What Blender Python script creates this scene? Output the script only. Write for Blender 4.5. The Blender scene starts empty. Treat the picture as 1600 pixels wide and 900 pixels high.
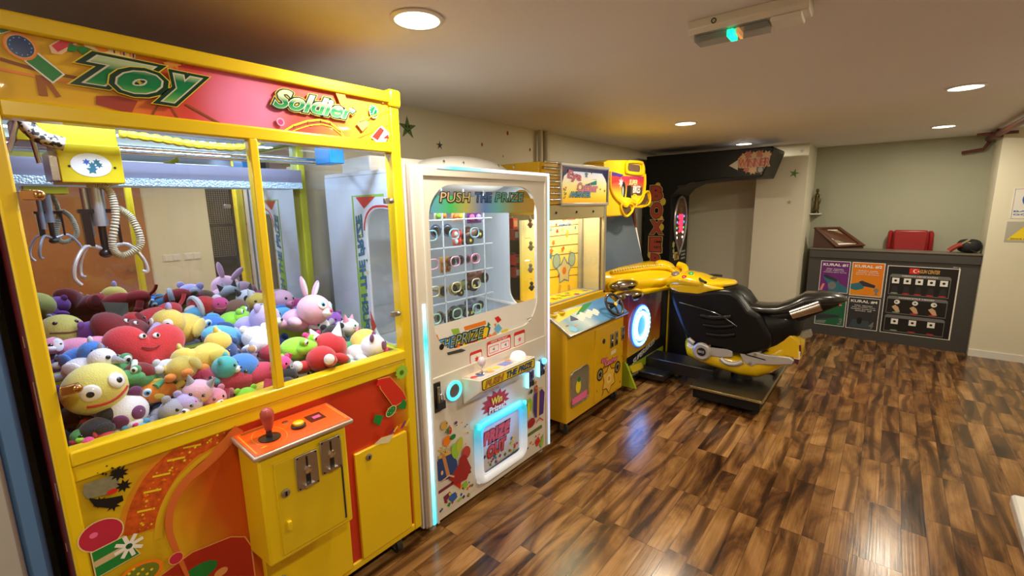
import bpy, bmesh, math, random
from mathutils import Vector, Matrix, Euler, Quaternion
random.seed(7)
PI = math.pi
SC = bpy.context.scene
COL = SC.collection

# ------------------------------------------------------------ camera
FPX, YAW, PIT, ROL, HC = 715.214, math.radians(39.5363), math.radians(10.1388), math.radians(-0.95667), 1.6
_fw = Vector((math.cos(YAW)*math.cos(PIT), math.sin(YAW)*math.cos(PIT), -math.sin(PIT)))
_r0 = _fw.cross(Vector((0, 0, 1))).normalized(); _u0 = _r0.cross(_fw)
_rt = _r0*math.cos(ROL)+_u0*math.sin(ROL); _up = -_r0*math.sin(ROL)+_u0*math.cos(ROL)
CAM = Vector((0, 0, HC))
cd = bpy.data.cameras.new('camera'); cam = bpy.data.objects.new('camera', cd); COL.objects.link(cam)
cd.sensor_width = 36; cd.lens = FPX/1600*36; cd.clip_start = 0.02
mw = Matrix((_rt, _up, -_fw)).transposed().to_4x4(); mw.translation = CAM
cam.matrix_world = mw
SC.camera = cam
SC.view_settings.view_transform = 'Standard'; SC.view_settings.look = 'None'
SC.view_settings.gamma = 1; SC.view_settings.use_curve_mapping = False
SC.view_settings.exposure = EXPO = 0.0
try:
    SC.cycles.max_bounces = 10; SC.cycles.transparent_max_bounces = 16
    SC.cycles.sample_clamp_indirect = 4.0
    SC.cycles.caustics_reflective = False
    SC.cycles.use_denoising = True
except Exception: pass
w = bpy.data.worlds.new('world'); SC.world = w; w.use_nodes = True
w.node_tree.nodes['Background'].inputs[0].default_value = (1, .9, .75, 1)
w.node_tree.nodes['Background'].inputs[1].default_value = 0.03

def U(px, py, ax, val):
    """measure: the point of the world plane ax=val seen at photo pixel px,py"""
    d = _fw*FPX + _rt*(px-800) - _up*(py-450)
    i = 'xyz'.index(ax)
    return CAM + d*((val-CAM[i])/d[i])

# ------------------------------------------------------------ lights
LAMPS = [(1.14, 1.35), (3.96, 1.39), (5.80, 1.37), (3.92, -0.26), (5.84, -0.28), (2.1, -0.27), (0.2, -0.27), (-1.0, 1.3)]
def area(name, loc, size, power, color=(1, 1, 1), rot=(0, 0, 0), sy=None, shape='DISK', parent=None, spread=PI):
    l = bpy.data.lights.new(name, 'AREA'); l.shape = shape; l.size = size
    if sy: l.size_y = sy
    l.energy = power; l.color = color; l.spread = spread
    o = bpy.data.objects.new(name, l); COL.objects.link(o); o.location = loc; o.rotation_euler = rot
    return o
for i, (lx, ly) in enumerate(LAMPS):
    area('downlight_lamp', (lx, ly, 2.236), .15, 18.5, (1, .88, .68))
area('claw_case_lamp', (.66, 1.72, 1.93), 1.0, 14, (.52, .68, 1), sy=.04, shape='RECTANGLE')
area('claw_case_lamp', (.66, 2.3, 1.93), 1.0, 6, (.56, .72, 1), sy=.06, shape='RECTANGLE')
area('prize_case_lamp', (1.8, 1.70, 1.73), .8, 9, (.85, .93, 1), sy=.05, shape='RECTANGLE')
area('eye_case_lamp', (2.95, 1.9, 1.585), .6, 5, (1, .85, .5), sy=.05, shape='RECTANGLE')
area('ring_lamp', (3.79, 1.62, .52), .3, 1.5, (.15, .35, 1), rot=(PI/2, 0, 0))
area('prize_door_lamp', (1.8, 1.56, .42), .35, .25, (.2, .45, 1), rot=(PI/2, 0, 0))

# ------------------------------------------------------------ materials
MATS = {}
def _n(nt, t, **kw):
    n = nt.nodes.new(t)
    for k, v in kw.items(): setattr(n, k, v)
    return n
def M(name, col, rough=.5, metal=0, emit=0, ecol=None, coat=0, bump=0, bscale=60, var=.06, vscale=8, sheen=0, spec=None):
    """procedural material: principled with faint noise variation"""
    if name in MATS: return MATS[name]
    m = bpy.data.materials.new(name); m.use_nodes = True; MATS[name] = m
    nt = m.node_tree; b = nt.nodes['Principled BSDF']
    tc = _n(nt, 'ShaderNodeTexCoord')
    nz = _n(nt, 'ShaderNodeTexNoise'); nz.inputs['Scale'].default_value = vscale; nz.inputs['Detail'].default_value = 3
    nt.links.new(tc.outputs['Object'], nz.inputs['Vector'])
    mx = _n(nt, 'ShaderNodeMix', data_type='RGBA')
    mx.inputs[6].default_value = tuple(max(0, c*(1-var)) for c in col[:3])+(1,)
    mx.inputs[7].default_value = tuple(min(1, c*(1+var)) for c in col[:3])+(1,)
    nt.links.new(nz.outputs['Fac'], mx.inputs[0]); nt.links.new(mx.outputs[2], b.inputs['Base Color'])
    b.inputs['Roughness'].default_value = rough; b.inputs['Metallic'].default_value = metal
    b.inputs['Coat Weight'].default_value = coat; b.inputs['Coat Roughness'].default_value = .08
    if spec is not None: b.inputs['Specular IOR Level'].default_value = spec
    if sheen: b.inputs['Sheen Weight'].default_value = sheen
    if emit:
        b.inputs['Emission Color'].default_value = tuple((ecol or col)[:3])+(1,)
        b.inputs['Emission Strength'].default_value = emit
    if bump:
        n2 = _n(nt, 'ShaderNodeTexNoise'); n2.inputs['Scale'].default_value = bscale; n2.inputs['Detail'].default_value = 4
        nt.links.new(tc.outputs['Object'], n2.inputs['Vector'])
        bp = _n(nt, 'ShaderNodeBump'); bp.inputs['Strength'].default_value = bump; bp.inputs['Distance'].default_value = .004
        nt.links.new(n2.outputs['Fac'], bp.inputs['Height']); nt.links.new(bp.outputs['Normal'], b.inputs['Normal'])
    return m
def grad(name, direction, stops, rough=.35, emit=0, wob=0.0, coat=.2):
    """printed colour gradient along a world direction; stops = [(distance, colour)]"""
    if name in MATS: return MATS[name]
    m = bpy.data.materials.new(name); m.use_nodes = True; MATS[name] = m
    nt = m.node_tree; b = nt.nodes['Principled BSDF']
    g = _n(nt, 'ShaderNodeNewGeometry')
    dp = _n(nt, 'ShaderNodeVectorMath', operation='DOT_PRODUCT'); dp.inputs[1].default_value = direction
    nt.links.new(g.outputs['Position'], dp.inputs[0])
    s0, s1 = stops[0][0], stops[-1][0]
    mr = _n(nt, 'ShaderNodeMapRange'); mr.inputs[1].default_value = s0; mr.inputs[2].default_value = s1
    src = dp.outputs['Value']
    if wob:
        nz = _n(nt, 'ShaderNodeTexNoise'); nz.inputs['Scale'].default_value = 6
        nt.links.new(g.outputs['Position'], nz.inputs['Vector'])
        ma = _n(nt, 'ShaderNodeMath', operation='MULTIPLY_ADD'); ma.inputs[1].default_value = wob
        nt.links.new(nz.outputs['Fac'], ma.inputs[0]); nt.links.new(src, ma.inputs[2]); src = ma.outputs[0]
    nt.links.new(src, mr.inputs[0])
    cr = _n(nt, 'ShaderNodeValToRGB'); el = cr.color_ramp.elements
    while len(el) < len(stops): el.new(.5)
    for e, (p, c) in zip(el, stops): e.position = (p-s0)/(s1-s0); e.color = tuple(c[:3])+(1,)
    nt.links.new(mr.outputs[0], cr.inputs[0]); nt.links.new(cr.outputs[0], b.inputs['Base Color'])
    b.inputs['Roughness'].default_value = rough; b.inputs['Coat Weight'].default_value = coat
    if emit:
        nt.links.new(cr.outputs[0], b.inputs['Emission Color']); b.inputs['Emission Strength'].default_value = emit
    return m
def glassmat(name='clear_glass', tint=(1, 1, 1), refl=.9, r=.0):
    if name in MATS: return MATS[name]
    m = bpy.data.materials.new(name); m.use_nodes = True; MATS[name] = m
    nt = m.node_tree; nt.nodes.remove(nt.nodes['Principled BSDF']); out = nt.nodes['Material Output']
    t = _n(nt, 'ShaderNodeBsdfTransparent'); t.inputs[0].default_value = tuple(tint)+(1,)
    g = _n(nt, 'ShaderNodeBsdfGlossy'); g.inputs['Roughness'].default_value = r
    ge = _n(nt, 'ShaderNodeNewGeometry'); dp = _n(nt, 'ShaderNodeVectorMath', operation='DOT_PRODUCT')
    nt.links.new(ge.outputs['Normal'], dp.inputs[0]); nt.links.new(ge.outputs['Incoming'], dp.inputs[1])
    ab = _n(nt, 'ShaderNodeMath', operation='ABSOLUTE'); nt.links.new(dp.outputs['Value'], ab.inputs[0])
    om = _n(nt, 'ShaderNodeMath', operation='SUBTRACT'); om.inputs[0].default_value = 1; nt.links.new(ab.outputs[0], om.inputs[1])
    pw = _n(nt, 'ShaderNodeMath', operation='POWER'); pw.inputs[1].default_value = 5; nt.links.new(om.outputs[0], pw.inputs[0])
    mu = _n(nt, 'ShaderNodeMath', operation='MULTIPLY_ADD'); mu.inputs[1].default_value = .6*refl; mu.inputs[2].default_value = .03*refl
    nt.links.new(pw.outputs[0], mu.inputs[0])
    mx = _n(nt, 'ShaderNodeMixShader')
    nt.links.new(mu.outputs[0], mx.inputs[0]); nt.links.new(t.outputs[0], mx.inputs[1]); nt.links.new(g.outputs[0], mx.inputs[2])
    nt.links.new(mx.outputs[0], out.inputs[0])
    return m

YEL = M('yellow_paint', (.80, .56, .006), .32, coat=.4)
YEL2 = M('orange_yellow_paint', (.74, .40, .008), .35, coat=.3)
YPL = M('yellow_plastic', (.85, .55, .004), .22, coat=.6)
LIME = M('lime_yellow_paint', (.62, .62, .03), .35)
DRED = M('dark_red_paint', (.16, .006, .006), .35, coat=.3, var=.2)
RED = M('red_print', (.65, .02, .015), .4)
WHT = M('white_print', (.85, .84, .80), .4)
BLK = M('black_print', (.006, .006, .007), .4)
GRN = M('green_print', (.01, .22, .04), .35)
LGRN = M('light_green_print', (.30, .55, .05), .35)
YP = M('yellow_print', (.85, .65, .02), .35)
ORP = M('orange_print', (.85, .22, .01), .35)
PNK = M('pink_print', (.85, .15, .35), .35)
BLU = M('blue_print', (.03, .12, .45), .35)
CYN = M('sky_blue_print', (.15, .5, .8), .35)
BRN = M('brown_print', (.25, .07, .01), .4)
PUR = M('purple_print', (.15, .02, .2), .4)
GRY = M('grey_print', (.2, .2, .2), .4)
WPL = M('white_plastic', (.78, .77, .73), .3, coat=.3)
BPL = M('black_plastic', (.010, .010, .012), .28, coat=.4)
BRU = M('black_rubber', (.02, .02, .02), .7)
CHR = M('chrome', (.75, .75, .75), .12, 1)
STL = M('brushed_steel', (.5, .48, .45), .3, 1, bump=.1, bscale=200)
SLV = M('silver_plastic', (.55, .54, .55), .32, .35)
BRS = M('brass', (.55, .3, .12), .25, 1)
GLS = glassmat()
ACR = glassmat('acrylic_sheet', (.96, .98, .98), .9)
MIR = M('mirror_glass', (.80, .84, .85), .01, 1, var=0)

# ------------------------------------------------------------ mesh building
ORG = {}
class MB:
    def __init__(s): s.v = []; s.f = []; s.m = []; s.mats = []; s.c = 0
    def mat(s, m):
        if m not in s.mats: s.mats.append(m)
        s.c = s.mats.index(m); return s
    def add(s, vs, fs, X=None):
        o = len(s.v)
        s.v += [(X @ Vector(v) if X else Vector(v)) for v in vs]
        s.f += [tuple(i+o for i in f) for f in fs]; s.m += [s.c]*len(fs); return s
    def box(s, x0, x1, y0, y1, z0, z1, X=None):
        v = [(x, y, z) for z in (z0, z1) for y in (y0, y1) for x in (x0, x1)]
        return s.add(v, [(0, 2, 3, 1), (4, 5, 7, 6), (0, 1, 5, 4), (2, 6, 7, 3), (0, 4, 6, 2), (1, 3, 7, 5)], X)
    def rings(s, R, closed=True, caps=True, X=None):
        n = len(R[0]); vs = [v for r in R for v in r]; fs = []
        for k in range(len(R)-1):
            for i in range(n if closed else n-1):
                j = (i+1) % n
                fs.append((k*n+i, k*n+j, (k+1)*n+j, (k+1)*n+i))
        if caps: fs += [tuple(range(n))[::-1], tuple((len(R)-1)*n+i for i in range(n))]
        return s.add(vs, fs, X)
    def cyl(s, p0, p1, r0, r1=None, n=20, caps=True, X=None):
        p0, p1 = Vector(p0), Vector(p1); r1 = r0 if r1 is None else r1
        d = (p1-p0).normalized(); a = d.orthogonal().normalized(); b = d.cross(a)
        R = [[p+(a*math.cos(2*PI*i/n)+b*math.sin(2*PI*i/n))*r for i in range(n)] for p, r in ((p0, r0), (p1, r1))]
        return s.rings(R, caps=caps, X=X)
    def tube(s, pts, r, n=8, closed=False, smooth=0, X=None, radii=None):
        pts = [Vector(p) for p in pts]
        if smooth:
            q = []; N = len(pts)
            for i in range(N if closed else N-1):
                g = (lambda k: pts[k % N]) if closed else (lambda k: pts[max(0, min(N-1, k))])
                p0, p1, p2, p3 = g(i-1), g(i), g(i+1), g(i+2)
                for k in range(smooth):
                    t = k/smooth
                    q.append(.5*((2*p1)+(p2-p0)*t+(2*p0-5*p1+4*p2-p3)*t*t+(3*p1-p0-3*p2+p3)*t**3))
            if not closed: q.append(pts[-1])
            pts = q
        N = len(pts); R = []; a = None
        for i, p in enumerate(pts):
            d = ((pts[(i+1) % N] if closed or i < N-1 else p) - (pts[i-1] if closed or i > 0 else p))
            d = d.normalized() if d.length > 1e-9 else Vector((0, 0, 1))
            a = (d.orthogonal() if a is None else a-d*a.dot(d)).normalized(); b = d.cross(a)
            rr = radii[i] if radii and len(radii) == N else (r(i/(N-1)) if callable(r) else r)
            R.append([p+(a*math.cos(2*PI*k/n)+b*math.sin(2*PI*k/n))*rr for k in range(n)])
        if closed: R.append(R[0])
        return s.rings(R, caps=not closed, X=X)
    def ell(s, c, r, rot=None, nu=18, nv=12, X=None, p=1.0):
        if not hasattr(r, '__len__'): r = (r, r, r)
        c = Vector(c); R = []
        sg = lambda q: math.copysign(abs(q)**p, q)
        for j in range(1, nv):
            t = PI*j/nv
            R.append([Vector((sg(math.sin(t)*math.cos(2*PI*i/nu))*r[0], sg(math.sin(t)*math.sin(2*PI*i/nu))*r[1], -sg(math.cos(t))*r[2])) for i in range(nu)])
        E = (rot.to_matrix() if hasattr(rot, 'to_matrix') else rot) if rot is not None else Matrix.Identity(3)
        vs = [E @ v + c for q in R for v in q]; n = nu; fs = []
        for k in range(len(R)-1):
            for i in range(n):
                j = (i+1) % n; fs.append((k*n+i, k*n+j, (k+1)*n+j, (k+1)*n+i))
        vs += [E @ Vector((0, 0, -r[2]))+c, E @ Vector((0, 0, r[2]))+c]; a = len(vs)-2
        for i in range(n):
            j = (i+1) % n; fs.append((a, j, i)); fs.append((a+1, (len(R)-1)*n+i, (len(R)-1)*n+j))
        return s.add(vs, fs, X)
    def prism(s, pts, fn, d0, d1, X=None):
        n = len(pts); vs = [fn(a, b, d0) for a, b in pts]+[fn(a, b, d1) for a, b in pts]
        fs = [tuple(range(n))[::-1], tuple(range(n, 2*n))]+[(i, (i+1) % n, n+(i+1) % n, n+i) for i in range(n)]
        return s.add(vs, fs, X)
    def poly(s, pts, fn, d):
        return s.add([fn(a, b, d) for a, b in pts], [tuple(range(len(pts)))])
    def lathe(s, prof, c, n=24, axis='z', X=None):
        ring = prof[0][0] > 1e-6 and prof[-1][0] > 1e-6
        c = Vector(c); R = []
        for r, h in prof:
            row = []
            for i in range(n):
                a = 2*PI*i/n; q = (r*math.cos(a), r*math.sin(a), h)
                if axis == 'y': q = (q[0], -q[2], q[1])
                if axis == 'x': q = (-q[2], q[0], q[1])
                row.append(c+Vector(q))
            R.append(row)
        return s.rings(R, caps=prof[0][0] < 1e-6 or prof[-1][0] < 1e-6, X=X) if not ring else s.rings(R+[R[0]], caps=False, X=X)
    def build(s, name, mat=None, parent=None, bevel=0, seg=2, sub=0, smooth=True, angle=38, label=None, solid=0):
        me = bpy.data.meshes.new(name)
        org = ORG.get(parent.name, Vector((0, 0, 0))) if parent else Vector((0, 0, 0))
        me.from_pydata([v-org for v in s.v], [], s.f)
        ms = s.mats or [mat]
        for m in ms: me.materials.append(m)
        if s.mats: me.polygons.foreach_set('material_index', s.m)
        bm = bmesh.new(); bm.from_mesh(me)
        if not any(len(f) < 3 for f in s.f): bmesh.ops.recalc_face_normals(bm, faces=bm.faces[:])
        bm.to_mesh(me); bm.free()
        if smooth:
            me.shade_smooth(); me.set_sharp_from_angle(angle=math.radians(angle))
        o = bpy.data.objects.new(name, me); COL.objects.link(o)
        if parent: o.parent = parent; ORG[o.name] = org
        if solid:
            md = o.modifiers.new('solid', 'SOLIDIFY'); md.thickness = solid; md.offset = 0
        if bevel:
            md = o.modifiers.new('bevel', 'BEVEL'); md.width = bevel; md.segments = seg; md.limit_method = 'ANGLE'; md.angle_limit = math.radians(35)
            md.use_clamp_overlap = True
        if sub:
            md = o.modifiers.new('sub', 'SUBSURF'); md.levels = sub; md.render_levels = sub
        if label: o['label'] = label
        return o
def thing(name, label, cat, loc, group=None):
    o = bpy.data.objects.new(name, None); COL.objects.link(o); o.location = loc; o.empty_display_size = .05
    ORG[o.name] = Vector(loc); o['label'] = label; o['category'] = cat
    if group: o['group'] = group
    return o
def tag(o, label, cat, group=None):
    o['label'] = label; o['category'] = cat
    if group: o['group'] = group
    return o
def struct(o): o['kind'] = 'structure'; return o

# planes: fn(a, b, d) -> world, d = distance out of the surface towards the viewer
def FY(y): return lambda a, b, d: Vector((a, y-d, b))                 # faces -Y; a = X, b = Z
def FX(x): return lambda a, b, d: Vector((x-d, a, b))                 # faces -X; a = Y, b = Z
def py_(y): return lambda px, py: (lambda v: (v.x, v.z))(U(px, py, 'y', y))
def px_(x): return lambda px, py: (lambda v: (v.y, v.z))(U(px, py, 'x', x))

def circ(c, rx, ry=None, n=24, a0=0, rot=0):
    ry = rx if ry is None else ry
    cr, sr = math.cos(rot), math.sin(rot)
    return [(c[0]+rx*math.cos(t)*cr-ry*math.sin(t)*sr, c[1]+rx*math.cos(t)*sr+ry*math.sin(t)*cr) for t in [a0+2*PI*i/n for i in range(n)]]
def star(c, r, k=.42, n=5, rot=PI/2):
    return [(c[0]+(r if i % 2 == 0 else r*k)*math.cos(rot+PI*i/n), c[1]+(r if i % 2 == 0 else r*k)*math.sin(rot+PI*i/n)) for i in range(2*n)]
def rrect(x0, x1, z0, z1, r, n=6):
    o = []
    for cx, cz, a in ((x1-r, z1-r, 0), (x0+r, z1-r, PI/2), (x0+r, z0+r, PI), (x1-r, z0+r, 1.5*PI)):
        for i in range(n+1): o.append((cx+r*math.cos(a+PI/2*i/n), cz+r*math.sin(a+PI/2*i/n)))
    return o
def strip(pts, wd):
    """a thin band along a 2D path"""
    L, R = [], []
    for i, p in enumerate(pts):
        a = pts[max(0, i-1)]; b = pts[min(len(pts)-1, i+1)]
        dx, dy = b[0]-a[0], b[1]-a[1]; l = math.hypot(dx, dy) or 1
        ww = wd(i/(len(pts)-1)) if callable(wd) else wd
        L.append((p[0]-dy/l*ww/2, p[1]+dx/l*ww/2)); R.append((p[0]+dy/l*ww/2, p[1]-dx/l*ww/2))
    return L+R[::-1]
class Art(MB):
    """flat print on a surface: each shape one layer a hair above the one before"""
    def __init__(s, fn, px=None, d=.0008): super().__init__(); s.fn = fn; s.px = px; s.d = d
    def P(s, pts, m): s.mat(m); s.poly(pts, s.fn, s.d); s.d += .00012; return s
    def Q(s, pts, m): return s.P([s.px(*p) for p in pts], m)              # corners read off the photo, on this plane
    def band(s, pts, wd, m):
        q = strip(pts, wd); n = len(pts); s.mat(m)
        for i in range(n-1): s.poly([q[i], q[i+1], q[2*n-2-i], q[2*n-1-i]], s.fn, s.d)
        s.d += .00012; return s
def outlined(A, pts, m, mo, g=.006):
    cx = sum(p[0] for p in pts)/len(pts); cy = sum(p[1] for p in pts)/len(pts)
    q = []
    for p in pts:
        l = math.hypot(p[0]-cx, p[1]-cy) or 1; q.append((p[0]+(p[0]-cx)/l*g, p[1]+(p[1]-cy)/l*g))
    A.P(q, mo); A.P(pts, m); return A

def text(s, fn, c, wd, ht, layers, parent, name='lettering', ang=0, shear=0, d=.002, ext=.0006, font_grow=0, arc=0):
    """lettering centred on c in the plane; layers = [(outline growth, material)], back to front"""
    org = ORG.get(parent.name, Vector((0, 0, 0))) if parent else Vector((0, 0, 0))
    def mesh_of(off, e):
        cu = bpy.data.curves.new('t', 'FONT'); cu.body = s; cu.align_x = 'CENTER'; cu.align_y = 'CENTER'
        cu.shear = shear; cu.offset = off; cu.extrude = e; cu.resolution_u = 3
        ob = bpy.data.objects.new('t', cu); COL.objects.link(ob)
        dg = bpy.context.evaluated_depsgraph_get(); me = bpy.data.meshes.new_from_object(ob.evaluated_get(dg))
        bpy.data.objects.remove(ob); bpy.data.curves.remove(cu); return me
    base = mesh_of(font_grow, 0)
    xs = [v.co.x for v in base.vertices]; ys = [v.co.y for v in base.vertices]
    if not xs: return None
    x0, x1, y0, y1 = min(xs), max(xs), min(ys), max(ys); bpy.data.meshes.remove(base)
    sx, sy = wd/(x1-x0), ht/(y1-y0)
    mb = MB()
    for k, (g, m) in enumerate(layers):
        me = mesh_of(g+font_grow, 0); mb.mat(m)
        vs = []
        for v in me.vertices:
            x = (v.co.x-(x0+x1)/2)*sx; y = (v.co.y-(y0+y1)/2)*sy
            if arc: y += -arc*(x/wd)**2*4
            X = c[0]+x*math.cos(ang)-y*math.sin(ang); Y = c[1]+x*math.sin(ang)+y*math.cos(ang)
            vs.append(fn(X, Y, d+k*.0004)-org)
        mb.add(vs, [tuple(p.vertices) for p in me.polygons]); bpy.data.meshes.remove(me)
    me = bpy.data.meshes.new(name); me.from_pydata(mb.v, [], mb.f)
    for m in mb.mats: me.materials.append(m)
    me.polygons.foreach_set('material_index', mb.m)
    o = bpy.data.objects.new(name, me); COL.objects.link(o)
    if parent: o.parent = parent; ORG[o.name] = org
    return o
def ringplate(mb, inner, x0, x1, z0, z1, fn, d0, d1):
    """flat plate x0..x1, z0..z1 with a shaped hole (inner goes round once)"""
    cx = sum(p[0] for p in inner)/len(inner); cz = sum(p[1] for p in inner)/len(inner)
    outer = []
    # assign an outer point to every inner point, keeping corners
    for p in inner:
        dx, dz = p[0]-cx, p[1]-cz
        tx = ((x1-cx)/dx if dx > 0 else (x0-cx)/dx) if abs(dx) > 1e-9 else 1e9
        tz = ((z1-cz)/dz if dz > 0 else (z0-cz)/dz) if abs(dz) > 1e-9 else 1e9
        t = min(tx, tz); outer.append([cx+dx*t, cz+dz*t])
    for X_, Z_ in ((x0, z0), (x0, z1), (x1, z0), (x1, z1)):
        k = min(range(len(outer)), key=lambda i: (outer[i][0]-X_)**2+(outer[i][1]-Z_)**2); outer[k] = [X_, Z_]
    n = len(inner)
    V = [fn(a, b, d1) for a, b in inner]+[fn(a, b, d1) for a, b in outer]+[fn(a, b, d0) for a, b in inner]+[fn(a, b, d0) for a, b in outer]
    F = []
    for i in range(n):
        j = (i+1) % n
        F += [(i, j, n+j, n+i), (2*n+j, 2*n+i, 3*n+i, 3*n+j), (j, i, 2*n+i, 2*n+j), (n+i, n+j, 3*n+j, 3*n+i)]
    return mb.add(V, F)
def caster(x, y, parent, h=.09, r=.034):
    mb = MB(); mb.mat(BRU).cyl((x-.013, y, r), (x+.013, y, r), r, n=18)
    mb.mat(STL).box(x-.02, x-.015, y-.016, y+.016, r*.8, h-.01).box(x+.015, x+.02, y-.016, y+.016, r*.8, h-.01).box(x-.024, x+.024, y-.026, y+.026, h-.012, h)
    return mb.build('caster', None, parent)
EYW = M('eye_white', (.85, .85, .85), .3, coat=.6); EYB = M('eye_black', (.005, .005, .008), .1, coat=.8)
# ============================================================ THE ROOM
def floor_mat():
    m = bpy.data.materials.new('walnut_laminate'); m.use_nodes = True; nt = m.node_tree; b = nt.nodes['Principled BSDF']
    g = _n(nt, 'ShaderNodeNewGeometry')
    br = _n(nt, 'ShaderNodeTexBrick'); br.offset = .37; br.offset_frequency = 1; br.squash = .8; br.squash_frequency = 3
    br.inputs['Scale'].default_value = 1; br.inputs['Brick Width'].default_value = .52; br.inputs['Row Height'].default_value = .094
    br.inputs['Mortar Size'].default_value = .0009; br.inputs['Mortar Smooth'].default_value = .3
    br.inputs['Color1'].default_value = (0, 0, 0, 1); br.inputs['Color2'].default_value = (1, 1, 1, 1); br.inputs['Mortar'].default_value = (.3, .3, .3, 1)
    nt.links.new(g.outputs['Position'], br.inputs['Vector'])
    # every block gets its own piece of figure
    sc = _n(nt, 'ShaderNodeVectorMath', operation='SCALE'); sc.inputs[3].default_value = 23
    nt.links.new(br.outputs['Color'], sc.inputs[0])
    mp = _n(nt, 'ShaderNodeMapping'); mp.inputs['Scale'].default_value = (1.15, 3.6, 1)
    nt.links.new(g.outputs['Position'], mp.inputs['Vector'])
    ad = _n(nt, 'ShaderNodeVectorMath', operation='ADD'); nt.links.new(mp.outputs[0], ad.inputs[0]); nt.links.new(sc.outputs[0], ad.inputs[1])
    n1 = _n(nt, 'ShaderNodeTexNoise'); n1.inputs['Scale'].default_value = 1.3; n1.inputs['Detail'].default_value = 4; n1.inputs['Distortion'].default_value = 1.1; n1.inputs['Roughness'].default_value = .6
    nt.links.new(ad.outputs[0], n1.inputs['Vector'])
    mp2 = _n(nt, 'ShaderNodeMapping'); mp2.inputs['Scale'].default_value = (3, 60, 1)
    nt.links.new(ad.outputs[0], mp2.inputs['Vector'])
    n2 = _n(nt, 'ShaderNodeTexNoise'); n2.inputs['Scale'].default_value = .6; n2.inputs['Detail'].default_value = 4; n2.inputs['Distortion'].default_value = .4
    nt.links.new(mp2.outputs[0], n2.inputs['Vector'])
    cr = _n(nt, 'ShaderNodeValToRGB'); e = cr.color_ramp.elements
    e[0].position = .28; e[0].color = (.030, .012, .005, 1); e[1].position = .72; e[1].color = (.50, .27, .11, 1)
    for p, c in ((.40, (.13, .055, .018, 1)), (.50, (.28, .135, .040, 1)), (.60, (.40, .21, .070, 1))):
        q = e.new(p); q.color = c
    nt.links.new(n1.outputs['Fac'], cr.inputs[0])
    m1 = _n(nt, 'ShaderNodeMix', data_type='RGBA', blend_type='MULTIPLY'); m1.inputs[0].default_value = .55
    c2 = _n(nt, 'ShaderNodeValToRGB'); c2.color_ramp.elements[0].position = .3; c2.color_ramp.elements[0].color = (.5, .45, .42, 1); c2.color_ramp.elements[1].position = .62
    nt.links.new(n2.outputs['Fac'], c2.inputs[0]); nt.links.new(cr.outputs[0], m1.inputs[6]); nt.links.new(c2.outputs[0], m1.inputs[7])
    # dark curling veins
    wv = _n(nt, 'ShaderNodeTexWave', wave_type='BANDS', bands_direction='Y'); wv.inputs['Scale'].default_value = .55; wv.inputs['Distortion'].default_value = 9; wv.inputs['Detail'].default_value = 3; wv.inputs['Detail Scale'].default_value = .7; wv.inputs['Detail Roughness'].default_value = .55
    nt.links.new(ad.outputs[0], wv.inputs['Vector'])
    cv = _n(nt, 'ShaderNodeValToRGB'); cv.color_ramp.elements[0].position = .02; cv.color_ramp.elements[0].color = (.20, .14, .11, 1); cv.color_ramp.elements[1].position = .22; cv.color_ramp.elements[1].color = (1, 1, 1, 1)
    nt.links.new(wv.outputs['Fac'], cv.inputs[0])
    mv = _n(nt, 'ShaderNodeMix', data_type='RGBA', blend_type='MULTIPLY'); mv.inputs[0].default_value = .75
    nt.links.new(m1.outputs[2], mv.inputs[6]); nt.links.new(cv.outputs[0], mv.inputs[7])
    m2 = _n(nt, 'ShaderNodeMix', data_type='RGBA', blend_type='MULTIPLY'); m2.inputs[0].default_value = .8
    c3 = _n(nt, 'ShaderNodeValToRGB'); c3.color_ramp.elements[0].color = (.50, .43, .40, 1); c3.color_ramp.elements[1].color = (1.0, 1, 1, 1)
    nt.links.new(br.outputs['Color'], c3.inputs[0]); nt.links.new(mv.outputs[2], m2.inputs[6]); nt.links.new(c3.outputs[0], m2.inputs[7])
    m3 = _n(nt, 'ShaderNodeMix', data_type='RGBA'); m3.inputs[7].default_value = (.02, .01, .006, 1)
    nt.links.new(br.outputs['Fac'], m3.inputs[0]); nt.links.new(m2.outputs[2], m3.inputs[6])
    nt.links.new(m3.outputs[2], b.inputs['Base Color'])
    b.inputs['Roughness'].default_value = .2
    rr = _n(nt, 'ShaderNodeMapRange'); rr.inputs[3].default_value = .15; rr.inputs[4].default_value = .28
    nt.links.new(n2.outputs['Fac'], rr.inputs[0]); nt.links.new(rr.outputs[0], b.inputs['Roughness'])
    bp = _n(nt, 'ShaderNodeBump'); bp.inputs['Strength'].default_value = .12; bp.inputs['Distance'].default_value = .002
    nt.links.new(n2.outputs['Fac'], bp.inputs['Height']); nt.links.new(bp.outputs[0], b.inputs['Normal'])
    return m
WALL = M('cream_wall_paint', (.72, .69, .55), .7, bump=.15, bscale=150, var=.03, vscale=2)
CEIL = M('ceiling_paint', (.80, .78, .82), .6, bump=.1, bscale=120, var=.04, vscale=1.5)
CH = 2.25; LW = 2.5; RW = -1.4
def slab(name, x0, x1, y0, y1, z0, z1, m): return struct(MB().box(x0, x1, y0, y1, z0, z1).build(name, m, smooth=False))
slab('floor', -2.2, 7.2, -1.6, 2.7, -.06, 0, floor_mat())
slab('ceiling', -2.2, 7.2, -1.6, 2.7, CH, CH+.1, CEIL)
slab('wall_left', -2.2, 6.9, LW, LW+.1, 0, CH, WALL)
slab('wall_far', 6.75, 6.95, 1.3, LW, 0, CH, WALL)
slab('wall_column', 6.3, 7.05, .80, 1.32, 0, CH, WALL)
slab('wall_back', 6.97, 7.07, -1.6, .82, 0, CH, M('niche_wall_shaded', (.40, .41, .31), .7, bump=.15, bscale=150, var=.03, vscale=2))  # darker copy of the wall paint: the niche's shade is in the colour
slab('wall_right', 6.5, 6.97, -1.6, -.745, 0, CH, WALL)
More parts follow.
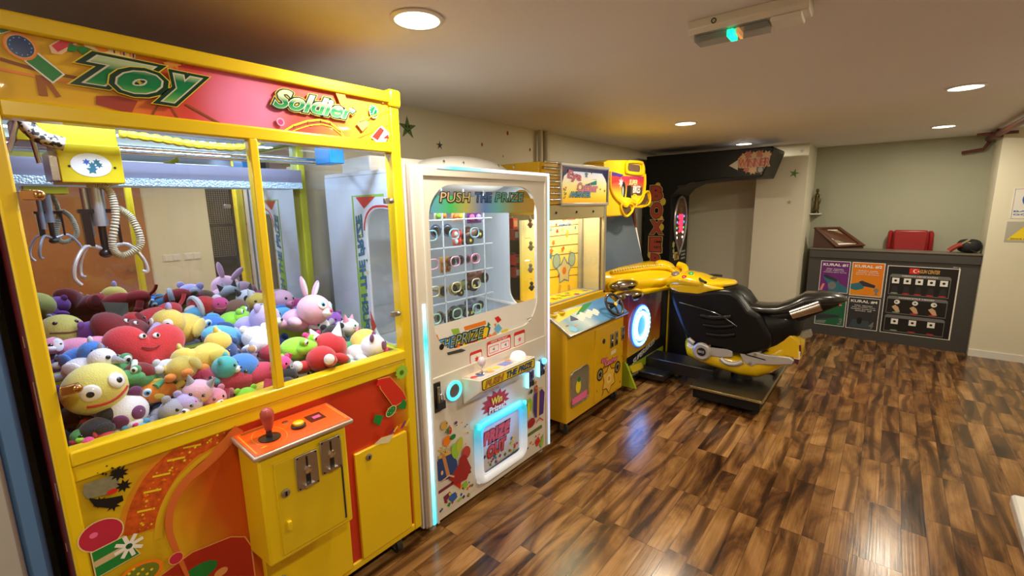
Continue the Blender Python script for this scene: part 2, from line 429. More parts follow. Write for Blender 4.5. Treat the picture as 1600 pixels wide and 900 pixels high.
slab('wall_behind', -2.2, -2.1, -1.6, LW, 0, CH, WALL)
# side opposite the machines, seen in the mirror of the claw machine
slab('wall_opposite', -2.2, .14, RW-.1, RW, 0, CH, WALL)
slab('wall_opposite', 1.36, 1.98, RW-.1, RW, 0, CH, WALL)
slab('wall_opposite', 2.75, 7.0, RW-.1, RW, 0, CH, WALL)
slab('wall_recess', 1.98, 2.75, RW-.5, RW-.45, 0, CH, M('dark_recess_shade', (.09, .075, .06), .8))  # darkness of the opening is put into the colour of walls and floor
slab('wall_recess', 1.93, 1.98, RW-.5, RW-.1, 0, CH, MATS['dark_recess_shade'])
slab('wall_recess', 2.75, 2.80, RW-.5, RW-.1, 0, CH, MATS['dark_recess_shade'])
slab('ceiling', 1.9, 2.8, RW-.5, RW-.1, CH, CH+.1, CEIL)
slab('floor', 1.9, 2.8, RW-.5, RW-.15, -.06, 0, MATS['dark_recess_shade'])
WOOD = M('brown_door_veneer', (.36, .14, .045), .35, coat=.3, var=.18, vscale=3)
FRM = M('door_frame_wood', (.42, .19, .07), .4, var=.15)
slab('door_1', .22, 1.26, RW-.06, RW-.02, 0, 2.1, WOOD)
mb = MB().box(.14, .22, RW-.1, RW+.02, 0, 2.25).box(1.26, 1.36, RW-.1, RW+.02, 0, 2.25).box(.22, 1.26, RW-.1, RW+.02, 2.1, 2.25)
struct(mb.build('trim_1', FRM, bevel=.004))
h = thing('door_handle', 'round brass knob on the brown door', 'door handle', (1.18, RW, 1.0))
MB().lathe([(.0, -.02), (.028, -.02), (.028, -.01), (.012, -.005), (.012, .03), (.026, .04), (.03, .055), (.02, .07), (.0, .072)], (1.18, RW, 1.0), axis='y').build('knob', BRS, h)
slab('baseboard_right', 6.488, 6.5, RW, -.745, 0, .07, WPL)
slab('baseboard_column', 6.288, 6.3, .80, 1.32, 0, .07, WPL)
for k, x in enumerate((1.56, 1.76)):
    s_ = thing('light_switch', ('cream double light switch nearest the brown door' if k == 0 else 'cream double light switch further from the brown door'), 'light switch', (x, RW, 1.08), 'light switches beside the brown door')
    MB().box(x-.085, x+.085, RW, RW+.008, 1.04, 1.12).build('switch_plate', WPL, s_, bevel=.003)
    for dx in (-.04, .04): MB().box(x+dx-.03, x+dx+.03, RW+.008, RW+.014, 1.05, 1.11).build('rocker', WPL, s_, bevel=.002)
# mesh cage in the dark recess
cg = thing('wire_cage', 'black wire mesh cage door standing in the dark recess', 'cage', (2.4, RW-.3, 0))
mb = MB()
for x in (2.02, 2.36, 2.70): mb.box(x-.02, x+.02, RW-.32, RW-.28, 0, 2.0)
for z in (.02, 1.0, 1.42, 1.98): mb.box(2.02, 2.70, RW-.32, RW-.28, z-.02, z+.02)
mb.build('frame', BPL, cg)
mb = MB()
for i in range(26): mb.box(2.04+i*.026, 2.043+i*.026, RW-.302, RW-.298, 1.0, 1.98)
for i in range(38): mb.box(2.04, 2.70, RW-.303, RW-.297, 1.0+i*.026, 1.003+i*.026)
mb.build('wire_mesh', STL, cg)
# downlights
DISC = M('downlight_diffuser', (1, .93, .78), .5, emit=7, ecol=(1, .90, .70))
LAB = ['large round recessed downlight above the two claw machines', 'round recessed downlight above the motorbike game', 'round recessed downlight right above the boxing machine arm', 'round recessed downlight on the right half of the ceiling, the nearer of two', 'round recessed downlight on the right half of the ceiling, nearest the grey counter',
       'round recessed downlight right of the camera', 'round recessed downlight over the spot of the camera', 'round recessed downlight behind the camera']
for (lx, ly), lb in zip(LAMPS, LAB):
    t = thing('ceiling_downlight', lb, 'ceiling light', (lx, ly, CH), 'round ceiling downlights')
    MB().lathe([(.078, -.001), (.092, -.001), (.094, -.005), (.088, -.009), (.078, -.009)], (lx, ly, CH), n=40).build('trim_ring', WPL, t)
    MB().lathe([(0, -.003), (.078, -.003), (.078, -.006), (0, -.006)], (lx, ly, CH), n=40).build('diffuser', DISC, t)
# emergency light
e0, e1 = U(1082, 55, 'z', 2.22), U(1268, 12, 'z', 2.22)
em = thing('emergency_light', 'long white emergency light box with a green lit spot on the ceiling', 'emergency light', (1.98, .48, CH))
ax = Vector((e1.x-e0.x, e1.y-e0.y, 0)).normalized(); L = (e1-e0).length
X0 = Matrix.Translation((e0.x, e0.y, 0)) @ Matrix.Rotation(math.atan2(ax.y, ax.x), 4, 'Z')
prof = [(-.06, CH), (-.06, CH-.03), (-.045, CH-.045), (.045, CH-.045), (.06, CH-.03), (.06, CH)]
mb = MB(); mb.rings([[Vector((0, a, b)) for a, b in prof], [Vector((L, a, b)) for a, b in prof]], X=X0); mb.build('housing', WPL, em, bevel=.003)
prof = [(-.046, CH-.045), (-.04, CH-.068), (.04, CH-.068), (.046, CH-.045)]
mb = MB(); mb.rings([[Vector((.02, a, b)) for a, b in prof], [Vector((L-.12, a, b)) for a, b in prof]], X=X0)
mb.build('lens', glassmat('frosted_lens', (.75, .78, .80), 1.5, .15), em)
MB().box(.02, L-.12, -.03, .03, CH-.05, CH-.0455, X0).build('reflector', M('grey_tray', (.35, .38, .42), .3, .5), em)
MB().box(.13, .15, -.036, .036, CH-.071, CH-.05, X0).build('green_led', M('green_led', (0, .8, .3), .4, emit=3, ecol=(0, 1, .35)), em)
MB().box(.16, .168, -.036, .036, CH-.070, CH-.05, X0).build('amber_led', M('amber_led', (.8, .35, .1), .4, emit=.8), em)
mb = MB(); mb.lathe([(.006, 0), (.009, 0), (.009, .002), (.006, .002)], (0, 0, 0), n=14, X=X0 @ Matrix.Translation((.09, -.0605, CH-.018)) @ Matrix.Rotation(PI/2, 4, 'X')); mb.build('test_button', BRU, em)
mb = MB(); mb.box(L-.11, L-.02, -.05, .05, CH-.06, CH-.045, X0); mb.build('end_cap', WPL, em, bevel=.004)
# pipes
rp = thing('red_pipe', 'brown-red sprinkler pipe running along the ceiling to the counter niche', 'pipe', (6.5, -.70, 2.18))
PR = M('brown_red_paint', (.13, .035, .025), .45)
MB().cyl((4.4, -.76, 2.2), (6.94, -.69, 2.2), .026).build('pipe_run', PR, rp)
MB().cyl((6.45, -.705, 2.2), (6.62, -.70, 2.2), .036).build('coupling', PR, rp)
MB().tube([(6.86, -.69, 2.2), (6.9, -.69, 2.16), (6.9, -.66, 2.10), (6.9, -.50, 2.075)], .016).build('branch', PR, rp)
MB().cyl((6.5, -.70, 2.2), (6.5, -.70, 2.25), .008).cyl((6.5, -.84, 2.21), (6.5, -.56, 2.21), .014).build('hanger', PR, rp)
for k, x in enumerate((3.40, 3.49)):
    o = MB().cyl((x, 2.455, 0), (x, 2.455, CH), .030 if k else .022, n=18).build('wall_pipe', M('painted_pipe', (.5, .46, .36), .45))
    tag(o, ('thinner upright wall pipe behind the yellow prize machine' if k == 0 else 'thicker upright wall pipe behind the yellow prize machine'), 'pipe', 'upright pipes on the wall behind the machines')
# star stickers
def wallstar(p, fnn, r, m, label, k=.42, rot=PI/2, shape='star'):
    mb = MB(); pts = star(p, r, k, rot=rot) if shape == 'star' else circ(p, r*.55, r*.8, 12)
    mb.prism(pts, fnn, 0, .002); o = mb.build('star_sticker' if shape == 'star' else 'dot_sticker', m, smooth=False)
    return tag(o, label, 'wall sticker', 'stickers on the walls')
PW = py_(LW); FW_ = FY(LW)
s0 = wallstar(PW(636.5, 200), FW_, .075, M('green_sticker', (.08, .16, .03), .5), 'dark green smiling star sticker above the white machine', k=.38)
A = Art(FW_, PW, .0025)
c = PW(636.5, 200)
A.P(circ((c[0]-.012, c[1]+.01), .006, .009), BLK).P(circ((c[0]+.012, c[1]+.01), .006, .009), BLK).band([(c[0]-.018, c[1]-.01), (c[0], c[1]-.022), (c[0]+.018, c[1]-.01)], .006, BLK)
A.build('smile', parent=s0, smooth=False)
wallstar(PW(687, 227), FW_, .032, M('navy_sticker', (.01, .012, .03), .5), 'small dark starfish sticker above the white machine', k=.3)
wallstar(PW(793, 208), FW_, .022, M('red_sticker', (.3, .03, .02), .5), 'red dot sticker highest on the wall near the ceiling', shape='dot')
wallstar(PW(753, 226), FW_, .018, MATS['red_sticker'], 'red dot sticker halfway between starfish and wall pipes', shape='dot')
wallstar(PW(828, 234), FW_, .018, MATS['red_sticker'], 'red dot sticker just left of the wall pipes', shape='dot')
wallstar(PW(786, 244), FW_, .012, GRY, 'small grey dot sticker above the yellow cabinet side', shape='dot')
PC = px_(6.3); FC = FX(6.3)
wallstar(PC(1207, 265), FC, .045, M('red_star_sticker', (.4, .04, .03), .5), 'red star sticker on the column beside the boxing machine arm', k=.35, rot=1.3)
wallstar(PC(1241, 271), FC, .055, M('green_star_sticker', (.12, .25, .06), .5), 'green star sticker on the column', k=.35, rot=1.8)
wallstar(PC(1233, 316), FC, .03, M('olive_star_sticker', (.35, .36, .12), .5), 'small olive star sticker low on the column', k=.35)
wallstar(PC(1253, 236), FC, .028, M('pale_star_sticker', (.45, .47, .45), .5), 'pale grey star sticker at the column top', k=.35)
# wall signs
PS = px_(6.5); FS = FX(6.5)
t = thing('wall_sign', 'white safety sign with a blue round pictogram on the right wall', 'sign', (6.5, -1.03, 1.55))
MB().box(6.496, 6.5, -1.18, -.876, 1.405, 1.69).build('board', WPL, t, smooth=False)
A = Art(FS, None, .0045); cc = (-1.028, 1.585)
A.band([(-.885, 1.41), (-.885, 1.685)], .003, GRY).band([(-.88, 1.682), (-1.176, 1.682)], .003, GRY)
A.P(circ(cc, .088, .088, 32), BLU)
A.P(circ((cc[0]+.004, cc[1]+.005), .042, .058, 20), WHT).P(circ((cc[0]-.03, cc[1]-.05), .036, .03, 16), WHT)
A.P(circ((cc[0]+.018, cc[1]+.012), .016, .012, 12), BLU).P(circ((cc[0]-.022, cc[1]+.012), .016, .012, 12), BLU)
A.P(circ((cc[0], cc[1]-.024), .02, .015, 12), GRY)
A.build('pictogram', parent=t, smooth=False)
def FXr(x): return lambda a, b, d: Vector((x-d, -a, b))           # reading direction along -Y
for s_, z, wd in (('BALIKÇI', 1.470, .26), ('GÖZLÜK', 1.443, .26), ('TAK', 1.419, .12)):
    text(s_, FXr(6.5), (1.026, z), wd, .018, [(.02, BLU)], t, d=.005)
t = thing('wall_sign', 'yellow triangle warning sign under the blue pictogram sign', 'sign', (6.5, -1.0, 1.28))
MB().box(6.496, 6.5, -1.16, -.866, 1.18, 1.375).build('board', M('grey_board', (.42, .41, .36), .5), t, smooth=False)
A = Art(FS, None, .0045)
A.P([(-.88, 1.20), (-1.15, 1.20), (-1.015, 1.368)], YP)
A.P([(-1.005, 1.335), (-1.025, 1.335), (-1.02, 1.262), (-1.010, 1.262)], BLK).P(circ((-1.015, 1.243), .009, .009, 12), BLK)
A.build('warning_triangle', parent=t, smooth=False)
text('ÖNCE GÜVENLİK', FXr(6.5), (1.015, 1.212), .22, .013, [(.02, BLK)], t, d=.006)
# figurine on a little shelf in the niche corner
t = thing('wall_shelf', 'small white corner ledge high in the counter niche', 'shelf', (6.93, .75, 1.45))
MB().box(6.80, 6.97, .68, .80, 1.435, 1.45).build('ledge', WPL, t, bevel=.002)
t = thing('bronze_figurine', 'dark bronze statuette standing on the white corner ledge', 'figurine', (6.88, .745, 1.45))
MB().lathe([(.0, 0), (.038, 0), (.036, .02), (.028, .03), (.0, .03)], (6.88, .745, 1.45)).build('base', BPL, t)
MB().lathe([(.0, .03), (.03, .03), (.034, .07), (.026, .13), (.02, .18), (.024, .21), (.02, .235), (.008, .25), (.016, .265), (.018, .285), (.01, .3), (0, .302)], (6.88, .745, 1.45), n=16).build('robed_figure', M('bronze', (.12, .09, .03), .35, .8), t)
MB().tube([(6.865, .725, 1.68), (6.85, .70, 1.62), (6.853, .715, 1.56)], .008).tube([(6.865, .765, 1.68), (6.85, .785, 1.62), (6.853, .765, 1.56)], .008).build('arms', MATS['bronze'], t)

# ============================================================ COUNTER
ct = thing('reception_counter', 'dark grey counter with rule posters on its front, between column and right wall', 'counter', (6.55, 0, 0))
CG = M('anthracite_laminate', (.055, .052, .048), .5, var=.08)
MB().box(6.57, 6.6, -.742, .73, 0, .95).build('front_panel', CG, ct, smooth=False)
MB().box(6.55, 6.6, -.742, .73, .935, 1.03).build('top_rail', CG, ct, bevel=.003)
MB().box(6.54, 6.77, -.742, .73, 1.03, 1.046).build('countertop', M('counter_top_edge', (.16, .14, .11), .4), ct, bevel=.002)
MB().box(6.6, 6.75, .70, .73, 0, 1.03).box(6.6, 6.75, -.742, -.712, 0, 1.03).build('end_panel', CG, ct, smooth=False)
FCN = FX(6.57); PCN = px_(6.57); FR = FXr(6.57)
# posters: corners read on the counter face
def quad(a, b, c, d): return [PCN(*a), PCN(*b), PCN(*c), PCN(*d)]
def bounds(q): ys = [p[0] for p in q]; zs = [p[1] for p in q]; return sum(sorted(ys)[2:])/2, sum(sorted(ys)[:2])/2, sum(sorted(zs)[:2])/2, sum(sorted(zs)[2:])/2
def poster(q, m, nm, lb=None):
    yl, yr, z0, z1 = bounds(q)
    A = Art(FCN, None, .001); A.P([(yl, z0), (yr, z0), (yr, z1), (yl, z1)], WHT); g = .006
    A.P([(yl-g, z0+g), (yr+g, z0+g), (yr+g, z1-g), (yl-g, z1-g)], m)
    return A, (yl, yr, z0, z1)
posters = [((1284, 407), (1329, 409), (1325, 459), (1278, 455), PUR, '#1', 'purple rule poster', ['Her zaman', 'ateş edilecek', 'mesafeye göre duruş'], '1'),
           ((1332, 409), (1384, 412), (1377, 466), (1327, 460), 'og', '#2', 'orange rule poster', ['Silahı asla', 'hedefin dışında', 'birine doğrultma'], '2'),
           ((1277, 459), (1324, 463), (1318, 511), (1272, 505), M('dark_green_print', (.01, .12, .05), .4), '#3', 'green rule poster', ['Parmağını', 'tetikten uzak tut'], '3'),
           ((1327, 463), (1377, 468), (1369, 518), (1320, 511), M('charcoal_print', (.03, .03, .035), .4), '#4', 'charcoal rule poster', ['Her zaman', 'ateş etmeden önce', 'hedefini kontrol et', 'emin ol'], '4')]
og = grad('orange_poster_print', (0, -.6, .8), [(.2, (.75, .3, .01)), (.95, (.75, .12, .01))], coat=0)
for a, b, c_, d_, m, num, lb, lines, n_ in posters:
    q = quad(a, b, c_, d_); A, (yl, yr, z0, z1) = poster(q, og if m == 'og' else m, 'poster')
    W_, H_ = yl-yr, z1-z0; f = lambda u, v: (yl-u*W_, z0+v*H_)
    skin = M('teal_glove', (.03, .16, .22), .4); gun = M('gun_print', (.03, .03, .05), .4)
    if n_ == '1':
        A.P([f(.12, .52), f(.22, .56), f(.62, .40), f(.70, .30), f(.98, .18), f(.98, .03), f(.35, .03), f(.3, .28), f(.14, .46)], skin)
        A.P([f(.12, .52), f(.22, .57), f(.62, .42), f(.6, .34), f(.2, .46)], gun).P(circ(f(.45, .22), W_*.14, W_*.16), GRY)
    elif n_ == '2':
        A.P([f(.02, .34), f(.28, .40), f(.45, .36), f(.42, .22), f(.18, .16), f(.02, .20)], skin)
        A.P([f(.26, .42), f(.36, .46), f(.78, .34), f(.76, .26), f(.40, .30)], gun).P(circ(f(.82, .2), W_*.08), GRY).P([f(.78, .06), f(.82, .2), f(.88, .05)], GRY)
    elif n_ == '3':
        A.P([f(.02, .3), f(.3, .36), f(.8, .36), f(.82, .3), f(.4, .22), f(.02, .14)], gun).P([f(.05, .12), f(.4, .16), f(.35, .05), f(.05, .04)], GRY)
        A.P([f(.72, .80), f(.80, .82), f(.84, .70), f(.76, .66)], RED)
    else:
        A.P(circ(f(.42, .25), W_*.1, W_*.17), BLK).P([f(.08, .04), f(.2, .3), f(.7, .28), f(.8, .04)], M('dim_teal_print', (.04, .07, .08), .4)).P(circ(f(.42, .26), W_*.08, W_*.13), BLK)
    po = A.build('rule_poster', parent=ct, smooth=False, label=lb)
    cx = -(yl+yr)/2
    text('KURAL '+num, FR, (cx, z0+H_*.88), W_*.82, H_*.085, [(.03, WHT)], po, d=.004)
    for k, ln in enumerate(lines):
        text(ln, FR, (cx, z0+H_*(.755-.055*k)), W_*(.35+.022*len(ln)), H_*.032, [(.015, WHT)], po, d=.004)
    text(n_, FR, (-(f(.12, 0)[0] if n_ == '1' else f(.5, 0)[0] if n_ == '2' else f(.85, 0)[0] if n_ == '3' else f(.8, 0)[0]), z0+H_*.16), W_*.13, H_*.2, [(.03, {'1': M('salmon_print', (.7, .25, .2), .4), '2': ORP, '3': GRY, '4': GRY}[n_])], po, d=.004, shear=.2)
# big score board
q = quad((1388, 414), (1502, 421), (1483, 532), (1374, 518)); yl, yr, z0, z1 = bounds(q); W_, H_ = yl-yr, z1-z0
f = lambda u, v: (yl-u*W_, z0+v*H_)
A = Art(FCN, None, .001); g = .006
A.P([(yl, z0), (yr, z0), (yr, z1), (yl, z1)], WHT).P([(yl-g, z0+g), (yr+g, z0+g), (yr+g, z1-g), (yl-g, z1-g)], BLK)
A.band([f(.985, 0), f(.985, 1.02), f(.9, 1.02)], .005, WHT)
PGY = M('mid_grey_print', (.16, .16, .16), .4)
A.P([f(.32, .895), f(.46, .895), f(.46, .975), f(.32, .975)], RED)
A.P(circ(f(.405, .935), W_*.034, W_*.034, 20), WHT).P(circ(f(.413, .935), W_*.026, W_*.026, 20), RED).P(star(f(.447, .935), W_*.018, .4, rot=PI), WHT)
rows = [(.58, .88, 5), (.30, .56, 3), (.03, .28, 3)]
for ri, (v0, v1, n_) in enumerate(rows):
    A.P([f(.05, v0), f(.90, v0), f(.90, v1-.02), f(.87, v1), f(.08, v1), f(.05, v1-.02)], PGY)
    A.P([f(.06, v0+.01), f(.89, v0+.01), f(.89, v1-.045), f(.06, v1-.045)], BLK)
    for k in range(n_):
        u = (.14+.168*k) if n_ == 5 else (.2+.26*k)
        if ri == 1:
            A.P(circ(f(u, v1-.085), W_*.042, W_*.042, 20), WHT).P(circ(f(u-.01+.01*k, v1-.085), W_*.018, W_*.018, 14), GRY)
            A.P([f(u-.07, v0+.10), f(u-.02, v0+.13), f(u+.03, v0+.10), f(u+.06, v0+.03), f(u, v0+.03)], M('hand_print', (.6, .38, .22), .5))
        else:
            A.P([f(u-.052, v1-.135), f(u+.052, v1-.135), f(u+.052, v1-.055), f(u-.052, v1-.055)], WHT).P(circ(f(u, v1-.095), W_*.022, W_*.022, 16), BLK)
            if ri == 0: A.P([f(u-.05, v0+.03), f(u-.03, v0+.13), f(u+.03, v0+.13), f(u+.05, v0+.03)], M('faint_print', (.02, .02, .024), .4))
        A.P(circ(f(u, v0+.022), W_*.055, W_*.010, 16), M('white_green_print', (.3, .4, .3), .4) if k == 0 else RED)
sb = A.build('score_poster', parent=ct, smooth=False, label='black target score poster with flag emblem')
text('GUN CENTER', FR, (-f(.6, 0)[0], f(0, .935)[1]), W_*.27, H_*.05, [(.03, M('gold_print', (.6, .35, .1), .4))], sb, d=.004, shear=.3)
text('TABANCA HEDEF KAĞIDI', FR, (-f(.47, 0)[0], f(0, .862)[1]), W_*.5, H_*.022, [(.02, WHT)], sb, d=.005)
text('HAREKETLİ HEDEF', FR, (-f(.47, 0)[0], f(0, .542)[1]), W_*.5, H_*.02, [(.02, WHT)], sb, d=.005)
text('BONUS HEDEF', FR, (-f(.47, 0)[0], f(0, .262)[1]), W_*.28, H_*.02, [(.02, WHT)], sb, d=.005)
# tilted wooden display on the counter
t = thing('display_case', 'sloped brown wooden display case with cream cards on the counter', 'display case', (6.7, .48, 1.046))
WD = M('dark_walnut', (.10, .035, .015), .35, coat=.3, var=.25)
def FSL(a, b, d):
    # a along X 0..1, b along the slope 0..1
    A_, B_, C_, D_ = Vector((6.575, .712, 1.285)), Vector((6.765, .481, 1.285)), Vector((6.765, .215, 1.075)), Vector((6.575, .482, 1.06))
    return (A_*(1-a)+B_*a)*(1-b)+(D_*(1-a)+C_*a)*b+Vector((-.67, -.54, .52))*d
mb = MB(); mb.prism([(0, 0), (1, 0), (1, 1), (0, 1)], FSL, -.012, 0)
for p in ([(0, 0), (1, 0), (1, .08), (0, .08)], [(0, .92), (1, .92), (1, 1), (0, 1)], [(0, .08), (.14, .08), (.14, .92), (0, .92)], [(.86, .08), (1, .08), (1, .92), (.86, .92)]): mb.prism(p, FSL, 0, .016)
mb.build('lid_frame', WD, t, smooth=False)
mb = MB()
mb.add([(6.58, .705, 1.047), (6.58, .705, 1.272), (6.58, .484, 1.047), (6.765, .475, 1.047), (6.765, .475, 1.272), (6.765, .225, 1.047), (6.765, .225, 1.06)],
       [(0, 2, 1), (3, 4, 6, 5), (0, 1, 4, 3), (0, 3, 5, 2), (1, 2, 5, 6, 4)])
mb.build('case_side', M('dark_walnut_shade', (.06, .022, .012), .5), t, smooth=False)
A = Art(FSL, None, .002)
for b0, b1, m in ((.12, .17, WHT), (.19, .55, M('parchment', (.28, .24, .14), .6)), (.56, .63, WHT), (.65, .80, MATS['parchment']), (.82, .89, WHT)): A.P([(.2, b0), (.8, b0), (.8, b1), (.2, b1)], m)
for k in range(5): A.band([(.26, .25+.06*k), (.74, .25+.06*k)], .012, BRN)
A.build('cards', parent=t, smooth=False)
# red chair behind the counter
t = thing('red_chair', 'red padded office chair behind the grey counter', 'chair', (6.80, -.18, 0))
RC = M('red_leatherette', (.30, .012, .015), .35, coat=.2)
def loft_bx(y0, y1, z0, z1, x0, x1, bul, m, nm, par):
    mb = MB().box(x0, x1, y0, y1, z0, z1); return mb.build(nm, m, par, bevel=bul, seg=4)
loft_bx(-.345, -.015, .72, 1.245, 6.86, 6.91, .022, RC, 'backrest', t)
loft_bx(-.325, -.035, 1.02, 1.262, 6.81, 6.86, .02, RC, 'head_cushion', t)
loft_bx(-.40, .03, .44, .52, 6.78, 6.94, .03, RC, 'seat', t)
for y in (.0, -.36):
    MB().tube([(6.88, y, .90), (6.86, y, 1.20), (6.89, y*.93-.01, 1.235)], .020, smooth=4).build('arm_bracket', RC, t)
MB().cyl((6.86, -.18, .1), (6.86, -.18, .44), .03).build('column', CHR, t)
mb = MB()
for k in range(5): a = 2*PI*k/5; mb.tube([(6.86, -.18, .11), (6.86+.07*math.cos(a), -.18+.26*math.sin(a), .055)], .016)
mb.build('star_base', BPL, t)
for k in range(5):
    a = 2*PI*k/5; MB().ell((6.86+.07*math.cos(a), -.18+.26*math.sin(a), .025), .025).build('wheel', BPL, t)
# black cap and red ear defenders at the right end
t = thing('black_bag', 'rounded black bag lying at the right end of the counter', 'bag', (6.72, -.65, 1.046))
MB().ell((6.66, -.645, 1.118), (.09, .095, .07), nu=24, p=.75).build('bag_body', M('black_cloth', (.008, .008, .010), .6, bump=.4), t)
t_ = MB(); t_.tube([(6.60, -.60, 1.155), (6.582, -.64, 1.09), (6.59, -.70, 1.06)], .006, smooth=4); t_.build('piping', BRU, t)
t = thing('red_strap', 'red padded strap with pale clip draped beside the black bag', 'strap', (6.66, -.56, 1.046))
mb = MB(); mb.tube([(6.58, -.492, 1.066), (6.58, -.515, 1.09), (6.58, -.55, 1.12), (6.58, -.585, 1.135)], .024, smooth=5); mb.build('padded_strap', M('red_webbing', (.30, .03, .02), .5), t)
mb = MB(); mb.tube([(6.58, -.575, 1.135), (6.58, -.605, 1.16), (6.58, -.64, 1.19)], .010).tube([(6.58, -.615, 1.165), (6.575, -.645, 1.15)], .007); mb.build('clip', M('khaki_plastic', (.25, .22, .13), .4), t)
# thing at the lower right edge
t = thing('white_door_panel', 'white rounded panel end poking in at the lower right edge', 'panel', (2.9, -.67, 0))
p0 = U(1580, 772, 'z', .06); p1 = U(1600, 838, 'z', .06)
dv = (p1-p0); dv.z = 0; dv.normalize(); q1 = p0+dv*.8
nrm = Vector((dv.y, -dv.x, 0)); nrm = nrm if nrm.y < 0 else -nrm
mb = MB(); prof = [(0, 0), (0, .05), (.01, .062), (.05, .065), (.12, .065), (.12, 0)]
mb.rings([[p0+nrm*a+Vector((0, 0, b-.06)) for a, b in prof], [q1+nrm*a+Vector((0, 0, b-.06)) for a, b in prof]])
mb.build('panel', WPL, t, bevel=.004)
MB().box(p0.x-.01, p0.x+.03, p0.y-.06, p0.y-.02, 0, .045).build('foot', BRU, t)
# cabinet left of the claw machine
t = thing('blue_white_cabinet', 'white and blue arcade cabinet left of the toy machine', 'cabinet', (-.4, 2.1, 0))
MB().box(-.75, .040, 1.93, 2.46, .0, 1.85).build('cabinet_body', M('dark_blue_paint', (.02, .05, .12), .4), t, bevel=.006)
MB().box(-.75, -.004, 1.86, 1.93, .0, 1.86).build('front_door', M('greyish_white_door', (.55, .56, .55), .4), t, bevel=.01)
MB().box(-.004, .046, 1.87, 1.93, .0, 1.86).build('corner_post', M('blue_cabinet_paint', (.12, .28, .60), .4), t, bevel=.012)
# ============================================================ TOY CLAW MACHINE
F = 1.61; FF = FY(F); PF = py_(F)
X0_, X1_ = .08, 1.235
cm = thing('toy_claw_machine', 'large yellow claw machine full of plush toys with red and yellow marquee', 'claw machine', (.66, 2.04, 0))
# lower body
MB().box(X0_+.012, X1_-.012, F+.015, 2.47, .095, .845).build('lower_body', DRED, cm, smooth=False)
MB().box(X0_, X0_+.014, F+.03, 2.48, .09, 2.04).build('side_panel', DRED, cm, smooth=False, label='dark red left side panel with pale scratches')
MB().box(X1_-.014, X1_, F+.03, 2.48, .09, .94).build('side_panel', DRED, cm, smooth=False)
for (y, z, l) in ((1.75, 1.25, .03), (1.72, 1.06, .10), (1.70, .82, .05), (1.78, .62, .025), (1.70, .36, .05)):
    MB().box(X0_-.0012, X0_, y, y+.006, z, z+l).build('scratch', M('bare_scratch', (.5, .42, .3), .6), cm, smooth=False)
def bar(nm, m, *b, bev=.006): return MB().box(*b).build(nm, m, cm, bevel=bev)
bar('front_post', YEL, X0_, .112, F-.006, F+.05, .09, 2.055)
bar('front_post', YEL, 1.19, X1_, F-.006, F+.05, .09, 2.055)
bar('mullion', YEL, .642, .672, F-.004, F+.03, .98, 1.83)
bar('lintel_bar', YEL, .11, 1.20, F-.004, F+.05, 1.822, 1.865)
bar('top_bar', YEL, X0_, X1_+.004, F-.012, F+.05, 2.016, 2.058)
bar('sill_bar', YEL, .11, 1.20, F-.006, F+.05, .938, .982)
bar('sill_bar', YEL, .11, 1.20, F-.002, F+.05, .892, .940)
bar('bottom_bar', YEL, .08, X1_, F-.004, F+.05, .09, .125)
bar('back_post', LIME, 1.195, X1_, 2.425, 2.48, .9, 2.04)
bar('back_post', LIME, X0_+.014, .125, 2.425, 2.48, .9, 2.04)
bar('roof_rail', LIME, 1.195, X1_, F+.05, 2.43, 1.93, 2.04)
bar('side_sill', LIME, 1.195, X1_, F+.05, 2.43, .90, .975)
bar('back_sill', LIME, .125, 1.195, 2.44, 2.475, .90, .985)
bar('corner_cap', YEL, X1_-.05, X1_+.008, F-.016, F+.05, 2.0, 2.07, bev=.012)
MB().box(X0_, X1_, F+.05, 2.48, 2.04, 2.055).build('roof_panel', DRED, cm, smooth=False)
MB().box(X0_+.014, X1_, 2.475, 2.482, .09, 2.04).build('back_panel', DRED, cm, smooth=False)
MB().box(.125, 1.195, 2.465, 2.47, .985, 1.93).build('mirror', MIR, cm, smooth=False)
# sparkly foil under the roof
foil = bpy.data.materials.new('holographic_foil'); foil.use_nodes = True; nt = foil.node_tree; b = nt.nodes['Principled BSDF']
vo = _n(nt, 'ShaderNodeTexVoronoi'); vo.inputs['Scale'].default_value = 150; tcn = _n(nt, 'ShaderNodeTexCoord'); nt.links.new(tcn.outputs['Object'], vo.inputs['Vector'])
bp = _n(nt, 'ShaderNodeBump'); bp.inputs['Strength'].default_value = .7; bp.inputs['Distance'].default_value = .006
nt.links.new(vo.outputs['Distance'], bp.inputs['Height']); nt.links.new(bp.outputs[0], b.inputs['Normal'])
b.inputs['Base Color'].default_value = (.50, .68, .82, 1); b.inputs['Metallic'].default_value = .5; b.inputs['Roughness'].default_value = .35
b.inputs['Emission Color'].default_value = (.55, .8, 1, 1); b.inputs['Emission Strength'].default_value = .16  # foil is no lamp: this faint glow stands for tube light on it
MB().box(.10, 1.2, F+.05, 2.46, 1.945, 1.95).build('foil_ceiling', foil, cm, smooth=False)
TUBE = M('fluorescent_tube', (.9, .95, 1), .4, emit=6, ecol=(.75, .88, 1))
MB().cyl((.2, 1.70, 1.925), (1.1, 1.70, 1.925), .013).build('lamp_tube', TUBE, cm)
MB().box(.12, 1.18, 2.36, 2.44, 1.706, 1.735).build('foil_strip', foil, cm, smooth=False)
MB().box(.095, 1.20, F+.05, 2.46, .845, .865).build('toy_deck', M('deck_grey', (.12, .12, .13), .6), cm, smooth=False)
MB().box(.10, 1.195, F+.02, F+.026, .975, 1.83).build('front_glass', GLS, cm, smooth=False)
MB().box(1.205, 1.211, F+.05, 2.43, .97, 1.94).build('side_glass', GLS, cm, smooth=False)
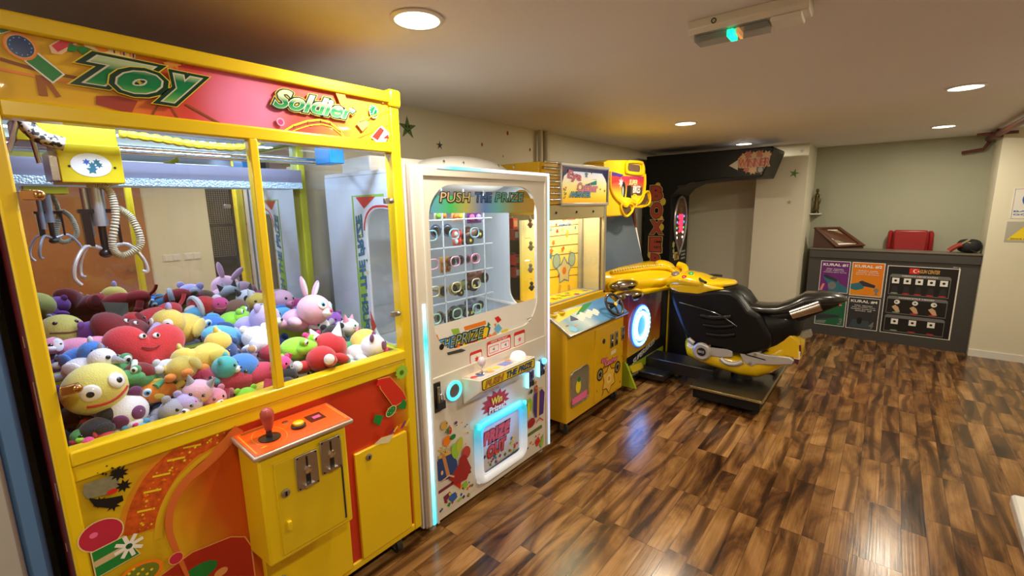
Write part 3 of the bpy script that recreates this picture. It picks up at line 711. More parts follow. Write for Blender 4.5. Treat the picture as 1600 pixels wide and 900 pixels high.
# marquee print
PY_, PO_, PR_ = (.75, .50, .012), (.72, .16, .01), (.62, .045, .03)
mg = grad('marquee_print', (1, 0, -.25), [(-.40, (.78, .52, .01)), (-.14, (.78, .44, .01)), (-.04, (.72, .16, .02)), (.06, (.62, .045, .03)), (.44, (.64, .05, .03)), (.58, (.74, .20, .02)), (.70, (.78, .46, .02)), (.80, (.80, .55, .02))], wob=.10, coat=.1, rough=.45)
nt_ = mg.node_tree; gm = _n(nt_, 'ShaderNodeNewGeometry'); sb_ = _n(nt_, 'ShaderNodeVectorMath', operation='DISTANCE'); gc = U(385, 168, 'y', F); sb_.inputs[1].default_value = gc
nt_.links.new(gm.outputs['Position'], sb_.inputs[0]); rp2 = _n(nt_, 'ShaderNodeMapRange', interpolation_type='SMOOTHSTEP'); rp2.inputs[1].default_value = .04; rp2.inputs[2].default_value = .17; rp2.inputs[3].default_value = 1; rp2.inputs[4].default_value = 0
nt_.links.new(sb_.outputs['Value'], rp2.inputs[0]); mx_ = _n(nt_, 'ShaderNodeMix', data_type='RGBA'); mx_.inputs[7].default_value = (.80, .20, .42, 1)
b_n = nt_.nodes['Principled BSDF']; src = b_n.inputs['Base Color'].links[0].from_socket
nt_.links.new(rp2.outputs[0], mx_.inputs[0]); nt_.links.new(src, mx_.inputs[6]); nt_.links.new(mx_.outputs[2], b_n.inputs['Base Color'])
mq = MB().box(.112, 1.19, F+.004, F+.03, 1.865, 2.016).build('marquee_panel', mg, cm, smooth=False)
FM = FY(F+.004)
PM = py_(F+.004)
MB().box(.112, 1.19, F+.031, F+.036, 1.865, 2.016).build('marquee_backing', M('grey_backing', (.10, .11, .13), .6), cm, smooth=False)
A = Art(FM, PM)
# coaster rails behind the words
A.band([PM(*p) for p in ((0, 92), (60, 110), (150, 128), (235, 150))], .008, BRN).band([PM(*p) for p in ((0, 108), (70, 122), (140, 135))], .006, ORP)
A.band([PM(*p) for p in ((62, 118), (68, 150))], .016, M('coaster_brown', (.35, .10, .01), .4)).band([PM(*p) for p in ((70, 122), (92, 152))], .010, MATS['coaster_brown'])
A.band([PM(*p) for p in ((250, 158), (237, 182))], .004, BRN).band([PM(*p) for p in ((262, 160), (280, 187))], .004, BRN).band([PM(*p) for p in ((290, 163), (345, 194))], .006, BRN)
A.Q([(150, 150), (185, 150), (215, 158), (205, 178), (150, 163)], M('dark_red_print', (.35, .04, .02), .4))
# coaster arc lower right
arc = [(445, 206), (458, 198), (480, 191), (500, 189), (515, 193), (530, 205), (538, 217)]
A.band([PM(*p) for p in arc], .005, BRN).band([PM(x, y-2) for x, y in arc], .006, YP).band([PM(x+3, y+5) for x, y in arc], .004, YP)
for x, y in arc[1:-1]: A.band([PM(x, y-2), PM(x+3, y+5)], .003, BRN)
# wrist watch
A.band([PM(0, 34), PM(14, 50)], .036, WHT).band([PM(0, 34), PM(13, 49)], .030, GRN)
A.band([PM(47, 88), PM(92, 124)], .036, WHT).band([PM(49, 90), PM(90, 122)], .029, GRN)
wc = PM(32, 73); A.P(circ(wc, .028, .030), ORP).P(circ(wc, .025, .026), M('pale_orange', (.75, .4, .12), .4)).P(circ(wc, .022, .0235), M('dial_blue', (.01, .04, .18), .2))
for k in range(12): a = k*PI/6; A.P(circ((wc[0]+.018*math.cos(a), wc[1]+.019*math.sin(a)), .0015, n=6), CYN)
# wrapped sweets
A.Q([(76, 72), (108, 52), (135, 54), (118, 72), (96, 86), (80, 84)], M('pale_glow', (.8, .55, .35), .4)).Q([(80, 72), (110, 54), (130, 56), (113, 70), (90, 82)], M('crimson', (.62, .04, .08), .4))
A.Q([(108, 68), (122, 74), (118, 82), (104, 80)], GRN).P(circ(PM(134, 82), .016, .010, rot=-.5), GRN).Q([(140, 78), (152, 82), (148, 90), (136, 92)], GRN)
A.Q([(126, 64), (150, 58), (175, 66), (212, 78), (210, 92), (180, 88), (150, 80), (132, 74)], M('cream_glow', (.85, .7, .35), .4))
for k in range(7): A.band([PM(176+5*k, 66+1.6*k), PM(178+5*k, 84+1.2*k)], .0035, [PUR, YP, ORP][k % 3])
A.P(circ(PM(158, 74), .014, .012), ORP).P(circ(PM(160, 72), .006, .006), YP)
A.P(star(PM(270, 98), .02, .6, 7), M('gold_leaf', (.6, .22, .02), .4)).P(star(PM(262, 103), .014, .6, 6), MATS['gold_leaf']).P(star(PM(285, 95), .014, .6, 6), MATS['gold_leaf'])
# soft pink glow in the middle (where the badge sits) and bubbles
A.P(circ(PM(437, 191), .013, .013), M('glow_pink', (.8, .4, .5), .3)).P(circ(PM(437, 191), .009, .009), M('hot_pink', (.65, .05, .28), .3))
# green watch and ice cream right
A.band([PM(593, 157), PM(603, 148)], .03, M('peach', (.8, .35, .1), .4)).band([PM(571, 188), PM(560, 200)], .035, MATS['peach'])
wc = PM(582, 175); A.P(circ(wc, .020, .0245), M('cream_rim', (.8, .75, .5), .4)).P(circ(wc, .018, .022), M('dial_green', (.0, .13, .05), .25))
A.band([wc, (wc[0]+.008, wc[1]+.012)], .003, WHT).band([wc, (wc[0]-.005, wc[1]-.009)], .003, WHT)
for k in range(12): a = k*PI/6; A.P(circ((wc[0]+.0145*math.cos(a), wc[1]+.0175*math.sin(a)), .0015, n=6), WHT)
A.Q([(577, 214), (594, 196), (607, 210), (600, 222), (585, 222)], WHT).Q([(579, 214), (592, 199), (598, 204), (588, 220)], RED).Q([(596, 217), (604, 210), (606, 217)], RED)
A.Q([(520, 140), (535, 143), (545, 175), (530, 165)], M('warm_orange', (.8, .3, .03), .4))
for q in (((610, 190), (550, 215)), ((608, 170), (560, 190))): A.band([PM(*q[0]), PM(*q[1])], .004, M('ray_orange', (.78, .30, .02), .4))
# a plain green dome and yellow ball badge between the words (no face)
A.build('marquee_artwork', parent=mq, smooth=False)
gt = grad('logo_green', (0, 0, 1), [(1.895, (.40, .62, .10)), (1.915, (.10, .40, .10)), (1.935, (.0, .22, .07)), (1.965, (.0, .17, .07)), (1.985, (.45, .6, .35))], rough=.2, coat=.8)
gt2 = grad('logo_green_small', (0, 0, 1), [(1.915, (.45, .62, .30)), (1.930, (.06, .35, .12)), (1.955, (.0, .18, .07)), (1.975, (.55, .7, .45))], rough=.2, coat=.8)
DKG = M('logo_dark', (.0, .035, .015), .3); LW_ = M('logo_white_edge', (.62, .60, .50), .3); LY_ = M('logo_edge', (.75, .6, .05), .3)
def logo(s_, c_, wd, ht, sh, d=.002, ls=None):
    text(s_, FM, c_, wd, ht, ls or [(.125, LY_), (.105, DKG), (.030, LW_), (0, gt)], mq, ang=-.02, shear=sh, d=d, font_grow=.05, name='raised_lettering')
def smooth2(P_, m_=5):
    q = []; n_ = len(P_)
    for i in range(n_-1):
        p0, p1, p2, p3 = [Vector(P_[max(0, min(n_-1, j))]) for j in (i-1, i, i+1, i+2)]
        for k in range(m_):
            t = k/m_; v = .5*((2*p1)+(p2-p0)*t+(2*p0-5*p1+4*p2-p3)*t*t+(3*p1-p0-3*p2+p3)*t**3); q.append((v.x, v.y))
    return q+[P_[-1]]
def ctr(*p): a_ = PM(*p); return (a_[0], a_[1])
logo('T', ctr(188, 117), .148, .070, .55, d=.008)
logo('o', ctr(217, 130), .098, .058, .40, d=.0105)
logo('y', ctr(283, 141), .098, .078, .40, d=.0105)
text('Soldier', FM, ctr(493, 165), .300, .060, [(.09, LY_), (.07, DKG), (.022, LW_), (0, gt2)], mq, ang=-.02, shear=.4, d=.008, font_grow=.025, name='raised_lettering')
# lower front print
lp = grad('lower_print', (1, 0, .25), [(.20, (.62, .47, .012)), (.44, (.66, .42, .01)), (.54, (.66, .24, .01)), (.62, (.58, .09, .008)), (.80, (.50, .025, .006)), (1.30, (.56, .04, .01)), (1.42, (.68, .42, .012))], wob=.05, coat=.4, rough=.3)
lw = MB().box(.112, 1.19, F+.004, F+.02, .125, .892).build('lower_front_panel', lp, cm, smooth=False)
A = Art(FM, PM)
out = [(225, 830), (228, 800), (238, 770), (252, 745), (275, 720), (300, 700), (330, 685), (350, 665)]
A.band([PM(*p) for p in smooth2(out)], lambda t: .125-.05*t, M('crackle_margin', (.68, .26, .01), .4)); A.band([PM(*p) for p in smooth2(out)], lambda t: .095-.04*t, M('crackle_red', (.58, .09, .01), .4, var=.6, vscale=90))
A.band([PM(x+22, y+12) for x, y in smooth2(out)], lambda t: .022-.012*t, M('swirl_yellow', (.70, .42, .012), .4))
for k in range(1, 6): x, y = out[k]; A.band([PM(x-14, y), PM(x+14, y-6)], .006, YP)
random.seed(11)
for k in range(60):
    t = random.random()*6.9; i = int(t); x = out[i][0]+(out[i+1][0]-out[i][0])*(t-i)+random.uniform(-11, 11); y = out[i][1]+(out[i+1][1]-out[i][1])*(t-i)+random.uniform(-8, 8)
    A.P(star(PM(x, y), random.uniform(.002, .006), .4, 5, rot=random.random()*6), [YP, ORP][k % 2])
out2 = [(292, 899), (276, 862), (263, 825), (268, 785), (290, 750), (330, 715), (372, 668)]
A.band([PM(*p) for p in smooth2(out2)], lambda t: .010+.026*t, M('pale_orange_arc', (.64, .15, .03), .4))
# blackened remains of a sticker, left
STK = M('worn_sticker_grey', (.22, .20, .12), .6, var=.4, vscale=60)
A.Q([(130, 755), (150, 748), (172, 742), (186, 745), (182, 765), (160, 772), (135, 778), (128, 768)], STK)
A.P(star(PM(185, 738), .022, .55, 9), BLK).P(star(PM(192, 757), .020, .5, 8), BLK).Q([(138, 778), (148, 790), (170, 792), (192, 780), (190, 772), (170, 776), (152, 778), (140, 776)], BLK)
A.P(star(PM(155, 783), .016, .5, 7), BLK).P(circ(PM(174, 766), .012, .007), RED).P(star(PM(176, 788), .018, .4, 6), BLK)
for k in range(14): A.P(star(PM(150+random.random()*45, 725+random.random()*15), random.uniform(.002, .005), .5, 4), BLK)
# balloon, gift
bc = PM(157, 833); outlined(A, circ(bc, .046, .042, 28), M('balloon_red', (.50, .02, .06), .25, coat=.7), M('cream_edge', (.75, .6, .3), .4), .003); A.P(circ((bc[0]-.015, bc[1]+.008), .009, .008), PNK)
outlined(A, [PM(*p) for p in ((142, 861), (192, 836), (216, 862), (150, 899))], GRN, MATS['cream_edge'], .004)
A.Q([(144, 876), (198, 846), (204, 853), (148, 884)], M('beige_print', (.6, .45, .25), .4))
for k in range(8): a = k*PI/4+.2; c0 = PM(200, 850); A.band([c0, (c0[0]+.034*math.cos(a), c0[1]+.034*math.sin(a))], .010, WHT)
A.P(circ(PM(200, 850), .008, .008, 12), M('dark_green_dot', (.01, .08, .03), .4))
outlined(A, circ(PM(218, 895), .045, .03), M('olive_sweet', (.16, .20, .02), .4), ORP, .01)
for k in range(6): A.P(circ(PM(200+k*7, 893-(k % 2)*7), .004, .004, 8), YP)
outlined(A, circ(PM(273, 869), .017, .017), MATS['balloon_red'], MATS['peach'], .003)
# candies upper right
outlined(A, [PM(*p) for p in ((588, 592), (606, 588), (626, 610), (632, 622), (612, 634), (592, 606))], M('sweet_red', (.60, .03, .015), .3), MATS['peach'], .005)
A.Q([(588, 592), (584, 602), (600, 600), (597, 590)], RED)
outlined(A, circ(PM(608, 641), .026, .017, rot=.5), GRN, MATS['cream_edge'], .004).Q([(596, 648), (583, 646), (580, 658), (590, 664)], GRN).Q([(618, 636), (628, 621), (632, 630), (630, 638)], GRN)
for k in range(8): A.P(circ(PM(603+(k % 4)*4, 637+(k//4)*6), .0016, n=6), WHT)
for k in range(5): A.band([PM(606+k*6, 676-k*3), PM(612+k*6, 668-k*4)], .008, [PUR, YP, ORP][k % 3])
A.P(star(PM(624, 580), .035, .8, 11), LGRN).P(star(PM(624, 581), .015, .6, 8), M('leaf_dark', (.05, .16, .01), .4))
A.Q([(580, 693), (592, 682), (612, 676), (604, 690)], M('cream_card', (.75, .65, .4), .4))
A.build('lower_artwork', parent=lw, smooth=False)
# lower hatch of the panel: rounded prize door at the bottom left, a piece of green helmet print
A = Art(FM, PM, .003)
A.P([PM(*p) for p in ((250, 899), (300, 862), (360, 838), (382, 838), (392, 852), (398, 899))], M('hatch_red', (.42, .02, .008), .35, coat=.4)).band([PM(*p) for p in ((250, 899), (300, 862), (360, 838), (382, 838), (392, 852), (398, 899))], .004, MATS['peach'])
A.P(circ(PM(312, 893), .05, .028), GRN).P(circ(PM(345, 893), .02, .014), MATS['peach'])
A.build('prize_door_outline', parent=lw, smooth=False)
# yellow flap right, and box under the control box
MB().box(.912, 1.172, F-.012, F+.004, .125, .61).build('cash_flap', YEL, cm, bevel=.003)
lk = MB().lathe([(.0, 0), (.014, 0), (.014, .006), (.009, .009), (.0, .009)], (.972, F-.012, .575), axis='y').mat(BLK)
lk = MB(); lk.mat(STL).lathe([(.0, 0), (.014, 0), (.014, .006), (.010, .008), (.0, .008)], (.972, F-.012, .575), axis='y'); lk.mat(BLK).box(.969, .975, F-.022, F-.019, .567, .583)
lk.build('cam_lock', None, cm)
MB().box(.53, .86, F-.022, F+.004, .125, .46).build('lower_door', YEL, cm, bevel=.004)
lk = MB(); lk.mat(STL).lathe([(.0, 0), (.016, 0), (.016, .006), (.010, .010), (.0, .010)], (.58, F-.022, .275), axis='y'); lk.build('cam_lock', None, cm)
# control box
BX0, BX1, BY, BZ0, BZ1 = .50, .80, 1.45, .452, .83
mb = MB(); mb.rings([[Vector((x, F+.004, BZ0-.02)), Vector((x, BY, BZ0)), Vector((x, BY, BZ1)), Vector((x, F+.004, BZ1+.015))] for x in (BX0, BX1)])
cb = mb.build('control_box', YEL, cm, bevel=.008, seg=3)
ORPN = M('control_top_print', (.75, .09, .008), .3, coat=.5)
lid = [(BX0-.018, F+.004, BZ1+.022), (BX0-.018, BY-.02, BZ1+.008), (BX1+.022, BY-.02, BZ1+.008), (BX1+.022, F+.004, BZ1+.022)]
mb = MB(); mb.add([Vector(p) for p in lid]+[Vector(p)+Vector((0, 0, .016)) for p in lid], [(3, 2, 1, 0), (4, 5, 6, 7), (0, 1, 5, 4), (1, 2, 6, 5), (2, 3, 7, 6), (3, 0, 4, 7)])
ld = mb.build('control_panel', M('worn_metal_edge', (.55, .45, .36), .35, .6), cm, bevel=.005, seg=3)
def FT(a, b, d):  # panel top, a = X, b = 0 (front) .. 1 (back)
    y = BY-.02+(F+.004-BY+.02)*b; return Vector((a, y, BZ1+.024+.014*b+d))
A = Art(FT, None, .0015)
A.P([(BX0-.01, .03), (BX1+.015, .03), (BX1+.015, .97), (BX0-.01, .97)], ORPN)
for q in (((BX0, .1), (BX0, .9)), ((BX0, .1), (BX1, .1)), ((BX1+.008, .12), (BX1+.008, .9))): A.band(list(q), .004, MATS['warm_orange'])
A.P([(BX0+.01, .86), (BX0+.09, .86), (BX0+.09, .93), (BX0+.01, .93)], BRN).P([(.705, .42), (.762, .42), (.762, .72), (.705, .72)], M('display_dark_red', (.08, .005, .01), .2))
A.P([(.725, .52), (.752, .52), (.752, .62), (.725, .62)], M('led_pink', (.5, .02, .08), .3, emit=1.2, ecol=(1, .1, .25)))
A.P(star((.53, .22), .012, .6, 6), YP).P(star((.772, .86), .016, .7, 7), MATS['gold_leaf'])
A.band(circ((.57, .5), .05, .36, 20)+[(.62, .5)], .002, MATS['warm_orange'])
A.build('panel_print', parent=ld, smooth=False)
jx, jy, jz = .567, 1.515, BZ1+.031
js = MB(); js.mat(BPL).lathe([(0, 0), (.034, 0), (.034, .003), (.012, .006), (0, .006)], (jx, jy, jz)); js.lathe([(0, 0), (.010, 0), (.009, .030), (0, .03)], (jx, jy, jz)); js.build('joystick_base', None, ld)
js = MB(); js.lathe([(0, .028), (.009, .028), (.012, .034), (.017, .055), (.0215, .078), (.021, .09), (.014, .101), (0, .105)], (jx, jy, jz)); js.build('joystick_grip', M('red_pink_grip', (.42, .06, .05), .35, coat=.4), ld)
bx, by_ = .664, 1.515
b_ = MB(); b_.mat(BPL).lathe([(0, 0), (.024, 0), (.024, .007), (.019, .009), (0, .009)], (bx, by_, jz+.001)); b_.mat(YPL).lathe([(0, .008), (.018, .008), (.018, .016), (.014, .019), (0, .019)], (bx, by_, jz+.001)); b_.build('push_button', None, ld)
MB().lathe([(0, 0), (.012, 0), (.010, .004), (0, .005)], (.645, 1.575, jz+.003), n=14).build('key_switch', CHR, ld)
# door of the control box
dr = MB().box(BX0+.042, BX1-.02, BY-.006, BY+.002, BZ0+.02, BZ1-.03).build('coin_door', M('yellow_paint_door', (.70, .50, .008), .34, coat=.4), cm, bevel=.002)
MB().box(BX1-.034, BX1-.028, BY-.008, BY-.004, BZ0+.03, BZ1-.04).build('hinge_line', BRU, cm)
def coin(x, z, par, w_=.038, h_=.062, y=BY-.006, k=0):
    c_ = MB(); c_.box(x-w_, x+w_, y-.006, y, z-h_, z+h_); o = c_.build('coin_plate', STL, par, bevel=.003)
    c_ = MB(); c_.mat(BLK).box(x-.003, x+.003, y-.0075, y-.005, z+.008, z+h_-.010)
    c_.mat(CHR).lathe([(0, 0), (.014, 0), (.012, .006), (0, .007)], (x, y-.006, z+.004), axis='y', n=14)
    c_.mat(BLK).box(x-.008, x+.008, y-.007, y-.005, z-h_+.010, z-.012)
    c_.mat(CHR).box(x-.016, x+.016, y-.016, y-.005, z-h_+.006, z-h_+.016)
    for sx in (-1, 1):
        for sz in (-1, 1): c_.mat(BLK).lathe([(0, 0), (.003, 0), (.003, .002), (0, .002)], (x+sx*(w_-.007), y-.006, z+sz*(h_-.007)), axis='y', n=8)
    c_.build('coin_slot', None, o)
coin(.645, .735, cm); coin(.732, .752, cm, k=1)
lk = MB(); lk.mat(STL).lathe([(.0, 0), (.014, 0), (.014, .006), (.010, .008), (.0, .008)], (.568, BY-.006, .690), axis='y'); lk.mat(BLK).box(.565, .571, BY-.016, BY-.013, .682, .698); lk.build('cam_lock', None, cm)
MB().box(.562, .575, BY-.018, BY-.004, .555, .59).build('pull_tab', YEL, cm, bevel=.003)
for p in ((1.12, 1.66), (.16, 1.66), (1.12, 2.4), (.16, 2.4)): caster(p[0], p[1], cm, h=.095)
# glass clamps and latch
for (px_p, nm) in (((52, 305), 'glass_clamp'), ((112, 607), 'glass_clamp'), ((606, 314), 'glass_lock'), ((617, 490), 'glass_lock')):
    c0 = PF(*px_p); mb = MB()
    mb.mat(BRS if nm == 'glass_clamp' else STL).box(c0[0]-.022, c0[0]+.016, F-.012, F+.002, c0[1]-.012, c0[1]+.012).ell((c0[0]+.010, F-.014, c0[1]), (.011, .008, .011), nu=12, nv=8)
    mb.build(nm, None, cm, bevel=.002)
# rails, carriage, claw
for y, z in ((2.10, 1.825), (2.14, 1.812), (1.78, 1.86)): MB().cyl((.11, y, z), (1.19, y, z), .008, n=10).build('rail', CHR, cm)
MB().box(.12, 1.19, 2.38, 2.44, 1.735, 1.800).build('rail_beam', M('aluminium', (.22, .21, .27), .5, .3), cm, smooth=False)
MB().box(1.10, 1.17, 1.93, 2.06, 1.80, 1.90).build('end_block', M('blue_plastic', (.02, .30, .75), .3), cm, bevel=.004)
cr = MB().box(.222, .366, 1.85, 2.02, 1.688, 1.80).box(.150, .366, 1.87, 2.04, 1.80, 1.865).build('carriage', M('carriage_yellow', (.66, .50, .01), .35), cm, bevel=.003)
MB().box(.206, .226, 1.86, 2.0, 1.695, 1.775).build('carriage_bracket', STL, cr)
A = Art(FY(1.85), py_(1.85), .001); cc = py_(1.85)(143, 258); A.P(circ(cc, .046, .034, 28), WHT)
for k in range(5): A.P(star((cc[0]+random.uniform(-.018, .018), cc[1]+random.uniform(-.012, .012)), .010, .5, 6), [M('teal_print', (.02, .15, .2), .4), BLU][k % 2])
A.P(star((cc[0], cc[1]-.014), .014, .5, 5), M('teal_print', (.02, .15, .2), .4)); A.build('carriage_sticker', parent=cr, smooth=False)
mb = MB()
for x in (.244, .346): mb.lathe([(0, 0), (.0035, 0), (.003, .002), (0, .002)], (x, 1.85, 1.735), axis='y', n=8)
mb.build('screws', BLK, cr)
cx, cy = .300, 1.90
cl = MB(); cl.mat(M('pale_blue_steel', (.50, .55, .62), .3, .6)).cyl((cx, cy, 1.69), (cx, cy, 1.56), .018).cyl((cx-.026, cy+.01, 1.675), (cx-.026, cy+.01, 1.53), .010); cl.mat(BPL).box(cx-.05, cx+.045, cy-.012, cy+.012, 1.60, 1.612).box(cx-.044, cx-.024, cy-.014, cy+.014, 1.50, 1.60).box(cx+.036, cx+.044, cy-.006, cy+.006, 1.50, 1.61)
cl.cyl((cx, cy, 1.56), (cx, cy, 1.475), .010).ell((cx, cy, 1.475), (.018, .018, .014))
cw = cl.build('claw_head', None, cm)
PRG = M('claw_white_metal', (.65, .66, .72), .3, .5)
for k, (dx, dy, tip) in enumerate(((-.085, -.02, 1.385), (.095, -.01, 1.41), (-.06, .06, 1.40))):
    MB().tube([(cx+dx*.12, cy+dy*.1, 1.49), (cx+dx*.55, cy+dy*.6, 1.500), (cx+dx*.9, cy+dy, 1.455), (cx+dx, cy+dy, 1.41), (cx+dx*.85, cy+dy*.9, tip)], .0055, smooth=5).build('prong', PRG, cw)
mb = MB(); cyl_path = [(cx-.02, cy-.01, 1.685), (cx+.025, cy-.02, 1.675), (cx+.035, cy-.02, 1.60), (cx+.015, cy-.02, 1.50), (cx+.035, cy-.02, 1.465), (cx+.085, cy-.02, 1.50), (cx+.075, cy-.01, 1.58), (cx+.045, cy-.005, 1.615)]
pts = []; 
base = MB(); 
def spline(P_, m_):
    P_ = [Vector(p) for p in P_]; q = []
    for i in range(len(P_)-1):
        p0, p1, p2, p3 = P_[max(0, i-1)], P_[i], P_[i+1], P_[min(len(P_)-1, i+2)]
        for k in range(m_):
            t = k/m_; q.append(.5*((2*p1)+(p2-p0)*t+(2*p0-5*p1+4*p2-p3)*t*t+(3*p1-p0-3*p2+p3)*t**3))
    return q+[P_[-1]]
sp = spline(cyl_path, 22)
mb.tube(sp, .011, n=10, radii=[.0115 if i % 2 else .009 for i in range(len(sp))])
mb.build('coiled_cable', M('cream_hose', (.50, .45, .30), .45), cw)
sp = spline([(.37, 1.86, 1.84), (.48, 1.86, 1.832), (.60, 1.88, 1.825), (.74, 1.90, 1.835), (.84, 1.90, 1.88)], 12)
MB().tube(sp, .012, n=8, radii=[.014 if i % 3 else .010 for i in range(len(sp))]).build('cable_chain', M('chain_yellow', (.50, .40, .02), .45), cm)
spot = M('spotted_sleeve', (.22, .18, .14), .7)
nt = spot.node_tree; b = nt.nodes['Principled BSDF']; vo = _n(nt, 'ShaderNodeTexNoise'); vo.inputs['Scale'].default_value = 90; rr = _n(nt, 'ShaderNodeValToRGB')
rr.color_ramp.elements[0].position = .47; rr.color_ramp.elements[0].color = (.02, .015, .01, 1); rr.color_ramp.elements[1].position = .53; rr.color_ramp.elements[1].color = (.55, .45, .35, 1)
tcn = _n(nt, 'ShaderNodeTexCoord'); nt.links.new(tcn.outputs['Object'], vo.inputs['Vector']); nt.links.new(vo.outputs['Fac'], rr.inputs[0]); nt.links.new(rr.outputs[0], b.inputs['Base Color'])
MB().tube([(.155, 1.80, 1.87), (.165, 1.80, 1.84), (.19, 1.80, 1.805), (.235, 1.80, 1.79)], .019, n=12, smooth=6).build('spotted_cable_sleeve', spot, cm)
MB().cyl((.165, 1.79, 1.88), (.125, 1.80, 1.76), .006).cyl((.172, 1.84, 1.88), (.185, 1.86, 1.74), .006).build('cable_arm', STL, cm)
# acrylic chute in the front left corner
mb = MB(); mb.box(.12, .46, 1.93, 1.933, .865, 1.06); mb.box(.46, .463, F+.03, 1.933, .865, 1.06); mb.build('chute_guard', ACR, cm, smooth=False)
mb = MB(); mb.add([(.46, 1.78, 1.0), (.50, 1.66, 1.03), (.47, 1.66, 1.15), (.40, 1.80, 1.14)], [(0, 1, 2, 3)]); mb.build('loose_acrylic', ACR, cm, smooth=False, solid=.002)
mb = MB(); mb.add([(.40, 2.26, 1.10), (.46, 2.26, 1.10), (.47, 2.24, 1.19), (.38, 2.25, 1.21)], [(0, 1, 2, 3)]); mb.build('loose_acrylic', M('milky_acrylic', (.5, .48, .36), .3), cm, smooth=False, solid=.002)
# ============================================================ WHITE PRIZE MACHINE
WX0, WX1, WB, WT = 1.275, 2.303, .05, 1.785
wm = thing('white_prize_machine', 'white push-button prize machine with glowing edge strips, between the claw machine and the yellow machine', 'arcade machine', (1.79, 1.95, 0))
CW = M('cream_white_panel', (.72, .68, .60), .35, coat=.3, var=.03)
CW2 = M('pale_blue_white_inner', (.70, .76, .82), .4, var=.03)
PW1 = py_(F)
win = []
wx0, wx1, wz0, wz1 = 1.372, 2.190, .905, 1.705
win = rrect(wx0, wx1, wz0, wz1, .155, 8)
mb = MB(); ringplate(mb, win, 1.335, 2.262, .80, 1.735, FF, -.02, 0)
mb.build('window_door', CW, wm, angle=50)
# outer frame, stepped
MB().box(WX0, 1.335, F-.01, F+.06, WB, WT).build('frame_side', CW, wm, bevel=.006)
MB().box(2.262, WX1, F-.01, F+.06, WB, WT).build('frame_side', CW, wm, bevel=.006)
MB().box(1.335, 2.262, F-.01, F+.06, 1.735, WT).build('frame_top', CW, wm, bevel=.006)
MB().box(1.322, 1.335, F-.018, F-.010, WB, 1.74).build('frame_rib', WPL, wm, bevel=.002)
MB().box(WX0-.012, WX0, F-.0, F+.03, WB, WT).build('frame_rib', M('mauve_grey_profile', (.42, .36, .38), .4), wm, bevel=.002)
MB().box(WX0-.022, WX0-.012, F+.012, F+.05, WB, WT).build('frame_rib', WPL, wm, bevel=.002)
led = grad('led_strip_colours', (0, 0, 1), [(.05, (.05, .75, 1)), (.25, (.25, .85, 1)), (.5, (.75, .8, 1)), (.75, (.6, .95, 1)), (1.0, (.02, .75, .85)), (1.12, (.45, .65, .7)), (1.3, (.5, .45, .42))], emit=1.6)
led.node_tree.nodes['Principled BSDF'].inputs['Emission Strength'].default_value = 1.5
MB().box(1.298, 1.316, F-.016, F-.009, WB+.005, 1.17).build('led_strip', led, wm, bevel=.003)
ledr = grad('led_strip_violet', (0, 0, 1), [(.05, (.5, .8, .9)), (.4, (.55, .5, .95)), (.9, (.75, .7, 1)), (1.2, (.5, .9, .9)), (1.6, (.5, .85, .85)), (1.78, (.9, .95, 1))], emit=.8)
MB().box(2.284, 2.300, F-.016, F-.009, WB+.005, WT-.01).build('led_strip', ledr, wm, bevel=.003)
ledt = grad('led_strip_top', (1, 0, 0), [(1.4, (.5, .48, .45)), (1.52, (.1, .75, .9)), (1.7, (.3, .8, .95)), (1.9, (.9, .95, 1)), (2.3, (.95, .97, 1))], emit=1.2)
MB().box(1.42, 2.30, F-.014, F-.004, WT-.014, WT+.002).build('led_strip', ledt, wm, bevel=.003)
# cabinet shell
WD2 = 2.31
MB().box(WX0, WX1, F+.06, WD2, WT-.03, WT-.01).build('cabinet_top', WPL, wm, bevel=.004)
MB().box(WX0, WX1, F+.06, WD2, WB, .80).build('lower_cabinet', CW, wm, bevel=.004)
MB().box(WX0+.02, WX1-.02, 2.24, WD2, .80, WT-.03).build('back_panel', M('grey_blue_back', (.50, .54, .60), .5, var=.05), wm, smooth=False)
# left side with arched window
def FL(x): return lambda a, b, d: Vector((x-d, a, b))
lwin = rrect(1.70, 1.965, .95, 1.60, .11, 6)
mb = MB(); ringplate(mb, lwin, F+.06, WD2, .80, WT-.03, FL(WX0), -.012, 0); mb.build('side_panel', M('side_white', (.72, .76, .80), .35), wm, angle=50)
A = Art(FL(WX0), px_(WX0), .0012)
A.band([(2.06, .95), (2.06, 1.66), (1.80, 1.66)], .012, LGRN).P([(2.03, 1.655), (1.87, 1.655), (1.965, 1.60)], RED)
A.band([(q[0], q[1]) for q in rrect(1.69, 1.975, .94, 1.61, .115, 6)], .010, RED)
A.P([(2.05, 1.0), (2.01, 1.0), (1.99, 1.25), (2.02, 1.32), (2.05, 1.3)], LGRN).P([(1.97, .98), (1.93, 1.02), (1.975, 1.10)], RED)
for k in range(9): A.P(star((1.99+.02*math.sin(k), 1.05+.06*k), .010, .5, 4), [BLU, YP, GRN][k % 3])
sd = A.build('side_print', parent=wm, smooth=False)
text('PUSH THE PRIZE', lambda a, b, d: Vector((WX0-d, 2.005-b, a)), (1.28, -.01), .58, .05, [(.05, GRN), (0, BLU)], sd, d=.002, shear=.2)
MB().poly(lwin, FL(WX0), -.006).build('side_glass', GLS, wm, smooth=False)
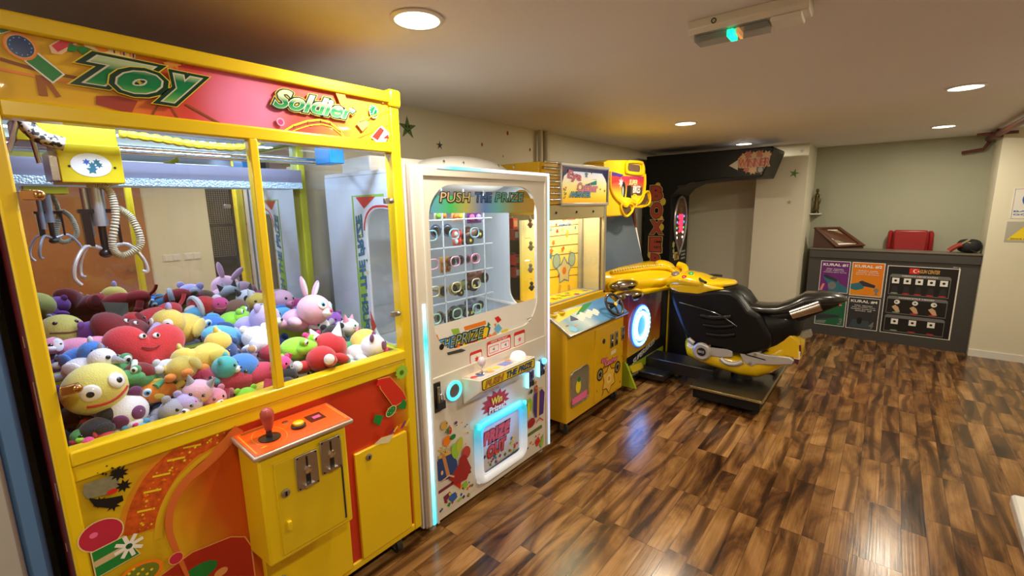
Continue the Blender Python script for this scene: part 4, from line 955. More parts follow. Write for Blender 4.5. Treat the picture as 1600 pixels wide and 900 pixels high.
# right side with oval window on to the yellow machine
rwin = rrect(1.69, 1.915, .955, 1.70, .112, 8)
mb = MB(); ringplate(mb, rwin, F+.06, WD2, .80, WT-.03, FL(WX1-.012), -.012, 0); mb.build('side_panel', CW2, wm, angle=50)
MB().poly(rwin, FL(WX1-.012), -.006).build('side_glass', GLS, wm, smooth=False)
MB().box(WX0+.012, WX1-.012, F+.03, 2.24, .86, .872).build('inner_floor', CW2, wm, smooth=False)
MB().cyl((1.4, 1.69, 1.735), (2.2, 1.69, 1.735), .010).build('lamp_tube', M('prize_tube', (.9, .95, 1), .4, emit=4, ecol=(.85, .93, 1)), wm)
MB().box(1.35, 2.26, F+.008, F+.012, .82, 1.73).build('front_glass', GLS, wm, smooth=False)
MB().tube([(2.28, 2.2, .98), (2.28, 1.66, .955)], .012).tube([(2.27, 1.72, .90), (2.27, 1.72, .96)], .01).build('latch_rail', WPL, wm)
# print band along the window top and bottom
TB = grad('window_top_print', (1, 0, 0), [(1.38, (.10, .30, .55)), (1.52, (.05, .5, .12)), (1.62, (.45, .42, .10)), (1.75, (.10, .22, .6)), (1.86, (.12, .45, .45)), (2.0, (.35, .28, .05)), (2.19, (.55, .30, .03))], rough=.3)
A = Art(FY(F+.007), PW1, 0)
A.P([(1.40, 1.655), (2.185, 1.64), (2.17, 1.560), (1.375, 1.575)], TB)
tp = A.build('window_top_print', parent=wm, smooth=False)
FG = FY(F+.006)
text('PUSH', FG, PW1(713, 308), .20, .045, [(.06, BLK), (0, grad('push_txt', (1, 0, 0), [(1.4, (.75, .45, .3)), (1.6, (.5, .4, .15))]))], tp, d=.001, shear=.15)
text('THE', FG, PW1(757, 308), .12, .045, [(.06, BLK), (0, BLU)], tp, d=.001, shear=.15)
text('PRIZE', FG, PW1(798, 308), .24, .045, [(.06, BLK), (0, M('teal_txt', (.08, .35, .28), .3))], tp, d=.001, shear=.15)
A = Art(FY(F+.007), PW1, 0)
A.P([(1.375, .925), (1.375, 1.05), (2.19, 1.05), (2.19, .925), (2.15, .905), (1.40, .905)], WHT)
A.Q([(682, 538), (685, 545), (764, 527), (768, 512), (764, 509), (684, 533)], M('navy_edge', (.03, .04, .12), .3)).Q([(683, 541), (686, 545), (762, 527), (765, 513), (762, 511), (686, 535)], YP)
A.Q([(696, 547), (760, 531), (760, 529), (700, 542)], RED)
A.Q([(706, 515), (718, 513), (720, 520), (710, 524)], LGRN).Q([(726, 511), (760, 501), (761, 507), (728, 517)], ORP).Q([(764, 503), (768, 508), (762, 512)], GRN)
A.Q([(774, 497), (780, 494), (785, 500), (779, 505)], RED).Q([(773, 514), (780, 506), (786, 513), (779, 522)], CYN).Q([(773, 507), (777, 505), (776, 512)], M('salmon', (.7, .3, .15), .4))
for k, (x, y, m) in enumerate(((716, 545, ORP), (728, 541, YP), (746, 536, RED), (752, 531, LGRN), (758, 532, RED), (767, 528, ORP), (774, 524, M('salmon', (.7, .3, .15), .4)), (788, 521, YP), (740, 543, LGRN), (682, 530, ORP), (792, 519, YP))): A.P(star(PW1(x, y), .024, .7, 4, rot=k), m)
bp_ = A.build('window_bottom_print', parent=wm, smooth=False)
text('THE', FG, PW1(700, 537), .10, .052, [(.07, M('navy_edge', (.03, .04, .12), .3)), (0, CYN)], bp_, d=.002, shear=.3)
text('PRIZE', FG, PW1(735, 526), .21, .055, [(.07, BLK), (0, M('silver_green', (.3, .45, .35), .3))], bp_, d=.002, shear=.3)
A = Art(FF, PW1, .001)
A.Q([(698, 551), (700, 555), (722, 550), (728, 547), (720, 545)], M('dark_crayon', (.05, .05, .05), .3)).P(circ(PW1(690, 542), .015), BLK)
A.P(rrect(1.600, 1.69, .78, .86, .01), RED).P(rrect(1.604, 1.686, .784, .845, .008), WHT).P(rrect(1.73, 1.93, .80, .885, .01), RED).P(rrect(1.736, 1.924, .806, .868, .008), WHT).P(rrect(1.96, 2.06, .80, .885, .01), RED).P(rrect(1.964, 2.056, .804, .866, .008), WHT)
A.P(rrect(1.745, 1.825, .815, .855, .005), PNK).P(rrect(1.75, 1.82, .82, .85, .004), WHT).P(rrect(1.84, 1.915, .815, .855, .005), PNK).P(rrect(1.845, 1.91, .82, .85, .004), WHT)
A.P(star((1.65, .815), .018, .5, 6), RED).P(star((2.01, .835), .018, .5, 5), PNK).P([(1.77, .835), (1.79, .845), (1.79, .825)], GRY).P([(1.87, .835), (1.89, .845), (1.89, .825)], GRY)
A.band([(2.08, .94), (2.13, .945)], .004, GRY).band([(2.09, .925), (2.12, .926)], .003, GRY)
A.build('instruction_stickers', parent=wm, smooth=False)
text('HOW TO PLAY', FF, (1.83, .878), .14, .010, [(.02, WHT)], wm, d=.004)
# prize board: clear sheet with coloured push rings
pb = MB().box(1.45, 2.05, 1.845, 1.849, .90, 1.70).build('prize_board', ACR, wm, smooth=False)
mb = MB()
for x in (1.50, 1.66, 1.82, 1.98): mb.box(x-.003, x+.003, 1.838, 1.845, .90, 1.70)
for z in (1.535, 1.385, 1.235, 1.085): mb.box(1.45, 2.05, 1.838, 1.85, z-.003, z+.003)
mb.build('divider', M('clear_edge', (.55, .62, .68), .2), pb)
MB().cyl((1.47, 1.80, .88), (1.47, 1.80, 1.72), .016).build('support_rod', M('pale_rod', (.6, .66, .72), .2), wm)
RC_ = [M('ring_red', (.55, .25, .24), .3), M('ring_teal', (.22, .42, .48), .3), M('ring_pink', (.62, .32, .42), .3), M('ring_yellow', (.58, .54, .34), .3), M('ring_green', (.28, .48, .34), .3)]
for j, z in enumerate((1.60, 1.455, 1.305, 1.16, 1.01)):
    for i, x in enumerate((1.58, 1.74, 1.90)):
        R1 = rrect(x-.034, x+.034, z-.026, z+.026, .023, 4)
        MB().tube([(a, 1.838, b) for a, b in R1], .004, n=6, closed=True).build('slot_ring', RC_[j], pb)
# prizes on the board
GG = 'boxed prizes inside the white machine'
def prize_base(lb, x, y, z): return thing('toy_prize', lb, 'prize', (x, y, z), GG)
def sunglasses(x, y, z, m, lb, s=1.0):
    t = prize_base(lb, x, y, z)
    for sx in (-1, 1):
        MB().lathe([(0, 0), (.034*s, 0), (.036*s, .004), (.034*s, .010), (0, .010)], (x+sx*.042*s, y, z), axis='y', n=20).build('frame_rim', m, t)
        MB().lathe([(0, .010), (.026*s, .010), (.022*s, .013), (0, .014)], (x+sx*.042*s, y, z), axis='y', n=20).build('lens', EYB, t)
        MB().box(x+sx*.078*s-.003, x+sx*.078*s+.003, y-.004, y+.05, z+.002, z+.012).build('temple', m, t)
    MB().tube([(x-.012*s, y-.006, z+.006), (x, y-.008, z+.012), (x+.012*s, y-.006, z+.006)], .005).build('bridge', m, t)
def blister(x, y, z, w_, h_, m, ms, lb, kind=0):
    t = prize_base(lb, x, y, z)
    MB().box(x-w_, x+w_, y, y+.003, z-h_, z+h_).build('card', m, t, bevel=.002)
    mb = MB(); 
    for k in range(4): mb.mat(ms[k % len(ms)]).ell((x+w_*(.5 if k % 2 else -.5)*.9, y-.008, z+h_*(.45 if k < 2 else -.45)), (w_*.36, .012, h_*.34), nu=12, nv=8)
    mb.build('toy_figure', None, t)
def buggy(x, y, z, m, lb, s=1.0):
    t = prize_base(lb, x, y, z)
    MB().ell((x, y, z+.012*s), (.055*s, .03*s, .024*s), Euler((0, -.35, 0)), p=.8).ell((x-.02*s, y, z+.026*s), (.028*s, .024*s, .02*s)).build('car_body', m, t)
    for dx, dz in ((-.036, -.022), (.036, .006)):
        for sy in (-1, 1):
            w2 = MB(); w2.mat(BRU).lathe([(0, -.008*s), (.024*s, -.008*s), (.024*s, .008*s), (0, .008*s)], (x+dx*s, y+sy*.026*s, z+dz*s), axis='y', n=16); w2.mat(YP).lathe([(0, .0081*s), (.008*s, .0081*s), (0, .010*s)], (x+dx*s, y+sy*.026*s, z+dz*s), axis='y', n=12); w2.build('wheel', None, t)
Yp = 1.90
blister(1.55, Yp, 1.575, .045, .045, WHT, [RED, GRY], 'white carded prize in the upper left slot of the white machine')
blister(1.70, Yp, 1.575, .045, .045, M('cream_card2', (.7, .65, .5), .4), [LGRN, ORP], 'cream carded prize second from the left in the top row')
blister(1.83, Yp, 1.57, .05, .05, M('peach_card', (.8, .4, .2), .4), [ORP, YP], 'orange carded prize in the middle of the top row')
blister(1.965, Yp, 1.565, .06, .06, PUR, [PNK, M('lilac_print', (.45, .3, .7), .4)], 'purple and pink figure box right in the top row')
sunglasses(1.70, Yp, 1.475, M('slate_blue', (.06, .10, .22), .3), 'slate blue toy glasses in the second row')
blister(1.80, Yp-.02, 1.43, .034, .045, M('coral_print', (.75, .12, .10), .4), [WHT, RED], 'coral red checked prize in the second row')
buggy(1.93, Yp, 1.435, M('brown_toy', (.16, .07, .05), .35), 'brown toy buggy at the right of the second row', 1.15)
sunglasses(1.80, Yp, 1.30, M('dark_grey_toy', (.08, .09, .12), .3), 'dark grey toy glasses in the third row', .8)
blister(1.72, Yp, 1.285, .04, .045, M('tan_card', (.55, .33, .12), .4), [ORP, BRN], 'tan carded prize in the third row')
sunglasses(1.92, Yp, 1.30, M('pink_toy', (.6, .12, .3), .3), 'pink toy glasses at the right of the third row', .7)
buggy(1.95, Yp, 1.17, M('maroon_toy', (.14, .04, .03), .35), 'maroon toy buggy at the right of the fourth row', 1.3)
sunglasses(1.73, Yp, 1.14, M('gold_toy', (.4, .28, .08), .3), 'gold toy glasses in the fourth row')
blister(1.57, Yp, 1.145, .045, .05, M('cream_card3', (.65, .55, .35), .4), [YP, BRN], 'cream and yellow carded prize at the left of the fourth row')
buggy(1.84, Yp, 1.135, M('olive_toy', (.22, .22, .06), .35), 'olive toy buggy in the middle of the fourth row', .9)
buggy(1.80, Yp, .985, M('charcoal_toy', (.06, .06, .07), .35), 'charcoal toy buggy in the bottom row', 1.2)
buggy(1.92, Yp, 1.01, M('steel_blue_toy', (.15, .18, .30), .35), 'steel blue toy buggy at the right of the bottom row', 1.1)
sunglasses(1.70, Yp, .995, M('bronze_toy', (.18, .13, .07), .3), 'bronze toy glasses in the bottom row')
blister(1.56, Yp, .975, .05, .05, M('green_card', (.10, .35, .14), .4), [LGRN, WHT], 'green carded prize at the left of the bottom row')
# shelf with joystick
SX0, SX1, SYF = 1.53, 1.985, 1.475
mb = MB(); sec = lambda x, k: [Vector((x, F, .748)), Vector((x, SYF, .765)), Vector((x, SYF, .700)), Vector((x, F-.01, .60))]
mb.rings([sec(SX0, 0), sec(SX1, 0)]); sh = mb.build('control_shelf', CW, wm, bevel=.006, seg=3)
def FSH(a, b, d): y = SYF+(F-SYF)*b; return Vector((a, y, .766-.017*b+d))
A = Art(FSH, None, .001); A.P([(SX0+.008, .05), (SX1-.008, .05), (SX1-.008, .97), (SX0+.008, .97)], M('shelf_print_white', (.72, .60, .50), .35))
for k, (a, b, m) in enumerate(((1.56, .5, RED), (1.59, .4, BLU), (1.61, .6, M('navy_edge', (.03, .04, .12), .3)), (1.66, .35, M('salmon', (.7, .3, .15), .4)), (1.69, .6, YP), (1.73, .5, YP), (1.86, .7, M('salmon', (.7, .3, .15), .4)), (1.96, .6, RED), (1.93, .3, ORP))): A.P(circ((a, b), .022, .15, 12), m)
A.P([(1.77, .3), (1.84, .3), (1.84, .75), (1.77, .75)], M('periwinkle', (.2, .25, .7), .3)); A.build('shelf_print', parent=sh, smooth=False)
MB().mat(CHR).cyl((1.62, 1.545, .76), (1.62, 1.545, .80), .005).lathe([(0, 0), (.018, 0), (.014, .006), (0, .006)], (1.62, 1.545, .76)).mat(M('violet_clear_grip', (.72, .62, .75), .2, coat=.6)).ell((1.62, 1.545, .822), (.021, .021, .026)).build('joystick', None, sh)
MB().mat(WPL).lathe([(0, 0), (.050, 0), (.050, .008), (0, .008)], (1.905, 1.535, .757), n=28).mat(M('lit_white_dome', (.9, .88, .8), .3, emit=.35, coat=.5)).lathe([(.046, .006), (.045, .022), (.036, .038), (.02, .047), (0, .050)], (1.905, 1.535, .757), n=28).build('push_dome', None, sh)
FS2 = FY(SYF)
A = Art(FS2, None, .002); A.P(rrect(SX0+.012, SX1-.012, .706, .760, .012), BLK).P(rrect(SX0+.017, SX1-.017, .710, .756, .010), YP); lp_ = A.build('shelf_label', parent=sh, smooth=False)
text('PUSH', FS2, (1.635, .733), .14, .032, [(.06, BRN), (0, M('gold_print', (.6, .35, .1), .4))], lp_, d=.004, shear=.3)
text('THE PRIZE', FS2, (1.84, .733), .22, .030, [(.05, BLK), (0, BLU)], lp_, d=.004, shear=.3)
# lower front: panel art
MB().box(1.335, 2.262, F-.006, F+.02, WB, .80).build('lower_door', CW, wm, bevel=.003)
FWL = FY(F-.006); A = Art(FWL, py_(F-.006), .001)
MUL = M('mulberry_print', (.20, .02, .06), .4); DGR = M('moss_print', (.10, .16, .03), .4)
A.Q([(681, 770), (681, 775), (736, 738), (735, 734)], MUL)
A.Q([(681, 775), (736, 738), (740, 756), (741, 765), (720, 778), (683, 805)], M('confetti_ground', (.74, .70, .58), .4))
A.Q([(820, 681), (846, 663), (847, 668), (820, 686)], DGR)
random.seed(3); cols = [RED, BLU, GRN, ORP, LGRN, YP, MUL, M('navy_edge', (.03, .04, .12), .3)]
for k in range(26):
    x = random.uniform(684, 738); y = 790-(x-684)*.62+random.uniform(-10, 12); A.P(star(PW1(x, y), random.uniform(.005, .014), .7, 4, rot=random.random()*3), cols[k % 8])
A.Q([(704, 772), (711, 768), (714, 776), (706, 785), (700, 780)], BLU).Q([(692, 776), (699, 770), (702, 775), (694, 783)], MUL).Q([(721, 756), (728, 750), (731, 757), (724, 765)], LGRN).Q([(706, 755), (722, 742), (718, 762)], RED)
for k in range(10):
    x = random.uniform(822, 846); A.P(star(PW1(x, 700-(x-822)*.7+random.uniform(-10, 6)), random.uniform(.005, .012), .6, 4, rot=random.random()*3), cols[(k*3) % 8])
A.Q([(835, 690), (840, 681), (843, 688), (838, 698)], RED).Q([(842, 694), (848, 676), (848, 690), (845, 700)], LGRN)
# presents and balloons left
def P2(x, y): return py_(F-.006)(x, y)
def blob(x, y, r, rz, m, ro=0): A.P(circ(P2(x, y), r, rz, 20, rot=ro), m)
A.Q([(680, 725), (690, 705), (705, 706), (713, 720), (714, 736), (704, 746), (685, 751), (680, 745)], M('gift_blue', (.02, .06, .22), .35))
A.Q([(700, 748), (718, 722), (728, 715), (735, 730), (728, 748), (712, 756)], M('deep_red_ribbon', (.35, .02, .02), .4))
A.Q([(683, 712), (702, 704), (704, 708), (685, 717)], M('gold_ribbon', (.7, .45, .08), .4)).Q([(688, 708), (693, 706), (702, 742), (697, 746)], M('bronze_ribbon', (.55, .25, .08), .4))
A.band([P2(693, 708), P2(684, 702), P2(688, 697), P2(695, 707), P2(702, 700), P2(699, 694), P2(694, 707)], .008, MATS['gold_ribbon'])
blob(697, 688, .026, .026, ORP); blob(693, 664, .024, .022, MATS['gold_ribbon']); blob(700, 672, .014, .018, GRN); blob(702, 672, .010, .02, RED); blob(711, 660, .010, .008, PUR)
blob(710, 704, .026, .045, LGRN, .2); blob(717, 694, .022, .040, M('lime_yellow_print', (.5, .55, .05), .35), -.2); blob(727, 706, .030, .036, M('berry', (.5, .06, .05), .35), .3); blob(706, 682, .02, .014, GRN); blob(722, 718, .028, .03, M('deep_red_ribbon', (.35, .02, .02), .4))
blob(689, 738, .008, .012, M('peach_hand', (.75, .5, .35), .4)); A.band([P2(690, 750), P2(700, 742), P2(708, 744)], .008, M('peach_hand', (.75, .5, .35), .4))
for k in range(12): x = random.uniform(685, 735); blob(x, random.uniform(655, 700), .005, .004, cols[k % 8])
# presents right
A.Q([(833, 615), (845, 607), (849, 612), (847, 645), (835, 652), (832, 640)], M('gift_violet', (.06, .03, .22), .35)).Q([(838, 612), (841, 610), (840, 650), (837, 651)], M('gold_ribbon', (.7, .45, .08), .4))
blob(826, 632, .024, .045, LGRN, .1); blob(824, 640, .012, .05, YP); blob(828, 660, .040, .030, MATS['deep_red_ribbon']); blob(836, 607, .016, .026, M('berry', (.5, .06, .05), .35)); blob(828, 611, .014, .014, M('dark_green_dot', (.01, .08, .03), .4)); blob(835, 597, .012, .012, M('bronze_ribbon', (.55, .25, .08), .4))
A.band([P2(836, 660), P2(841, 652), P2(847, 656)], .008, RED).band([P2(840, 612), P2(834, 606), P2(846, 604), P2(840, 612)], .006, M('gold_ribbon', (.7, .45, .08), .4))
# starburst
A.build('lower_artwork', parent=wm, smooth=False); A = Art(FWL, py_(F-.006), .003)
A.P([(PW1(773, 628)[0]+r*1.05*math.cos(a)+.0, PW1(773, 628)[1]+r*.62*math.sin(a)) for a, r in [(2*PI*k/26, .115 if k % 2 else .082) for k in range(26)]], M('burst_red', (.45, .02, .02), .4))
la = A.build('starburst_sticker', parent=wm, smooth=False)
c = PW1(773, 628)
text('Win', FWL, (c[0], c[1]+.018), .085, .04, [(.03, YP)], la, d=.012, shear=.1)
text('Prizes!', FWL, (c[0], c[1]-.026), .13, .034, [(.05, M('peach', (.8, .35, .1), .4)), (.02, WHT)], la, d=.012, shear=.1)
# prize hatch with thick glowing frame
hx0, hx1, hz0, hz1 = 1.60, 2.035, .105, .475
N_ = 8
def ringtube(x0, x1, z0, z1, r, rad, nm, m, y):
    pts = [(a, y, b) for a, b in rrect(x0, x1, z0, z1, r, N_)]
    return MB().tube(pts, rad, n=10, closed=True).build(nm, m, wm)
hm = grad('hatch_frame_glow', (0, 0, 1), [(.08, (.72, .70, .64)), (.20, (.66, .70, .76)), (.38, (.15, .55, .85)), (.44, (.02, .75, .95)), (.5, (.3, .75, .95))], emit=.45)
mb = MB(); ringplate(mb, rrect(hx0+.055, hx1-.055, hz0+.05, hz1-.05, .03, N_), hx0+.012, hx1-.012, hz0+.012, hz1-.012, FWL, 0, .022); mb.build('hatch_frame', hm, wm, bevel=.006, seg=3, angle=50)
ringtube(hx0+.022, hx1-.022, hz0+.022, hz1-.022, .05, .024, 'hatch_bumper', hm, F-.02)
for q in ((1.625, .450), (2.01, .450)):
    MB().ell((q[0], F-.034, q[1]), (.016, .008, .016)).build('hatch_lamp', M('cyan_lamp', (.1, .9, 1), .3, emit=5, ecol=(.02, .8, 1)), wm)
fl = MB().box(hx0+.05, hx1-.05, F-.012, F-.004, hz0+.045, hz1-.045).build('prize_flap', M('flap_grey_white', (.60, .60, .62), .35), wm, smooth=False)
FP_ = FY(F-.012)
A = Art(FP_, py_(F-.012), .001)
for k in range(30): A.P(star((random.uniform(hx0+.06, hx1-.07), .165+random.uniform(0, .05)+.08*random.random()**2), random.uniform(.006, .014), .65, 4, rot=random.random()*3), cols[k % 8])
A.P([(hx0+.055, .155), (hx1-.055, .155), (hx1-.055, .172), (hx0+.055, .16)], MATS['navy_edge'])
A.build('flap_confetti', parent=fl, smooth=False)
DR_ = M('lettering_dark_red', (.14, .01, .01), .3); RR_ = M('lettering_red', (.55, .05, .05), .3)
q1, q2 = py_(F-.012)(776, 676), py_(F-.012)(776, 699)
FLY = [(.085, M('lettering_dark_red', (.10, .005, .005), .3)), (.03, M('lettering_red', (.38, .02, .02), .3)), (-.02, M('lettering_rose', (.58, .06, .05), .3))]
text('PRIZE', FP_, q1, .225, .072, FLY, fl, d=.003, shear=.2, font_grow=.05)
text('OUT', FP_, q2, .160, .068, FLY, fl, d=.003, shear=.2, font_grow=.05)
# speaker with ring light, hasp and padlock
scx, scz = PW1(706, 609)
MB().lathe([(0, 0), (.052, 0), (.052, .01), (0, .01)], (scx, F-.006, scz), axis='y', n=36).build('speaker_bezel', SLV, wm)
MB().lathe([(.036, 0), (.050, 0), (.052, .010), (.046, .016), (.038, .016), (.036, .01)], (scx, F-.010, scz), axis='y', n=36).build('ring_light', grad('ring_rgb', (.6, 0, .8), [(1.36, (.02, .6, 1)), (1.44, (.1, .7, 1)), (1.5, (.05, .9, .5))], emit=1.4), wm)
MB().lathe([(0, .008), (.034, .008), (.030, .014), (0, .012)], (scx, F-.008, scz), axis='y', n=30).build('speaker_grille', M('rust_grille', (.20, .13, .12), .4, .4, bump=.6, bscale=500), wm)
lc = PW1(682, 620)
MB().box(lc[0]-.022, lc[0]+.020, F-.012, F-.004, lc[1]-.075, lc[1]+.075).build('hasp_plate', BPL, wm, bevel=.003)
MB().box(lc[0]-.008, lc[0]+.008, F-.020, F-.012, lc[1]-.03, lc[1]+.055).build('hasp', STL, wm, bevel=.002)
mb = MB(); mb.mat(BRU).box(lc[0]-.012, lc[0]+.028, F-.034, F-.016, lc[1]-.058, lc[1]-.018).mat(CHR).tube([(lc[0]-.004, F-.025, lc[1]-.02), (lc[0]-.004, F-.025, lc[1]+.006), (lc[0]+.008, F-.025, lc[1]+.016), (lc[0]+.020, F-.025, lc[1]+.006), (lc[0]+.020, F-.025, lc[1]-.02)], .003); mb.build('padlock', None, wm, bevel=.002)
# coin units on the right with blue light
for k, (pp, m) in enumerate((((826, 590), 'a'), ((843, 573), 'b'))):
    q = PW1(*pp)
    o = MB().box(q[0]-.030, q[0]+.026, F-.024, F-.006, q[1]-.05, q[1]+.05).build('coin_unit', M('blue_lit_metal', (.10, .12, .30), .25, .4), wm, bevel=.004)
    MB().box(q[0]-.040, q[0]-.031, F-.028, F-.008, q[1]-.052, q[1]+.048).build('light_bar', M('cyan_bar', (.3, .85, 1), .3, emit=2.5, ecol=(.2, .8, 1)), o, bevel=.003)
    MB().mat(BLK).box(q[0]-.006, q[0]+.0, F-.026, F-.02, q[1]+.0, q[1]+.035).mat(CHR).ell((q[0]+.014, F-.026, q[1]-.01), (.009, .008, .009)).mat(BPL).box(q[0]-.016, q[0]+.010, F-.034, F-.02, q[1]-.04, q[1]-.02).build('slot', None, o)
q = PW1(845, 563); MB().ell((q[0], F-.024, q[1]), (.022, .018, .020)).build('blue_lamp', M('blue_lamp', (.1, .5, 1), .3, emit=2.2, ecol=(.1, .6, 1)), wm)
# domed cover on the roof
MB().ell((1.95, 2.00, WT-.01), (.36, .26, .115), nu=32, nv=14).build('roof_dome', WPL, wm)
MB().box(1.36, 1.74, 2.02, 2.28, WT-.01, WT+.075).build('roof_box', WPL, wm, bevel=.01)
for k in range(5): MB().ell((1.66+.13*k, 1.81-.01*k, WT+.045), (.006, .006, .010), nu=8, nv=6).build('roof_screw', CHR, wm)
for p in ((1.33, 1.655), (2.26, 1.66), (1.33, 2.25), (2.26, 2.25)):
    MB().mat(M('clear_foot', (.4, .4, .36), .3)).lathe([(0, 0), (.024, 0), (.024, .02), (.014, .03), (.008, .03), (.008, .06), (0, .06)], (p[0], p[1], 0)).build('foot', None, wm)

# ============================================================ YELLOW PRIZE MACHINE
ym = thing('yellow_prize_machine', 'yellow prize machine with black steering wheel and lit star-covered marquee', 'arcade machine', (2.95, 2.0, 0))
YX0, YX1 = 2.52, 3.375
YB = M('cab_orange_yellow', (.72, .42, .006), .35, coat=.3)
mb = MB(); mb.rings([[Vector((x, 1.61, .095)), Vector((x, 1.61, .74)), Vector((x, 1.79, .86)), Vector((x, 2.44, .86)), Vector((x, 2.44, .095))] for x in (YX0, YX1)]); mb.build('lower_cabinet', YB, ym, bevel=.006)
# upper: frame around the window
UY = 1.79; FU = FY(UY)
def yb(nm, m, *b, bev=.004): return MB().box(*b).build(nm, m, ym, bevel=bev)
mb = MB(); ringplate(mb, rrect(1.84, 2.36, .93, 1.54, .04, 4), UY, 2.44, .86, 1.60, FL(YX0), -.014, 0); mb.build('side_panel', YB, ym, angle=50); MB().poly(rrect(1.84, 2.36, .93, 1.54, .04, 4), FL(YX0), -.007).build('side_glass', GLS, ym, smooth=False); yb('side_panel', YB, YX1-.015, YX1, UY, 2.44, .86, 1.60)
yb('back_panel', YB, YX0, YX1, 2.42, 2.44, .86, 1.87)
SF = M('silver_beige_trim', (.45, .42, .32), .35, .5)
yb('window_frame', SF, YX0, YX0+.03, UY-.008, UY+.02, .88, 1.60); yb('window_frame', SF, YX1-.035, YX1, UY-.008, UY+.02, .88, 1.60)
yb('window_header', M('beige_header', (.50, .42, .20), .4), YX0+.03, YX1-.035, UY-.004, UY+.03, 1.50, 1.60)
yb('window_sill', YB, YX0, YX1, UY-.008, UY+.02, .85, .905)
MB().box(YX0+.03, YX1-.035, UY+.004, UY+.008, .905, 1.50).build('window_glass', GLS, ym, smooth=False)
mb = MB()
for px0 in (868, 900, 926): q = py_(UY)(px0, 330); mb.lathe([(0, 0), (.010, 0), (.008, .006), (0, .006)], (q[0], UY-.004, 1.55), axis='y', n=12)
mb.build('header_lock', BRU, ym)
# inside: lit planked board, pale right wall, printed floor
yb('inner_wall', M('inner_cream', (.66, .60, .42), .5), YX1-.045, YX1-.02, UY+.03, 2.05, .905, 1.5)
yb('inner_post', M('inner_grey', (.35, .34, .32), .4), 3.29, 3.325, 1.965, 2.0, .905, 1.5)
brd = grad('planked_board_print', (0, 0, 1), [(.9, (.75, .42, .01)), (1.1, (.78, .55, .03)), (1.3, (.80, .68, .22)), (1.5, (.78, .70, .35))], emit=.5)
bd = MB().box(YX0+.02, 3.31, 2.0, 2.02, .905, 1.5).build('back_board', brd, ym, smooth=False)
FB = FY(2.0); PB = py_(2.0); A = Art(FB, PB, .001)
for y in (357, 372, 388, 402, 424, 436): A.band([PB(858, y-2), PB(882, y-5), PB(906, y-7)], .006, BRN)
random.seed(9)
for k in range(16): A.P(star(PB(random.uniform(860, 904), random.uniform(350, 450)), random.uniform(.015, .035), .45, 5, rot=random.random()), [RED, M('steel_print', (.15, .3, .4), .4), ORP, MATS['gold_ribbon']][k % 4])
# a plain five-pointed flower star on a stem in place of the cartoon
sc_ = PB(881, 423); outlined(A, star(sc_, .105, .62, 5), M('cream_star', (.80, .68, .35), .4), MATS['steel_print'], .014); A.P(circ(sc_, .03), ORP)
for q in ((869, 408), (893, 405)): outlined(A, circ(PB(*q), .045, .05), M('pale_teal_print', (.45, .6, .5), .4), MATS['steel_print'], .010)
A.band([PB(875, 445), PB(873, 458)], .03, MATS['gold_ribbon']).band([PB(888, 445), PB(889, 455)], .03, MATS['gold_ribbon'])
ab = A.build('board_print', parent=bd, smooth=False)
text('Eye Catcher', FB, PB(889, 342), .20, .036, [(.04, RED), (0, PNK)], ab, d=.004)
text('ANIMASTER', FB, PB(882, 351), .18, .024, [(.03, BLU)], ab, d=.004, shear=.2)
if1 = MB().box(YX0+.02, YX1-.04, UY+.02, 2.0, .905, .91).build('inner_floor', M('floor_print_blue', (.30, .36, .42), .4), ym, smooth=False)
A = Art(lambda a, b, d: Vector((a, b, .91+d)), None, .001); A.P([(YX0+.15, 1.83), (YX1-.1, 1.83), (YX1-.15, 1.98), (YX0+.15, 1.98)], YP)
for k in range(12): A.P(star((random.uniform(YX0+.25, YX1-.15), random.uniform(1.85, 1.96)), .03, .5, 5, rot=random.random()*3), [RED, GRN, MATS['gold_leaf'], BLU][k % 4])
A.build('floor_print', parent=if1, smooth=False)
# marquee box with chrome louvres
mqx0, mqx1 = 2.705, 3.40
mbx = MB(); mbx.box(2.50, 3.40, UY+.03, 2.44, 1.60, 1.885); mbx.build('marquee_box', YB, ym, bevel=.004)
mface = grad('marquee_lit_print', (0, 0, 1), [(1.60, (.80, .30, .01)), (1.66, (.82, .55, .02)), (1.74, (.82, .70, .25)), (1.80, (.80, .72, .60)), (1.84, (.60, .68, .85)), (1.885, (.45, .55, .85))], emit=.55, coat=.6)
mf = MB().box(mqx0+.012, mqx1-.012, UY+.0, UY+.04, 1.615, 1.865).build('marquee_face', mface, ym, smooth=False)
A = Art(FU, py_(UY), .0012); NV = M('deep_navy', (.01, .01, .12), .3)
A.P([(mqx0+.012, 1.865), (mqx1-.012, 1.865), (mqx1-.012, 1.75), (mqx1-.05, 1.80), (mqx1-.10, 1.838), (mqx0+.12, 1.838), (mqx0+.05, 1.80), (mqx0+.012, 1.72)], NV)
A.P([(mqx0+.012, 1.62), (mqx0+.024, 1.62), (mqx0+.024, 1.76), (mqx0+.012, 1.78)], BLK).P([(mqx1-.012, 1.62), (mqx1-.024, 1.62), (mqx1-.024, 1.76), (mqx1-.012, 1.78)], BLK)
QM = py_(UY)
A.P(star(QM(879, 263), .035, .5, 5), MUL).P(star(QM(916, 273), .030, .5, 5), M('steel_print', (.15, .3, .4), .4)).P(star(QM(924, 270), .012, .5, 4), BLK).P(star(QM(894, 264), .010, .5, 4), BLK)
A.Q([(916, 288), (932, 282), (932, 289), (914, 290)], M('teal_flash', (.0, .35, .35), .3)).Q([(922, 281), (932, 280), (932, 281)], CYN)
for k in range(14): A.P(star(QM(random.choice([random.uniform(877, 884), random.uniform(936, 947), random.uniform(884, 940)]), random.uniform(292, 310)), random.uniform(.008, .016), .45, 5), [BRN, MATS['gold_leaf'], RED, MATS['olive_sweet']][k % 4])
ma = A.build('marquee_print', parent=mf, smooth=False)
